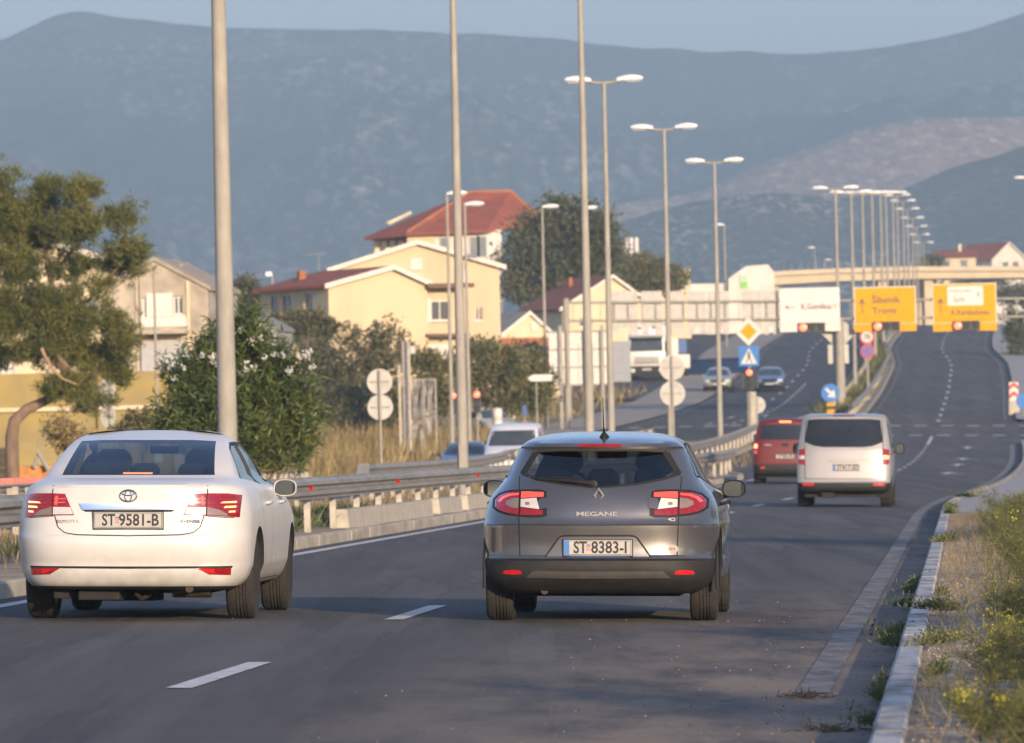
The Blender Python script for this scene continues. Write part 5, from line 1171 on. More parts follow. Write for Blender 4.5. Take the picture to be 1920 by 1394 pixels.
# blue keep-right sign with yellow and black bollard
d = 362; g = GX(1559, d); t = thing('keep_right_sign', 'round blue arrow sign over a yellow and black bollard', 'road sign', g, (0, 0, -HEAD)); z = zz(1559, 737, d, g)
post(t, z, .04); o = disc('sign_plate', t, 0, z, .47, M_SBLUE, -.07)
b = MB(); M = Matrix.Translation((0, -.085, z)) @ Matrix.Rotation(R(45), 4, 'Y')
b.add([(-.34, 0, -.07), (.05, 0, -.07), (.05, 0, .07), (-.34, 0, .07)], [(0, 1, 2, 3)], 0, M); b.add([(.02, 0, -.26), (.36, 0, 0), (.02, 0, .26)], [(0, 1, 2)], 0, M); b.build('white_arrow', M_WHITE, o)
bo = MB().box(-.2, .2, -.12, .0, -.2, z-.5).build('bollard_board', M_YEL, t, bevel=.01)
for k in range(2): MB().box(-.203, .203, -.125, .002, z-.85-.5*k, z-.68-.5*k).build('black_band', M_SBLACK, bo)
# speed and no stopping signs
d = 405; g = GX(1630, d); t = thing('speed_limit_sign', 'red-ringed 70 sign above a blue no-stopping sign on the far median', 'road sign', g, (0, 0, -heading(d))); z1 = zz(1628, 632, d, g); z2 = zz(1628, 659, d, g)
post(t, z1, .07); o = disc('sign_plate', t, 0, z1, .42, M_SRED, -.09); disc('white_disc', o, 0, z1, .33, M_WHITE, -.102, .006); text('lettering', '70', .42, M_SBLACK, o, (0, -.107, z1-.01), .9)
o = disc('sign_plate', t, 0, z2, .42, M_SRED, -.09); disc('blue_disc', o, 0, z2, .33, M_SBLUE, -.102, .006)
for k in (-1, 1): MB().box(-.33, .33, -.112, -.106, -.035, .035).build('red_slash', M_SRED, o, loc=(0, 0, z2), rot=(0, k*R(45), 0))
# diamond sign back on the gantry post is built with the gantry below
# red and white chevron board at the right kerb
d = 372; g = GX(1903, d); t = thing('chevron_board', 'red and white chevron board on a concrete block at the right kerb', 'road sign', g, (0, 0, -HEAD)); z0 = zz(1903, 752, d, g); z1 = zz(1903, 717, d, g)
MB().box(-.28, .28, -.1, .25, -.2, z0).build('concrete_block', M_CONCP, t, bevel=.03); o = MB().box(-.24, .24, -.06, -.03, z0, z1).build('board', M_WHITE, t)
for k in range(2):
    za = z0+.12+k*.46; MB().add([(-.235, -.066, za), (0, -.066, za+.2), (.235, -.066, za), (.235, -.066, za+.2), (0, -.066, za+.4), (-.235, -.066, za+.2)], [(0, 1, 4, 5), (1, 2, 3, 4)]).build('red_chevron', M_SRED, o)
g = GX(1921, 366); t = thing('blue_disc_sign', 'round blue sign cut by the right edge beside the chevron board', 'road sign', g, (0, 0, -HEAD)); z = zz(1921, 752, 366, g); post(t, z, .04); disc('sign_plate', t, 0, z, .40, M_SBLUE, -.06)

# ---- gantry over both carriageways
d = 377; gl = GX(1066, d); gr = GX(1577, d); ro = math.atan2(0, 1)
t = thing('sign_gantry', 'steel gantry spanning the road with white and yellow signs and red signals', 'gantry', gr, (0, 0, 0))
def gx(px): return P(px, 600, d).x-gr.x
def gz(py, px=1577): return P(px, py, d).z-gr.z
xl = gx(1062); xr = gx(2080)
def gtop(x): return 0
for nm, x, r_, ztop in (('gantry_post', gx(1574), .27, gz(600)), ('gantry_post', xl, .20, gz(560, 1062)), ('gantry_post', xr, .25, gz(530, 2080))):
    base = G(gr.x+x, d)-gr.z; MB().tube([(x, .3, base-.3), (x, .3, ztop)], [r_, r_*.85], 14).build(nm, M_GALV, t, smooth=50)
for py in (568, 602):
    MB().tube([(xl, .2, gz(py, 1062)), (gx(1577), .2, gz(py-4, 1577)), (xr, .2, gz(py-10, 2080))], .07, 8).build('chord', M_GALV, t, smooth=50)
for i, px in enumerate(range(1075, 2080, 26)): MB().tube([(gx(px), .2, gz(570-3*(px-1062)/500, px)), (gx(px), .2, gz(600-3*(px-1062)/500, px))], .025, 6).build('brace', M_GALV, t)
def gsign(px0, px1, py0, py1, face, back=False, name='sign_panel', y=-.05, notch=True):
    x0, x1 = gx(px0), gx(px1); z1, z0 = gz(py0, (px0+px1)/2), gz(py1, (px0+px1)/2); b = MB(); zm = z0+(z1-z0)*.17; w = x1-x0
    pn = b.box(x0, x1, y-.06, y, zm, z1).build(name, M_WHITE if not back else M_SIGNB, t, bevel=.01)
    for a0, a1 in ((x0, x0+w*.34), (x0+w*.66, x1)): MB().box(a0, a1, y-.06, y, z0, zm-.004).build('lower_panel', face if not back else M_SIGNB, pn)
    if not back: MB().box(x0+.05, x1-.05, y-.075, y-.0615, zm+.03, z1-.05).build('sign_face', face, pn)
    return pn, x0, x1, zm, z1, y-.08
def arrow(parent, x, z, y, s, ang, m):
    b = MB(); M = Matrix.Translation((x, y, z)) @ Matrix.Rotation(ang, 4, 'Y')
    b.add([(-.035*s, 0, -.5*s), (.035*s, 0, -.5*s), (.035*s, 0, .3*s), (-.035*s, 0, .3*s)], [(0, 1, 2, 3)], 0, M)
    b.add([(-.22*s, 0, .15*s), (0, 0, .5*s), (.22*s, 0, .15*s), (.13*s, 0, .12*s), (0, 0, .34*s), (-.13*s, 0, .12*s)], [(0, 1, 4, 5), (1, 2, 3, 4)], 0, M); return b.build('arrow', m, parent)
M_TXT = mat('sign_lettering', (.05, .045, .035), .5, scale=6)
pn, x0, x1, z0, z1, y = gsign(1462, 1575, 540, 622, M_WHITE); zc = (z0+z1)/2
arrow(pn, x0+.55, zc-.05, y, .55, R(-90), M_TXT); text('lettering', 'K.Gomilica', .42, M_TXT, pn, (x0+1.95, y, zc-.05), .86)
b = MB()
for a in ((-.11, .11, -.11, -.08), (-.11, .11, .08, .11), (-.11, -.08, -.08, .08), (.08, .11, -.08, .08)): b.box(x1-.3+a[0], x1-.3+a[1], y-.004, y, zc-.05+a[2], zc-.05+a[3])
b.build('place_symbol', M_TXT, pn)
pn, x0, x1, z0, z1, y = gsign(1602, 1718, 538, 622, M_YEL); zc = (z0+z1)/2
arrow(pn, x0+.42, zc-.02, y, .85, 0, M_TXT); text('lettering', '\u0160ibenik', .50, M_TXT, pn, (x0+.95, y, zc+.28), 1.05, align='LEFT'); text('lettering', 'Trogir', .50, M_TXT, pn, (x0+.95, y, zc-.30), 1.05, align='LEFT')
pn, x0, x1, z0, z1, y = gsign(1749, 1869, 532, 621, M_YEL); zc = (z0+z1)/2
arrow(pn, x0+.42, zc-.1, y, .85, 0, M_TXT); text('lettering', 'K.Kambelovac', .42, M_TXT, pn, (x0+2.02, y, zc-.50), .86)
wp_ = MB().box(x0+.80, x0+2.72, y-.012, y-.002, zc-.12, z1-.15).build('white_plate', M_WHITE, pn)
text('lettering', 'Zra\u010dna luka', .24, mat('faded_lettering', (.22, .21, .2), .5), wp_, (x0+1.48, y-.016, zc+.66), 1.0); text('lettering', 'Split', .36, MATS['faded_lettering'], wp_, (x0+1.42, y-.016, zc+.2), 1.0)
b = MB(); cx, cz = x0+2.45, zc+.45
b.add([(cx-.03, y-.016, cz-.16), (cx+.03, y-.016, cz-.16), (cx+.03, y-.016, cz+.16), (cx-.03, y-.016, cz+.16)], [(0, 1, 2, 3)]); b.add([(cx-.18, y-.017, cz-.06), (cx, y-.017, cz+.02), (cx+.18, y-.017, cz-.06), (cx, y-.017, cz+.08)], [(0, 1, 2, 3)]); b.build('plane_symbol', MATS['faded_lettering'], wp_)
for px, py in ((1505, 614.5), (1645, 612.5), (1795, 611)): signal(t, gx(px), -.3, gz(py, px), horizontal=True, s=.19)
for i, (a, b_) in enumerate(((1143, 1196), (1203, 1242), (1250, 1282), (1290, 1325), (1327, 1368), (1392, 1430), (1432, 1460))):
    gsign(a, b_, 546, 627, None, back=True, name='sign_back', y=.42)
x = gx(1573); z = gz(624); MB().prism([(x+a, z+c) for a, c in diamond(.95)], .62, .66, 'y').build('diamond_back', M_SIGNB, t)
for px in (1556, 1586): MB().box(gx(px)-.13, gx(px)+.13, .3, .5, gz(682), gz(646)).build('equipment_box', M_SIGNB, t, bevel=.02)

# ---- big direction sign seen from behind
d = 350; g = GX(1085, d); t = thing('direction_sign', 'large white direction sign seen from behind on posts before the lorry', 'road sign', g, (0, 0, 0))
x0, x1 = P(1030, 700, d).x-g.x, P(1140, 700, d).x-g.x; z0, z1 = zz(1085, 722, d, g), zz(1085, 622, d, g)
n = 4
for i in range(n):
    for k in range(3):
        MB().box(x0+(x1-x0)*i/n+.012, x0+(x1-x0)*(i+1)/n-.012, .02, .05, z0+(z1-z0)*k/3+.012, z0+(z1-z0)*(k+1)/3-.012).build('panel', M_WHITE, t)
for k in range(4): MB().box(x0, x1, -.03, .0, z0+(z1-z0)*k/3-.04, z0+(z1-z0)*k/3+.04).build('rail', M_GALV, t)
for px in (1052, 1066, 1098, 1130): xx = P(px, 700, d).x-g.x; MB().box(xx-.08, xx+.08, -.2, -.04, -.3, z1+.3).build('post', M_GALV, t)
# ---- concrete pole stub with box, hanging sheet, white bollard, plastic barriers
d = 300; g = GX(765, d); t = thing('concrete_pole', 'thick cut-off concrete pole with a small box near its top', 'pole', g, (0, 0, 0)); z = zz(762, 640, d, g)
MB().box(-.17, .17, -.17, .17, -.3, z).build('shaft', M_CONCP, t, bevel=.03); MB().box(.18, .40, -.1, .12, z-.55, z-.2).build('meter_box', M_SIGNB, t, bevel=.02)
MB().box(-.36, -.24, -.05, .07, -.3, z-1.0).build('side_post', M_CONCP, t)
d = 304; g = GX(797, d); t = thing('torn_banner', 'ragged grey sheet hanging on a low frame beside the concrete pole', 'banner', g, (0, 0, 0)); z = zz(797, 712, d, g); M_RAG = mat('grey_sheet', (.38, .37, .35), .8, var=(.16, .15, .15), scale=2.5)
for x in (-.48, 0., .5): MB().tube([(x, 0, -.3), (x, 0, z)], .035, 8).build('frame_post', M_CONCP, t)
MB().tube([(-.5, 0, z), (.52, 0, z)], .03, 8).build('frame_bar', M_CONCP, t)
for xa, xb, zb in ((-.5, -.18, .75), (-.16, .12, .35), (.14, .42, .9)):
    rows = []
    for j in range(9): rows.append([(xa+(xb-xa)*i/8*(1-.25*j/8)+.03*math.sin(j*1.3), -.05+.06*math.sin(i*1.9+j*.6), z-(z-zb)*j/8*(.8+.2*math.sin(i*2.2))) for i in range(9)])
    MB().grid(rows).build('sheet', M_RAG, t, smooth=60, fix=False)
g = GX(934, 318); t = thing('white_bollard', 'white round bollard just left of the white van', 'bollard', g); MB().lathe([(.22, -.2), (.22, 1.75), (.2, 1.84), (.001, 1.9)], 18).build('post', M_WHITE, t, smooth=40); MB().lathe([(.224, 1.3), (.224, 1.5)], 18).build('band', M_SIGNB, t)
t = None
M_BARR = mat('faded_red_plastic', (.50, .12, .10), .6, var=(.58, .20, .17), scale=2); M_BARW = mat('white_plastic', (.62, .58, .55), .6)
for i, px in enumerate((-14, 12, 40, 66)):
    d = 128; g = GX(px, d); t = thing('plastic_barrier', ['faded red plastic barrier cut by the left edge', 'faded red plastic barrier, second from the left edge', 'faded red plastic barrier, third from the left edge', 'faded red plastic barrier, last before the white saloon'][i], 'barrier', g, (0, 0, .05*(i % 2)), 'red plastic barriers')
    b = MB(); b.prism([(-.22, 0), (.22, 0), (.22, .2), (.09, .35), (.08, .86), (-.08, .86), (-.09, .35), (-.22, .2)], -.135, .135, 'x', M=Matrix.Rotation(0, 4, 'Z')); b.build('shell', M_BARR if i % 3 else M_BARR, t, bevel=.02)
# ================================================================== BUILDINGS
M_YWALL = mat('yellow_plaster', (.58, .465, .30), .9, var=(.47, .375, .24), scale=.6, bump=.3, stretch=(1, 1, .35), vmin=.42, vmax=.75)
M_CREAM = mat('cream_plaster', (.64, .54, .37), .9, var=(.56, .47, .31), scale=.8, bump=.2)
M_WWALL = mat('white_plaster', (.66, .63, .57), .9, var=(.57, .54, .48), scale=.7, bump=.2)
M_OLDW = mat('weathered_plaster', (.46, .40, .31), .95, var=(.24, .21, .17), scale=.9, vmin=.4, vmax=.65, bump=.5)
M_TILE = None
def tilemat(name, c, v):
    m = mat(name, c, .85, var=v, scale=1.2, bump=.2); nt = m.node_tree; N = nt.nodes.new; b = nt.nodes['Principled BSDF']
    tc = N('ShaderNodeTexCoord'); wv = N('ShaderNodeTexWave'); wv.bands_direction = 'X'; wv.inputs['Scale'].default_value = 1.6; nt.links.new(tc.outputs['Object'], wv.inputs[0])
    w2 = N('ShaderNodeTexWave'); w2.bands_direction = 'Y'; w2.wave_profile = 'SAW'; w2.inputs['Scale'].default_value = 1.0; nt.links.new(tc.outputs['Object'], w2.inputs[0])
    ad = N('ShaderNodeMath'); nt.links.new(wv.outputs['Fac'], ad.inputs[0]); nt.links.new(w2.outputs['Fac'], ad.inputs[1])
    bp = N('ShaderNodeBump'); bp.inputs['Distance'].default_value = .06; nt.links.new(ad.outputs[0], bp.inputs['Height']); nt.links.new(bp.outputs[0], b.inputs['Normal']); return m
M_TILE = tilemat('terracotta_tiles', (.30, .085, .05), (.22, .065, .045)); M_TILEO = tilemat('orange_tiles', (.42, .17, .08), (.34, .13, .06)); M_TILED = tilemat('dark_red_tiles', (.24, .085, .06), (.18, .07, .05))
M_GREYR = mat('grey_sheet_roof', (.26, .25, .23), .8, var=(.20, .19, .18), scale=1.5)
M_FRAME = mat('window_frame', (.62, .60, .56), .6); M_FRAMEB = mat('brown_frame', (.12, .07, .04), .6); M_PANE = mat('window_pane', (.04, .05, .06), .1, var=(.07, .08, .09), scale=1, spec=.7)
M_SHUT = mat('closed_blind', (.60, .58, .54), .7); M_BRICK = mat('orange_brick', (.36, .13, .05), .9, var=(.28, .10, .045), scale=3); M_FASC = mat('white_fascia', (.66, .62, .54), .8)
M_BGLASS = mat('veranda_glass', (.10, .13, .16), .12, var=(.16, .19, .21), scale=.8, spec=.7)
def facade(mb, w, h, ops, M, depth=.18, mi=0):
    """wall in the local xz plane (x 0..w, z 0..h) facing -y with rectangular openings and reveals"""
    xs = sorted({0, w, *[o[0] for o in ops], *[o[0]+o[2] for o in ops]}); zs = sorted({-.6, h, *[o[1] for o in ops], *[o[1]+o[3] for o in ops]})
    for a, b in zip(xs, xs[1:]):
        for c, d in zip(zs, zs[1:]):
            cx, cz = (a+b)/2, (c+d)/2
            if any(o[0] < cx < o[0]+o[2] and o[1] < cz < o[1]+o[3] for o in ops): continue
            mb.add([(a, 0, c), (b, 0, c), (b, 0, d), (a, 0, d)], [(0, 1, 2, 3)], mi, M)
    for x, z, ow, oh in [o[:4] for o in ops]:
        p = [(x, z), (x+ow, z), (x+ow, z+oh), (x, z+oh)]
        for (a, b), (c, d) in zip(p, p[1:]+p[:1]): mb.add([(a, 0, b), (c, 0, d), (c, depth, d), (a, depth, b)], [(0, 1, 2, 3)], mi, M)
def window(parent, M, x, z, w, h, kind='pane', depth=.10, fr=None, sill=True):
    """window set into an opening: frame with its pane (or a closed blind) as sub-parts"""
    fr = fr or M_FRAME; t = .06; b = MB()
    for a in ((0, w, 0, t), (0, w, h-t, h), (0, t, t, h-t), (w-t, w, t, h-t), (w/2-t/2, w/2+t/2, t, h-t)): b.box(x+a[0], x+a[1], depth, depth+.05, z+a[2], z+a[3], 0, M)
    o = b.build('window' if kind != 'door' else 'door', fr, parent)
    MB().box(x+t*.5, x+w-t*.5, depth+.02, depth+.03, z+t*.5, z+h-t*.5, 0, M).build('pane' if kind != 'blind' else 'blind', {'pane': M_PANE, 'blind': M_SHUT, 'door': M_FRAMEB}[kind], o)
    if sill: MB().box(x-.08, x+w+.08, -.07, depth, z-.06, z-.002, 0, M).build('sill', M_FASC, o)
    return o
def house(name, label, px, d, yaw, w, dep, h, rise, wall, roof, front=(), left=(), right=(), apex=.5, over=.35, cat='house', fascia=True, base=None, zoff=0., ridge_side=False, wmat=None):
    """gabled house: front gable in local xz at y=0 facing -y; ridge runs along +y. front/left/right: openings (x,z,w,h,kind). px: column of the front left corner"""
    g = GX(px, d); t = thing(name, label, cat, (g.x, g.y, g.z+zoff if base is None else base), (0, 0, yaw)); b = MB(); ax = w*apex
    I = Matrix.Identity(4); Ml = Matrix.Translation((0, dep, 0)) @ Matrix.Rotation(R(-90), 4, 'Z'); Mr = Matrix.Translation((w, 0, 0)) @ Matrix.Rotation(R(90), 4, 'Z'); Mb = Matrix.Translation((w, dep, 0)) @ Matrix.Rotation(R(180), 4, 'Z')
    for M, W_, ops in ((I, w, front), (Ml, dep, left), (Mr, dep, right), (Mb, w, ())):
        facade(b, W_, h, ops, M)
    b.add([(0, 0, h), (w, 0, h), (ax, 0, h+rise)], [(0, 1, 2)]); b.add([(0, dep, h), (w, dep, h), (ax, dep, h+rise)], [(0, 2, 1)])
    b.build('wall', wall, t, fix=False)
    for M, ops in ((I, front), (Ml, left), (Mr, right)):
        for o in ops: window(t, M, *o[:4], kind=o[4] if len(o) > 4 else 'pane')
    sl = rise/ax; sr = rise/(w-ax); th = .14
    r = MB(); r.add([(-over, -over, h-over*sl+.02), (ax, -over, h+rise+.02), (ax, dep+over, h+rise+.02), (-over, dep+over, h-over*sl+.02), (-over, -over, h-over*sl+th+.02), (ax, -over, h+rise+th+.02), (ax, dep+over, h+rise+th+.02), (-over, dep+over, h-over*sl+th+.02)],
                    [(0, 3, 2, 1), (4, 5, 6, 7), (0, 1, 5, 4), (2, 3, 7, 6), (3, 0, 4, 7)])
    r.add([(w+over, -over, h-over*sr+.02), (ax, -over, h+rise+.02), (ax, dep+over, h+rise+.02), (w+over, dep+over, h-over*sr+.02), (w+over, -over, h-over*sr+th+.02), (ax, -over, h+rise+th+.02), (ax, dep+over, h+rise+th+.02), (w+over, dep+over, h-over*sr+th+.02)],
          [(0, 1, 2, 3), (4, 7, 6, 5), (0, 4, 5, 1), (2, 6, 7, 3), (3, 7, 4, 0)])
    ro = r.build('roof', roof, t)
    if fascia:
        for xa, za, xb, zb in ((-over, h-over*sl, ax, h+rise), (ax, h+rise, w+over, h-over*sr)):
            MB().add([(xa, -over-.03, za-.04), (xb, -over-.03, zb-.04), (xb, -over-.03, zb+.2), (xa, -over-.03, za+.2), (xa, -over-.004, za-.04), (xb, -over-.004, zb-.04), (xb, -over-.004, zb+.2), (xa, -over-.004, za+.2)], [(0, 1, 2, 3), (4, 7, 6, 5), (0, 4, 5, 1), (3, 2, 6, 7)]).build('fascia', M_FASC, ro)
    return t, ro
def hgt(px, py, d): return P(px, py, d).z
# yellow house, front wing turned towards the sun
d = 345; g = GX(622, d); z0 = g.z
h1 = hgt(622, 537, d)-z0; ap = hgt(743, 503, d)-z0
t, ro = house('yellow_house', 'pale yellow house wing with plain gable and red roof, shaded left side', 622, d, R(26), 5.35, 8.2, h1, ap-h1, M_YWALL, M_TILE, front=(), left=((1.0, h1-1.75, 1.0, 1.5), (2.4, h1-1.75, 1.3, 1.5), (5.2, h1-1.75, 1.0, 1.5)), apex=.64)
MB().box(5.36, 7.4, .6, 6, -.6, h1+.05).build('bay', M_YWALL, t)
for x, z, w_, h_, k in ((5.75, h1-1.75, 1.0, 1.0, 'pane'), (5.5, h1-3.9, 1.3, 1.0, 'blind')):
    M = Matrix.Translation((0, .5, 0)); o = window(t, M, x, z, w_, h_, k, depth=.0); MB().box(x-.25, x, .46, .59, z-.1, z+h_+.15).build('shutter', M_FASC, o)
MB().box(5.2, 7.7, -.5, .6, h1-.15, h1+.08).build('canopy', M_FRAMEB, t); MB().box(5.2, 7.5, -.3, .6, h1-2.55, h1-2.40).build('balcony_edge', M_FRAMEB, t)
MB().box(1.4, 1.75, 6.5, 6.85, h1+.2, h1+.95).build('chimney', M_BRICK, t)
# yellow house behind with white bargeboards
d = 362; g = GX(632, d); z0 = g.z; h2 = hgt(632, 507, d)-z0; ap = hgt(790, 457, d)-z0
t, ro = house('tall_yellow_house', 'larger yellow house with white bargeboards behind the wing', 632, d, R(4), 8.55, 9, h2, ap-h2, M_YWALL, M_TILE, front=((3.95, h2-.1+.05, .01, .01, 'pane'), (6.45, h2-1.05, .42, 1.05, 'blind'), (7.25, h2-2.75, .40, .70, 'door')), apex=.51)
window(t, Matrix.Translation((0, -.03, 0)), 4.0, h2+.02, .55, .5, 'blind', depth=.0)
MB().tube([(-.6, 3, h2-.3), (-.6, 3, h2+1.0)], .02, 5).build('aerial_mast', M_GALV, t); MB().tube([(-1.2, 3, h2+.9), (-.2, 3, h2+.95)], .015, 5).build('aerial_boom', M_GALV, t)
# big house with hipped red roof
d = 520; g = GX(700, d); z0 = g.z
t = thing('hipped_house', 'big house with broad hipped red roof behind the yellow houses', 'house', g, (0, 0, 0))
def hp(px, py, dd=0): q = P(px, py, d+dd); return Vector((q.x-g.x, dd, q.z-z0))
E = {'L': hp(682, 446, 4), 'F': hp(762, 437, 0), 'R': hp(915, 431, 0), 'RR': hp(1012, 412, 5), 'A': hp(880, 361, 5), 'B': hp(958, 359, 6), 'K': hp(770, 430, 14), 'RB': hp(1040, 420, 14)}
r = MB(); r.add([E['L'], E['F'], E['A'], E['R'], E['B'], E['RR'], E['K'], E['RB']], [(0, 1, 2), (1, 3, 4, 2), (3, 5, 4), (0, 2, 6), (2, 4, 7, 6), (4, 5, 7)])
r.add([p-Vector((0, 0, .22)) for p in (E['L'], E['F'], E['R'], E['RR'], E['RB'], E['K'])], [(5, 4, 3, 2, 1, 0)])
n0 = 0
for a, b_ in (('L', 'F'), ('F', 'R'), ('R', 'RR')): r.add([E[a], E[b_], E[b_]-Vector((0, 0, .22)), E[a]-Vector((0, 0, .22))], [(0, 3, 2, 1)])
ro = r.build('roof', M_TILE, t, fix=False)
for a, b_ in (('F', 'A'), ('A', 'B'), ('B', 'RR')): MB().tube([E[a]+Vector((0, -.02, .03)), E[b_]+Vector((0, -.02, .03))], .10, 8).build('ridge_tiles', M_TILEO, ro)
MB().prism([(hp(715, 0).x, hp(0, 432).z), (hp(760, 0).x, hp(0, 412).z), (hp(764, 0).x, hp(0, 416).z), (hp(722, 0).x, hp(0, 436).z)], 1.4, 1.5, 'y').build('skylight_strip', M_CREAM, ro)
xw = [hp(p, 440).x for p in (690, 763, 815, 912, 935)]; ze = hp(800, 436).z
b = MB(); b.box(xw[0]+.3, xw[4], 5.5, 13, -.6, ze-.1); b.build('wall', M_CREAM, t)
MB().box(xw[1], xw[2], .6, 5.5, -.6, ze-.12).build('front_wall', M_YWALL, t)
for i, px in enumerate((697, 712, 728, 744)): x = hp(px, 450).x; MB().box(x, x+.42, 5.35, 5.49, ze-2.2, ze-.35).build('veranda_window', M_BGLASS, t)
MB().box(xw[2], xw[3], .8, 5.5, -.6, ze-.14).build('shaded_wall', M_WWALL, t)
for px in (824, 880, 893): x = hp(px, 450).x; o = MB().box(x, x+.8, .70, .79, ze-1.9, ze-.35).build('window', M_FRAME, t); MB().box(x+.06, x+.74, .68, .695, ze-1.84, ze-.41).build('pane', M_BGLASS, o)
MB().box(xw[3], xw[4]+.2, .75, 12, -.6, hp(930, 430).z).build('side_wall', M_WWALL, t)
for px in (703, 724): x = hp(px, 460).x; MB().box(x, x+.36, -1.2, -.8, ze-2.7, ze-1.1).build('chimney', M_CREAM, t)
# cream gabled house right of the big tree
d = 482; g = GX(1062, d); z0 = g.z; h3 = hgt(1062, 578, d)-z0; ap = hgt(1160, 519, d)-z0
t, ro = house('cream_house', 'cream gabled house with dark red roof behind the white sign backs', 1060, d, R(20), 6.6, 8, h3, ap-h3, M_CREAM, M_TILED, front=((1.2, h3-1.3, 1.0, .6),), left=((1.0, h3-1.3, .8, .8), (4, h3-1.3, .8, .8)), apex=.55)
MB().box(2.4, 2.65, 5, 5.25, ap-1.0, ap+.15).build('chimney', M_BRICK, t)
# shed with grey roof
d = 418; g = GX(930, d); z0 = g.z; h4 = hgt(930, 642, d)-z0; ap = hgt(1008, 588, d)-z0
t, ro = house('grey_roofed_shed', 'low shed with grey sheet roof and orange brick wall', 928, d, R(32), 4.6, 6.5, h4, ap-h4, M_CREAM, M_GREYR, apex=.55, over=.2)
MB().box(.6, 4.0, -.06, -.002, -.5, h4+.25).build('brick_infill', M_BRICK, t)
MB().lathe([(.001, -.02), (.28, -.02), (.28, .02)], 18, 0, Matrix.Translation((2.9, -.08, h4+.9)), 'y').build('round_vent', M_FASC, t)
# derelict house at the left
d = 238; g = GX(262, d); z0 = g.z; h5 = hgt(262, 548, d)-z0; ap = hgt(297, 492, d)-z0; zb = hgt(300, 615, d)-z0; zw = hgt(300, 552, d)-z0
t, ro = house('derelict_house', 'weathered pale house with open dark window holes beyond the pine', 212, d, R(-6), 3.35, 7, h5, ap-h5, M_OLDW, mat('cement_sheets', (.36, .31, .24), .9, var=(.27, .23, .18), scale=2), front=((1.05, zb+.35, .18, .65), (2.15, zb+.40, .34, .62)), apex=.46, over=.10, fascia=False)
MB().box(.95, 2.60, -.05, -.003, zb, zb+.33).build('white_band', M_WWALL, t); MB().box(1.25, 2.14, -.05, -.003, zb+.34, zw).build('whitewashed_wall', M_WWALL, t)
MB().box(2.62, 2.72, -.08, .2, -.4, h5+.3).build('pilaster', M_CREAM, t); MB().box(.9, 1.02, -.08, .2, -.4, h5+.5).build('pilaster', M_CREAM, t)
MB().box(.4, 2.7, -.9, .0, zb-.25, zb-.12).build('balcony_slab', M_OLDW, t)
MB().box(.9, 2.6, -.04, -.003, zb-1.6, zb-.5).build('pale_lower_wall', mat('blue_grey_plaster', (.42, .43, .44), .9), t)
MB().box(.1, .5, 2, 2.4, h5+.4, h5+1.75).build('chimney', M_WWALL, t)
MB().tube([(2.3, 1, h5), (2.3, 1, h5+.95)], .015, 5).build('aerial_mast', M_GALV, t); MB().tube([(1.9, 1, h5+.85), (2.6, 1, h5+.9)], .012, 5).build('aerial_boom', M_GALV, t)
d = 275; g = GX(-120, d); z0 = g.z; h6 = hgt(0, 500, d)-z0
t, ro = house('pale_house', 'pale house with orange roof glimpsed through the pine at the left edge', -120, d, 0, 7.1, 8, h6, 1.2, M_CREAM, M_TILEO, front=((2.2, h6-4.4, .9, 1.1, 'blind'), (5.6, h6-2.3, .8, 1.0, 'pane'), (4.2, h6-2.3, .8, 1.0, 'pane'), (2.4, h6-1.9, .8, 1.0, 'blind')))
MB().box(-.5, 3.3, -.6, -.05, -.4, h6-4.6).build('garage_front', mat('blue_grey_plaster2', (.36, .38, .41), .9), t)
# low beige wall with small chimney pot
d = 346; g = GX(505, d); t = thing('garden_wall', 'low beige wall with a small capped pillar behind the oleander', 'wall', g); zt = hgt(550, 668, d)-g.z
MB().box(0, 2.3, 0, .25, -.4, zt).build('wall', M_CREAM, t); x = P(553, 650, d).x-g.x; MB().box(x-.15, x+.15, -.05, .3, zt, zt+.45).build('pillar', M_CREAM, t); MB().lathe([(.001, .62), (.14, .58), (.2, .5), (.2, .45)], 14, 0, Matrix.Translation((x, .12, zt))).build('pillar_cap', M_CREAM, t, smooth=40)
# yellow yard wall with pipe and mesh fence at the left
d = 205; g = GX(-30, d); t = thing('yard_wall', 'ochre yellow yard wall behind the pine trunk', 'wall', g); M_OCHRE = mat('ochre_plaster', (.33, .25, .085), .9, var=(.25, .20, .09), scale=1.2); zt = hgt(100, 700, d)-g.z
MB().box(-1, 5.5, 0, .3, -.4, zt).build('wall', M_OCHRE, t); MB().box(-1, 5.5, -.12, -.01, hgt(100, 768, d)-g.z-.05, hgt(100, 768, d)-g.z+.07).build('ledge', M_CREAM, t)
t = thing('mesh_fence', 'wire mesh fence with thin posts before the yellow yard wall', 'fence', (g.x, g.y-6, G(g.x, g.y-6))); zf = 2.0
for i in range(9): MB().tube([(i*.62-.5, 0, -.3), (i*.62-.5, 0, zf)], .025, 6).build('post', M_GALV, t)
for k in range(9): MB().tube([(-.6, 0, .15+k*.22), (4.8, 0, .15+k*.22)], .007, 4).build('wire', M_GALV, t)
# second small ochre hut with window by the oleander
d = 215; g = GX(228, d); t = thing('ochre_hut', 'small ochre hut with a tiny dark window left of the oleander', 'hut', g); zt = hgt(260, 705, d)-g.z
b = MB(); facade(b, 1.5, zt, ((.28, .75, .18, .35),), Matrix.Identity(4)); facade(b, 2, zt, (), Matrix.Translation((1.5, 0, 0)) @ Matrix.Rotation(R(90), 4, 'Z')); b.build('wall', M_OCHRE, t, fix=False); window(t, Matrix.Identity(4), .28, .75, .18, .35); MB().box(-.1, 1.6, -.15, 2, zt*.62, zt*.62+.08).build('ledge', M_GREYR, t); MB().box(-.12, 1.62, -.2, 2.1, zt, zt+.1).build('roof', M_GREYR, t)
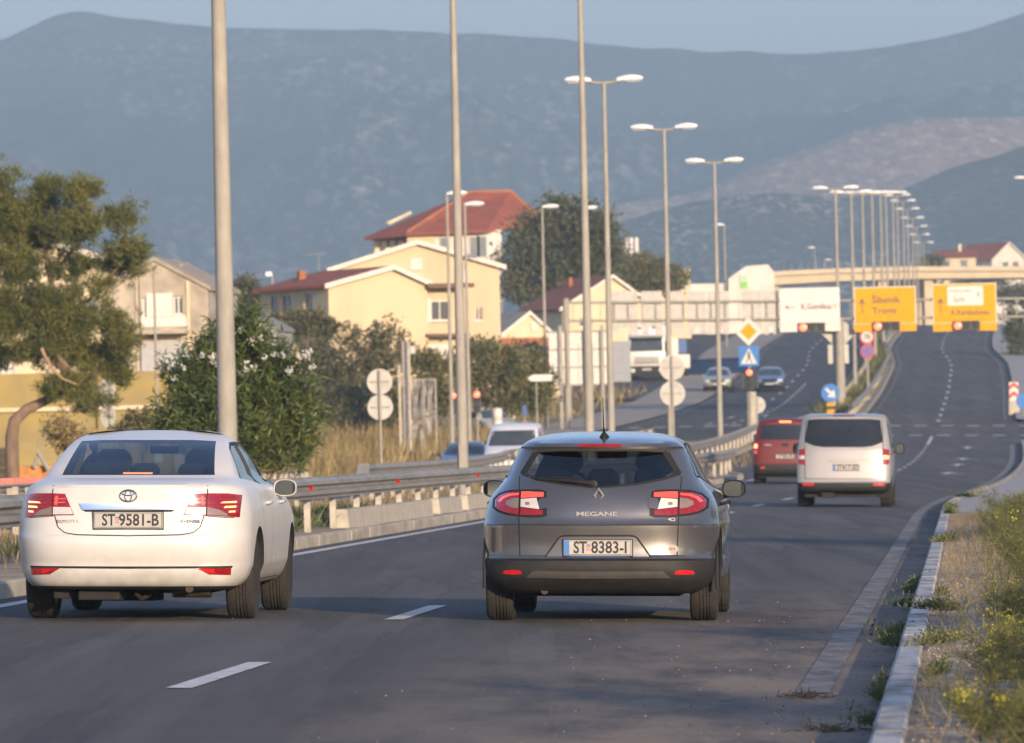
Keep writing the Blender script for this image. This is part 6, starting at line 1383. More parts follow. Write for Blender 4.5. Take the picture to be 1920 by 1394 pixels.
# orange digger arm behind the barrier
g = GX(82, 150); t = thing('small_digger', 'orange machine with a grey arm behind the red barriers', 'machine', g); M_ORG = mat('orange_machine', (.60, .24, .03), .6, var=(.30, .13, .04), scale=4)
MB().box(-.55, .30, 0, 1.4, .35, 1.05).build('machine_body', M_ORG, t, bevel=.05); MB().prism([(.1, .5), (.5, .62), (.75, .25), (.62, .2), (.42, .5), (.1, .38)], -.15, .0, 'y').build('orange_arm', M_ORG, t); MB().tube([(-.2, -.1, 1.0), (-.12, -.15, 1.35), (.1, -.2, .95)], .05, 8).build('grey_arm', M_GALV, t); MB().box(-.65, .4, -.1, 1.5, 0, .36).build('track', M_BLACK, t, bevel=.1)
# far things round the bridge
d = 620; g = GX(1372, d); z0 = g.z; t = thing('sales_hall', 'white faceted building with a bright green sign by the bridge', 'building', g)
def q(px, py, d=d, g=g): p = P(px, py, d); return (p.x-g.x, p.z-g.z)
pts = [q(1366, 640), q(1366, 523), q(1398, 500), q(1440, 496), q(1452, 512), q(1452, 640)]; MB().prism(pts, 0, 12, 'y').build('hall', M_WWALL, t)
x0, za = q(1388, 541); x1, zb_ = q(1402, 514); so = MB().box(x0, x1, -.15, -.02, za, zb_).build('sign_board', M_WHITE, t); MB().box(x0+.05, x1-.05, -.18, -.155, za+.05, za+(zb_-za)*.5).build('green_panel', mat('sign_green', (.16, .55, .08), .5), so)
for k in range(2): MB().box(x0+.08, x1-.08, -.18, -.155, za+(zb_-za)*(.62+.18*k), za+(zb_-za)*(.70+.18*k)).build('green_stripe', mat('sign_green2', (.25, .55, .25), .5), so)
x0, za = q(1296, 560); x1, zb_ = q(1365, 531); MB().box(x0, x1, 1, 14, za-8, zb_).build('low_shed', M_WWALL, t)
d = 810; g = GX(1430, d); t = thing('overpass', 'long pale concrete overpass crossing behind the yellow signs', 'bridge', g); zs_ = []
rows = []
for i in range(25):
    px = 1380+i*30; y = np.interp(px, [1380, 1450, 1560, 1700, 2100], [516, 509, 504, 500, 499]); yb = y+np.interp(px, [1380, 2100], [26, 20]); p = P(px, y, d); pb = P(px, yb, d); rows.append([(p.x-g.x, 0, p.z-g.z), (p.x-g.x, -.5, p.z-g.z-.02), (p.x-g.x, -.5, p.z-g.z-.55), (p.x-g.x, 0, p.z-g.z-.6), (p.x-g.x, 0, pb.z-g.z), (p.x-g.x, 9, pb.z-g.z), (p.x-g.x, 9, p.z-g.z)])
M_BRID = mat('bridge_concrete', (.58, .49, .34), .85, var=(.50, .43, .30), scale=.6)
b = MB(); b.grid(rows, close=True); b.build('deck', M_BRID, t, smooth=30)
for px in (1452, 1655, 1742, 1990): p = P(px, 520, d); MB().box(p.x-g.x-.5, p.x-g.x+.5, 1, 7, -6, p.z-g.z-.2).build('pier', M_BRID, t)
for k in range(40):
    px = 1470+k*15; y = float(np.interp(px, [1380, 1450, 1560, 1700, 2100], [516, 509, 504, 500, 499])); p = P(px, y, d); MB().box(p.x-g.x-.03, p.x-g.x+.03, .1, .16, p.z-g.z, p.z-g.z+.7).build('railing_post', M_GALV, t)
MB().box(P(1655, 540, d).x-g.x, P(1742, 540, d).x-g.x, 12, 13, -8, P(1700, 524, d).z-g.z).build('pale_abutment', mat('pale_abutment', (.60, .47, .35), .9), t)
for nm, lb, px0, px1, ye, yr_, dd, m1, m2, ax in (('red_roofed_house', 'long red-roofed house above the bridge', 1763, 1838, 483, 468, 990, M_CREAM, M_TILE, None), ('cream_gable_house', 'cream gable house with dark red roof above the bridge at right edge', 1868, 1935, 486, 456, 1010, M_WWALL, M_TILE, .5)):
    g = GX(px0, dd); w_ = P(px1, 500, dd).x-P(px0, 500, dd).x; hE = hgt(px0, ye, dd)-g.z; hR = hgt(px0, yr_, dd)-g.z
    if ax: house(nm, lb, px0, dd, R(30), w_*1.1, 10, hE, hR-hE, m1, m2, front=((w_*.35, hE-1.6, 1.0, 1.2), (w_*.7, hE-1.6, 1.0, 1.2)))
    else:
        t = thing(nm, lb, 'house', g); wl = MB(); facade(wl, w_, hE, ((1.0, hE-1.5, .9, 1.1), (3.4, hE-1.5, .9, 1.1)), Matrix.Identity(4)); wl.build('wall', m1, t, fix=False)
        for x in (1.0, 3.4): window(t, Matrix.Identity(4), x, hE-1.5, .9, 1.1)
        MB().prism([(-.4, hE-.1), (4, hR), (8.4, hE-.1)], -.3, w_+.3, 'x', M=Matrix.Translation((0, 0, 0))).build('roof', m2, t); MB().box(w_*.6, w_*.6+.4, 3, 3.4, hR-.5, hR+.8).build('chimney', M_CREAM, t)
d = 560; g = GX(1192, d); t = thing('phone_mast', 'white mobile phone antenna panels on a short mast over the trees', 'antenna', g); zt = hgt(1192, 446, d)-g.z
MB().tube([(0, 0, 0), (0, 0, zt)], .14, 8).build('mast', M_GALV, t)
for k in (-1, 0, 1): MB().box(k*.42-.14, k*.42+.14, -.25, -.1, zt-1.25, zt).build('antenna_panel', M_WHITE, t, bevel=.02)
MB().box(-.7, .7, -.3, .3, zt-2.0, zt-1.55).build('platform', M_CREAM, t)
g = GX(1268, 600); t = thing('roof_turret', 'small pale turret and flat roof showing above the trees', 'building', g); zt = hgt(1268, 505, 600)-g.z; MB().box(-1.5, 1.5, 0, 5, 0, zt).build('flat_roof_block', M_CREAM, t); MB().box(-.6, -.2, 1, 1.4, zt, zt+.8).build('turret', M_WWALL, t)
# grey container with blue end, blue skip, white machinery near the lorry
d = 462; g = GX(1152, d); t = thing('shipping_container', 'grey container with a blue end left of the lorry', 'container', g, (0, 0, R(18))); zt = hgt(1160, 640, d)-g.z; M_CBLUE = mat('container_blue', (.04, .10, .26), .6); M_CGREY = mat('container_grey', (.26, .28, .31), .6)
MB().box(0, 1.25, 0, 6, 0, zt).build('container_body', M_CGREY, t, bevel=.02); MB().box(-.42, -.004, .0, 6, .0, zt-.05).build('blue_end', M_CBLUE, t)
for i in range(5): MB().box(.1+i*.23, .2+i*.23, -.03, -.002, .1, zt-.1).build('corrugation', M_CGREY, t)
d = 478; a = GX(1283, d); t = thing('blue_barrier', 'low blue steel wall running along the far kerb', 'barrier', a, (0, 0, R(-62))); zt = .95; MB().box(0, 9, 0, .2, 0, zt).build('panel', M_CBLUE, t); MB().box(-.05, 9.05, -.06, .26, zt, zt+.08).build('rim', M_CBLUE, t)
g = GX(1266, 474); t = thing('small_lorry', 'small white lorry cab parked right of the big lorry', 'truck', g, (0, 0, R(8))); zt = hgt(1266, 634, 474)-g.z
MB().box(-.35, .35, 0, 2, .6, zt).build('cab', M_WWALL, t, bevel=.06); MB().box(-.1, 1.1, -.3, 1.6, .55, 1.5).build('bonnet', M_WWALL, t, bevel=.1); MB().box(.4, 1.0, .5, .6, 1.6, zt-.1).build('frame', M_CBLUE, t)
for x in (-.2, .9): wheel(t, x, .3, .38, .22, 5, M_STEELRIM, 1)
# fence and small blue sign on the far grass
g = GX(985, 318); t = thing('small_blue_sign', 'small dark blue sign on a short post on the grass bank', 'road sign', g); z = hgt(985, 760, 318)-g.z; post(t, z, .03); MB().box(-.10, .10, -.05, -.03, z-.5, z).build('sign_plate', M_CBLUE, t); MB().box(-.08, .08, -.05, -.03, z-1.1, z-.7).build('marker', M_ORG, t)
g = GX(1008, 335); t = thing('arrow_sign', 'white pointed direction sign on a post left of the big sign back', 'road sign', g); z = hgt(1008, 709, 335)-g.z; post(t, z+.1, .04); MB().prism([(-.45, z), (-.25, z+.16), (.75, z+.16), (.75, z-.16), (-.25, z-.16)], -.08, -.05, 'y').build('sign_plate', M_WHITE, t)
g = GX(1215, 500)
for px, lb in ((517, 'small floodlight on a thin mast left of the yellow house'),):
    g = GX(px, 380); t = thing('floodlight', lb, 'floodlight', g); z = hgt(px, 514, 380)-g.z; post(t, z, .05); MB().box(-.35, -.02, -.15, .1, z-.12, z+.12).build('lamp_body', M_LUM, t, bevel=.03)
g = GX(297, 200); t = thing('thin_utility_pole', 'thin grey pole before the derelict house', 'pole', g); z = hgt(297, 500, 200)-g.z; MB().tube([(0, 0, -.3), (-.03, 0, z)], [.05, .035], 8).build('shaft', M_GALV, t, smooth=50); MB().box(-.1, .1, -.1, .1, 1.4, 1.7).build('junction_box', M_SIGNB, t)
g = GX(268, 208); t = thing('thin_utility_pole', 'second thin grey pole before the derelict house, left one', 'pole', g); z = hgt(266, 505, 208)-g.z; MB().tube([(0, 0, -.3), (-.03, 0, z)], [.05, .035], 8).build('shaft', M_GALV, t, smooth=50)
for s, px in (('grey-roofed hut behind the near lamp post, left of the yellow house', 452),):
    d = 300; g = GX(px, d); z0 = g.z; hh = hgt(px, 622, d)-z0; house('grey_hut', s, 440, d, R(-8), 1.9, 4, hh, .55, mat('bluegrey_wall', (.33, .34, .36), .9), M_GREYR, over=.1, fascia=False)
g = GX(405, 310); house('orange_roofed_hut', 'small hut with orange roof behind the near lamp post', 398, 310, 0, 1.6, 4, hgt(400, 612, 310)-GX(398, 310).z, .5, M_CREAM, M_TILEO, over=.1, fascia=False)
# ================================================================== PLANTS
L_PINE = leafmat('pine_needles', (.155, .155, .034), (.085, .100, .028), .25, .4)
L_OLE = leafmat('oleander_leaf', (.120, .150, .040), (.070, .105, .030), .3, .4, .4)
L_OLIVE = leafmat('olive_leaf', (.120, .122, .058), (.080, .086, .042), .2, .35)
L_DARK = leafmat('dark_leaf', (.090, .096, .042), (.125, .115, .055), .2, .35)
L_GREEN = leafmat('green_leaf', (.125, .130, .045), (.155, .140, .055), .25, .35)
L_FENN = leafmat('fennel_leaf', (.200, .195, .070), (.150, .160, .060), .4, .4)
L_YEL = leafmat('yellow_flower', (.48, .42, .06), (.36, .36, .06), .3, .25)
L_WHT = leafmat('white_petal', (.78, .76, .70), (.70, .68, .62), .35, .1)
L_DRYG = leafmat('dry_grass', (.34, .25, .11), (.26, .20, .08), .3, .35)
L_WEED = leafmat('weed_leaf', (.090, .115, .045), (.12, .13, .05), .3, .35)
M_BARK = mat('bark', (.22, .15, .10), .95, var=(.13, .09, .06), scale=6, bump=.8, bscale=20, stretch=(1, 1, .3))
def pxblobs(lst, d, g, ry=None):
    out = []
    for px, py, a, b in lst:
        p = P(px, py, d); s = d/FPX; out.append((p.x-g.x, (ry or 0)*random.uniform(-1, 1), p.z-g.z, a*s, max(.5*(a+b)*s, .4), b*s))
    return out
def limb(b, pts, r0, r1, n=8):
    k = len(pts); b.tube(pts, [r0+(r1-r0)*i/(k-1) for i in range(k)], n)
def plant(name, label, cat, px, d, blobs, n, ln, wd, lm, clump=.35, per=40, group=None, trunk=True, depth=.6, tr=.14, shell=.5, crown='crown', base_py=None):
    g = GX(px, d); t = thing(name, label, cat, g, group=group); bl = pxblobs(blobs, d, g, depth)
    pts, dr = blob_pts(bl, n, clump, per, shell)
    keep = pts[:, 2] > .02; pts, dr = pts[keep], dr[keep]
    leaf_cloud(crown, pts, dr, ln*(.7+.6*rng.random(len(pts))), wd*(.7+.6*rng.random(len(pts))), lm, t)
    if trunk:
        b = MB(); zc = min(q[2] for q in bl); cz = sum(q[2] for q in bl)/len(bl); cx = sum(q[0] for q in bl)/len(bl)
        limb(b, [(0, 0, -.3), (cx*.3, 0, cz*.35), (cx*.7, 0, cz*.7), (cx, 0, cz)], tr, tr*.45)
        for q in bl[:10]: limb(b, [(cx*.55, 0, cz*.55), ((cx+q[0])*.5, q[1]*.5, (cz*.8+q[2])*.5+.1), (q[0], q[1], q[2])], tr*.4, tr*.1, 6)
        b.build('trunk' if tr > .08 else 'stems', M_BARK, t, smooth=50)
    return t
# ---- pine at the left edge
d = 186; g = GX(22, d); t = thing('pine_tree', 'leaning pine tree with clumped yellow-green crown at the left edge', 'tree', g)
blobs = [(15, 395, 55, 48), (85, 372, 42, 36), (150, 372, 40, 30), (60, 430, 60, 40), (205, 415, 42, 28), (140, 430, 60, 36), (258, 468, 34, 22), (215, 492, 52, 28), (130, 500, 50, 24), (20, 500, 60, 44), (60, 570, 64, 40), (0, 600, 60, 45), (120, 610, 58, 36), (190, 600, 46, 34), (235, 632, 34, 24), (80, 655, 60, 32),
         (150, 665, 64, 36), (215, 690, 40, 34), (140, 722, 60, 28), (185, 755, 40, 18), (100, 590, 40, 40), (-60, 430, 60, 70), (-60, 560, 60, 70), (-10, 340, 36, 26)]
blobs += [(110, 640, 50, 26), (40, 450, 50, 26), (175, 545, 40, 20), (10, 670, 40, 22), (230, 660, 34, 20)]; blobs = [(a, b_, c*1.06, e*.80) for a, b_, c, e in blobs]
bl = pxblobs(blobs, d, g, 1.0); pts, dr = blob_pts(bl, 6200, .30, 12, .35)
N_ = 22; tuft = np.repeat(pts, N_, 0); dd = rng.normal(size=tuft.shape); dd[:, 2] = np.abs(dd[:, 2])*1.0+.25; tuft = tuft+rng.normal(size=tuft.shape)*.06
leaf_cloud('crown', tuft, dd, (.19*(.7+.6*rng.random(len(tuft)))), .024, L_PINE, t)
b = MB(); w_ = lambda px, py, o=0.: (P(px, py, d).x-g.x, o, P(px, py, d).z-g.z)
limb(b, [(0, 0, -.4), w_(22, 820), w_(27, 790), w_(50, 768), w_(92, 748, .2), w_(120, 700, .3), w_(110, 600, .2), w_(90, 500, .1), w_(80, 420)], .20, .05, 10)
for q_ in ([(92, 748, .2), (150, 715, -.6), (185, 700, -.8)], [(120, 700, .3), (85, 650, -.7), (62, 600, -.6)], [(110, 600, .2), (170, 560, 0), (240, 480, 0)], [(105, 560, .2), (60, 520, .3), (0, 470, 0)], [(95, 520, .1), (150, 450, .3), (200, 420, 0)], [(118, 680, .2), (60, 620, .2), (0, 600, .2)], [(130, 690, -.9), (100, 655, -.95), (88, 640, -.95)]):
    limb(b, [w_(*p) for p in q_], .075, .02, 6)
b.build('trunk', M_BARK, t, smooth=50)
b = MB(); limb(b, [w_(84, 655, -1.3), w_(92, 672, -1.4), w_(108, 697, -1.5), w_(125, 712, -1.5), w_(150, 722, -1.4)], .05, .02, 6); b.build('bare_branch', mat('pale_bark', (.34, .22, .13), .9), t, smooth=50)
# ---- oleander with white flowers
d = 131; g = GX(455, d); t = thing('oleander_bush', 'big oleander bush with white flowers behind the near lamp post', 'bush', g)
blobs = [(350, 745, 42, 60), (395, 700, 50, 55), (460, 680, 52, 45), (520, 735, 60, 70), (450, 780, 95, 75), (560, 800, 36, 60), (480, 645, 34, 24), (385, 800, 70, 70), (340, 800, 36, 50), (530, 840, 60, 55), (450, 850, 90, 50), (430, 655, 34, 24)]
blobs = [(455+(a-455)*.94, b_, c*.84, e*.88) for a, b_, c, e in blobs]; bl = pxblobs(blobs, d, g, .5); pts, dr = blob_pts(bl, 1900, .26, 3, .4); N_ = 16
base = np.repeat(pts, N_, 0); ax = rng.normal(size=pts.shape)*.5; ax[:, 2] = np.abs(ax[:, 2])+.7; ax += (pts-pts.mean(0))*.35; ax /= np.linalg.norm(ax, axis=1, keepdims=True)
A = np.repeat(ax, N_, 0); base = base+A*(rng.random((len(base), 1))*.46); dd = A*.55+rng.normal(size=base.shape)*.6
leaf_cloud('crown', base, dd, .20*(.7+.6*rng.random(len(base))), .030, L_OLE, t, droop=.12)
b = MB()
for k in range(16):
    q_ = pts[rng.integers(len(pts))]; limb(b, [(random.uniform(-.5, .5), random.uniform(-.3, .3), -.1), (q_[0]*.6, q_[1]*.5, q_[2]*.5), tuple(q_)], .022, .008, 6)
b.build('stems', mat('pale_stem', (.30, .20, .12), .9), t, smooth=50)
for i, (px, py) in enumerate(((452, 620), (434, 626), (490, 633), (378, 668), (400, 670), (402, 680), (350, 668), (324, 681), (463, 680), (476, 690), (460, 694), (499, 672), (515, 668), (531, 665), (541, 694), (545, 700), (575, 662), (582, 660), (576, 670), (585, 689), (562, 668), (447, 797), (474, 640), (345, 690), (441, 767), (326, 712))):
    c = np.array(P(px, py, d-.7)-g); n = 16; pp = c+rng.normal(size=(n, 3))*.028; leaf_cloud('flower', pp, rng.normal(size=(n, 3))+np.array([0, -.8, .6]), .055, .045, L_WHT, t)
# ---- shrubs and trees farther back
plant('scrub_tree', 'dark ragged scrub tree before the yellow house', 'tree', 660, 338, [(560, 612, 46, 20), (610, 640, 54, 34), (690, 640, 50, 36), (742, 612, 20, 20), (728, 640, 34, 26), (650, 690, 80, 44), (590, 690, 50, 40), (720, 700, 50, 44), (640, 740, 80, 40)], 11000, .22, .10, L_DARK, .34)
plant('round_bush', 'grey-green rounded bush left of the round sign backs', 'bush', 640, 330, [(610, 765, 36, 36), (655, 760, 44, 34), (640, 790, 56, 26)], 6000, .20, .09, L_OLIVE, .34, tr=.05)
plant('round_bush', 'grey-green bush right of the round sign backs', 'bush', 735, 334, [(725, 765, 34, 34), (745, 780, 30, 30), (700, 790, 40, 22), (755, 750, 22, 26)], 4500, .20, .09, L_GREEN, .26, tr=.05)
plant('small_tree', 'dark round tree between the near lamp post and the yellow house', 'tree', 452, 390, [(452, 552, 34, 30), (440, 575, 34, 26), (468, 578, 26, 22)], 4500, .26, .13, L_OLIVE, .4)
plant('hedge_bush', 'low dark bush at the foot of the shaded yellow wing', 'bush', 560, 320, [(560, 605, 50, 18), (600, 612, 34, 16)], 3500, .2, .09, L_DARK, .3, tr=.05)
plant('thicket_bush', 'green thicket under the yellow house, left of the single lamp', 'bush', 930, 328, [(905, 665, 34, 30), (945, 685, 44, 40), (915, 720, 44, 40), (880, 690, 26, 44)], 6500, .22, .10, L_GREEN, .34, tr=.06)
plant('thicket_bush', 'green thicket before the grey-roofed shed', 'bush', 985, 340, [(985, 690, 34, 28), (1000, 725, 40, 34), (960, 745, 44, 26), (1010, 755, 26, 24)], 6000, .22, .10, L_GREEN, .34, tr=.06)
plant('dark_shrub', 'dark blue-green shrub against the orange brick wall', 'bush', 988, 400, [(975, 668, 24, 22), (1002, 672, 22, 24), (990, 690, 30, 20)], 3500, .24, .12, L_OLIVE, .34, tr=.06)
plant('thicket_bush', 'bush behind the concrete pole and the ragged sheet', 'bush', 815, 322, [(800, 690, 36, 30), (835, 705, 30, 40), (815, 750, 44, 40), (775, 665, 26, 20)], 5500, .22, .10, L_GREEN, .32, tr=.06)
plant('broad_tree', 'big broad grey-green tree beside the red-roofed house', 'tree', 1055, 500, [(1005, 440, 44, 40), (1055, 405, 46, 36), (1105, 430, 46, 40), (1060, 465, 70, 44), (970, 480, 34, 34), (1135, 475, 36, 38), (1010, 520, 54, 40), (1100, 520, 56, 36), (965, 535, 30, 30), (1145, 530, 26, 30)], 19000, .34, .18, L_OLIVE, .62, per=36)
plant('low_tree', 'low olive-green tree left of the white building with green sign', 'tree', 1215, 540, [(1185, 500, 28, 18), (1220, 505, 34, 22), (1258, 518, 30, 16), (1200, 525, 44, 18), (1245, 535, 40, 14)], 7000, .30, .16, L_GREEN, .45)
plant('bank_bush', 'bush on the bank behind the far pavement at the right edge', 'bush', 1905, 520, [(1900, 640, 22, 30), (1918, 655, 26, 40), (1895, 600, 26, 18), (1920, 610, 30, 26)], 4000, .24, .12, L_OLIVE, .4, tr=.06)
plant('far_tree', 'dark broad tree seen under the bridge behind the last yellow sign', 'tree', 1830, 900, [(1790, 540, 30, 10), (1830, 535, 34, 12), (1880, 545, 34, 18), (1910, 560, 30, 22)], 4000, .5, .25, L_DARK, .7)
plant('far_shrub', 'far dark tree at the foot of the hill right of the lamps', 'tree', 1755, 960, [(1752, 492, 16, 10), (1735, 496, 14, 8)], 1500, .5, .25, L_OLIVE, .6)
plant('pine_sapling', 'brown dry shrub beside the pine trunk', 'bush', 125, 175, [(125, 815, 26, 22), (100, 800, 10, 12), (150, 830, 26, 18)], 2200, .14, .05, L_DRYG, .22, tr=.04)
plant('dry_shrub', 'brownish shrub right of the edge-on round signs', 'bush', 265, 190, [(250, 800, 36, 24), (285, 812, 30, 22)], 2600, .14, .05, L_DARK, .22, tr=.04)
# ---- grass masses
def blades(name, label, pts, h, w, m, lean=.35):
    n = len(pts); d_ = rng.normal(size=(n, 3))*lean; d_[:, 2] = 1; o = leaf_cloud(name, pts, d_, h*(.5+rng.random(n)), w, m); o['kind'] = 'stuff'; o['label'] = label; o['category'] = 'grass'; return o
def area_pts(n, uf0, uf1, Y0, Y1, dz=0.):
    out = []
    for _ in range(n):
        Y = Y0+(Y1-Y0)*random.random()**.9; a = uf0(Y) if callable(uf0) else uf0; b = uf1(Y) if callable(uf1) else uf1; out.append(U(a+(b-a)*random.random(), Y, dz))
    return np.array(out)
blades('dry_grass', 'tall dry yellow grass beyond the opposite carriageway', area_pts(20000, lambda Y: ouL(Y)-26, lambda Y: ouL(Y)-.9, 262, 326), .95, .06, L_DRYG)
blades('dry_grass', 'dry yellow grass beside the opposite carriageway', area_pts(5000, lambda Y: ouL(Y)-14, lambda Y: ouL(Y)-.6, 200, 262), .6, .05, L_DRYG)
blades('dry_grass', 'dry grass across the field at the left', area_pts(9000, -60, lambda Y: ouL(Y)-.8, 110, 215), .5, .05, L_DRYG)
blades('bank_grass', 'dry grass along the dusty roadside', area_pts(6000, lambda Y: ouL(Y)-26, lambda Y: ouL(Y)-4.4, 300, 440), .6, .06, L_DRYG)
blades('median_grass', 'short weeds and dry grass on the median', area_pts(7000, lambda Y: ouR(Y)+.3, -4.9, 60, 300, .1), .18, .02, L_DRYG)
blades('median_weeds', 'green weeds under the long guardrail', area_pts(2600, -6.4, -4.8, 78, 118, .1), .26, .03, L_WEED, .6)
blades('far_median_grass', 'green scrub on the far median', area_pts(5000, lambda Y: ouR(Y)+.4, -4.6, 362, 640, .1), .7, .10, L_GREEN, .6)
# ---- verge on the right: fennel, weeds, dry stalks
def fennel(name, label, h, spread, n, flowers, group, seed):
    t = thing(name, label, 'plant', group=group); ps = []; ds = []; fl = []; b = MB()
    for k in range(n):
        a = random.uniform(0, 2*math.pi); r = spread*random.random()**.6; hh = h*random.uniform(.55, 1.05); top = np.array([r*math.cos(a), r*math.sin(a), hh]); root = np.array([top[0]*.25, top[1]*.25, 0])
        mid_ = (root+top)/2*np.array([.8, .8, 1.1]); b.tube([root, mid_, top], [.006, .004, .002], 4)
        for j in range(9):
            s = .18+.8*j/8; c = root*(1-s)**2+2*mid_*s*(1-s)+top*s*s; m_ = 20; ps.append(c+rng.normal(size=(m_, 3))*.03*(1.4-s)); q = rng.normal(size=(m_, 3)); q[:, 2] = q[:, 2]*.6+.6; ds.append(q)
        if flowers and random.random() < flowers:
            for _ in range(2): m_ = 12; fl.append(top+rng.normal(size=3)*.03+rng.normal(size=(m_, 3))*np.array([.022, .022, .008]))
    b.build('stems', mat('fennel_stem', (.14, .16, .05), .8), t)
    P_ = np.concatenate(ps); leaf_cloud('foliage', P_, np.concatenate(ds), .085*(.6+.8*rng.random(len(P_))), .0055, L_FENN, t)
    if fl: F_ = np.concatenate(fl); leaf_cloud('blossoms', F_, rng.normal(size=F_.shape)+np.array([0, 0, .8]), .022, .018, L_YEL, t)
    return t
GF = 'wild fennel plants along the verge'
LA = 'wispy green wild fennel plant growing on the verge beside the kerb'; LB = 'wild fennel plant with small yellow flower heads on the near verge'
fa = [fennel('wild_fennel', LA, .46, .50, 10, 0, GF, 1), fennel('wild_fennel', LA, .62, .50, 10, .08, GF, 2)]
fb = [fennel('flowering_fennel', LB, .40, .50, 9, .5, GF, 3), fennel('flowering_fennel', LB, .30, .46, 9, .5, GF, 4)]
used = set()
def putp(protos, u, Y, sc_):
    i = random.randrange(len(protos)); pr = protos[i]; o = pr
    if id(pr) in used: o = copy_tree(pr)
    used.add(id(pr)); o.location = U(u, Y, .10); o.rotation_euler = (0, 0, random.uniform(0, 6.28)); o.scale = (sc_, sc_, sc_*random.uniform(.85, 1.1)); return o
for k in range(70):
    Y = 48+64*(k/69)+random.uniform(-2, 2); putp(fa, 4.95+.75*random.random()**1.2+(.12 if Y < 60 else 0)+.10*(Y > 90), Y, random.uniform(.55, 1.05)*(1 if Y < 95 else .8))
for k in range(52):
    Y = 28+26*(k/51)+random.uniform(-1, 1); putp(fb, 4.60+.6*random.random()+.10*(Y-30)/20, Y, random.uniform(.4, .85))
LW = 'low dark green weed tuft growing at the kerb'
def weed(label, r, n):
    t = thing('weed_tuft', label, 'plant', group='weed tufts along the kerb'); p = rng.normal(size=(n, 3))*np.array([r*.4, r*6, r*.8]); p[:, 2] = np.abs(p[:, 2]); q = rng.normal(size=(n, 3)); q[:, 2] = np.abs(q[:, 2])+.3
    leaf_cloud('foliage', p, q, .04*(.6+.8*rng.random(n)), .012, L_WEED, t); return t
w0 = weed(LW, .05, 520)
for i, (u, Y, s, dz) in enumerate(((4.0, 47, 1.0, .02), (4.02, 48.5, 1.1, .02), (3.98, 50, .9, .02), (4.02, 38.5, 1.0, .02), (4.0, 37.5, .9, .02), (4.0, 58, .9, .02), (4.03, 63, 1.0, .02), (4.02, 66, 1.1, .02), (4.24, 52, 1.1, .14), (4.28, 43.5, 1.0, .14), (4.26, 57, .8, .14), (4.2, 86, 1.2, .14), (4.22, 118, 1.2, .14), (4.2, 126, 1.3, .14), (4.3, 150, 1.4, .14), (4.05, 34, .9, .02), (4.3, 38, .8, .14))):
    o = w0 if i == 0 else copy_tree(w0); o.location = U(u, Y, dz); o.scale = (s, s, s); o.rotation_euler = (0, 0, random.uniform(-.3, .3))
blades('verge_grass', 'dry stalks and short grass between kerb and fennel', area_pts(11000, 4.26, 6.4, 27, 116, .11), .15, .005, L_DRYG, .8)
blades('verge_green_grass', 'fine green grass under the fennel', area_pts(9000, 4.65, 6.8, 27, 118, .11), .20, .006, L_FENN, .6)
# pebbles and clods on the bare verge
b = MB()
for k in range(6000):
    Y = 27+60*random.random()**1.4; u = 4.22+1.3*random.random()**1.3; s = random.choice((.004, .005, .006, .009))*random.uniform(.7, 1.3); p = U(u, Y, .125)
    b.add([(p.x-s, p.y-s*.8, p.z-s*.4), (p.x+s, p.y-s, p.z-s*.4), (p.x+s*.8, p.y+s, p.z-s*.4), (p.x-s, p.y+s, p.z-s*.4), (p.x+s*.1, p.y, p.z+s*.9)], [(0, 1, 4), (1, 2, 4), (2, 3, 4), (3, 0, 4)], k % 3)
o = b.build('gravel', [mat('pebble_pale', (.36, .30, .22), .95), mat('clod_brown', (.22, .155, .10), .95), mat('pebble_grey', (.33, .30, .26), .95)], fix=False); o['kind'] = 'stuff'; o['label'] = 'pebbles and clods on the bare strip behind the kerb'; o['category'] = 'gravel'
# twigs, leaves and grit on the tarmac by the kerb
b = MB()
for k in range(700):
    Y = 31+30*random.random()**1.6; u = 4.02-abs(random.gauss(0, 1.1)); s = random.uniform(.004, .012); p = U(u, Y, .004); a = random.uniform(0, 3.14)
    if u < -3.4: continue
    b.add([(p.x+s*math.cos(a), p.y+s*math.sin(a)*2, p.z), (p.x-s*.5*math.sin(a), p.y+s*math.cos(a), p.z), (p.x-s*math.cos(a), p.y-s*math.sin(a)*2, p.z), (p.x, p.y, p.z+s*.7)], [(0, 1, 3), (1, 2, 3), (2, 0, 3)], k % 2)
for k in range(170):
    Y = 31+45*random.random(); u = random.uniform(-6, 4); s = random.uniform(.002, .004); p = U(u, Y, .003); b.add([(p.x-s, p.y-s, p.z), (p.x+s, p.y-s, p.z), (p.x, p.y+s, p.z), (p.x, p.y, p.z+s)], [(0, 1, 3), (1, 2, 3), (2, 0, 3)], 2)
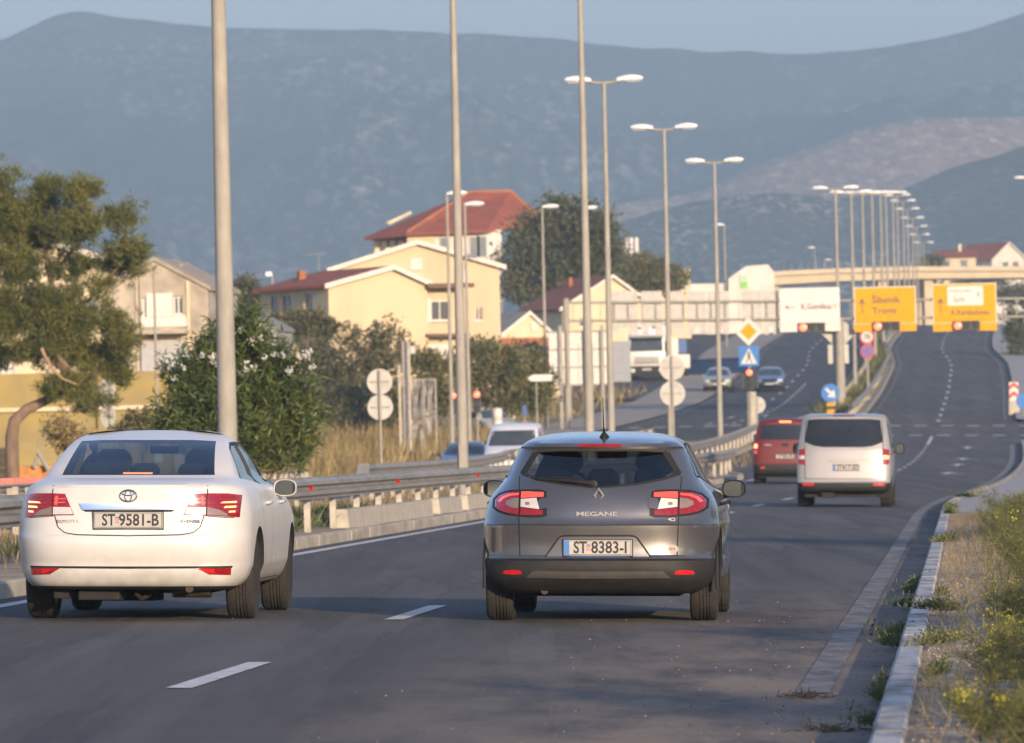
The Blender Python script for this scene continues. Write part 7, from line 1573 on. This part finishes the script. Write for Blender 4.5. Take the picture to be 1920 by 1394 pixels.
o = b.build('grit', [mat('dead_leaf', (.10, .065, .035), .9), mat('pale_straw', (.24, .18, .11), .9), mat('pale_grit', (.55, .52, .47), .9)], fix=False); o['kind'] = 'stuff'; o['label'] = 'grit, straw and dead leaves scattered on the tarmac near the kerb'; o['category'] = 'debris'
for i, (px, py, lb) in enumerate(((1504, 1310, 'small clump of dead leaves on the dusty tarmac'), (1556, 1372, 'dark dead twigs lying on the dirt near the kerb'))):
    dd_ = 18744/(py-821); g = GX(px, dd_); g.x = P(px, py, dd_).x; g.z = G(g.x, g.y); t = thing('dead_twigs', lb, 'debris', g); n = 90; p = rng.normal(size=(n, 3))*np.array([.07, .10, .008]); p[:, 2] = np.abs(p[:, 2])
    q = rng.normal(size=(n, 3)); q[:, 2] = np.abs(q[:, 2])*.4; leaf_cloud('twigs', p, q, .07, .008, leafmat('twig%d' % i, (.045, .038, .02), (.09, .07, .04), .1), t)

# ---- row of roadside trees out of the frame on the right: they shade the verge
GT = 'roadside trees beside the photographer'
pt_ = None
for i, Y in enumerate((-9, 1, 11, 21, 32, 43, 55, 68, 82)):
    X = 14.5+.064*Y+random.uniform(-1, 1); loc = (X, Y, G(X, Y))
    if pt_ is None:
        pt_ = thing('roadside_tree', '', 'tree', loc, group=GT); bl = [(0, 0, 3.4, 2.6, 2.6, 1.6), (1.2, 1.5, 4.3, 1.8, 1.8, 1.3), (-1.2, -1.4, 4.2, 1.9, 2.0, 1.3), (.3, -2.2, 2.8, 1.8, 1.8, 1.1), (0, 2.6, 3.0, 1.8, 1.6, 1.1)]
        p_, q_ = blob_pts(bl, 9000, .5, 36, .4); leaf_cloud('crown', p_, q_, .34, .19, L_OLIVE, pt_)
        b = MB(); limb(b, [(0, 0, -.3), (.1, 0, 1.5), (0, .1, 3.6)], .16, .06)
        for e in bl: limb(b, [(.05, 0, 1.6), (e[0]*.6, e[1]*.6, (1.6+e[2])/2+.2), e[:3]], .07, .02, 6)
        b.build('trunk', M_BARK, pt_, smooth=50); o = pt_
    else: o = copy_tree(pt_); o.location = loc
    o.rotation_euler = (0, 0, random.uniform(0, 6.28)); s_ = random.uniform(.85, 1.08); o.scale = (s_, s_, s_); o['label'] = 'olive-green roadside tree right of the verge, %s beside the photographer' % ordn[i]
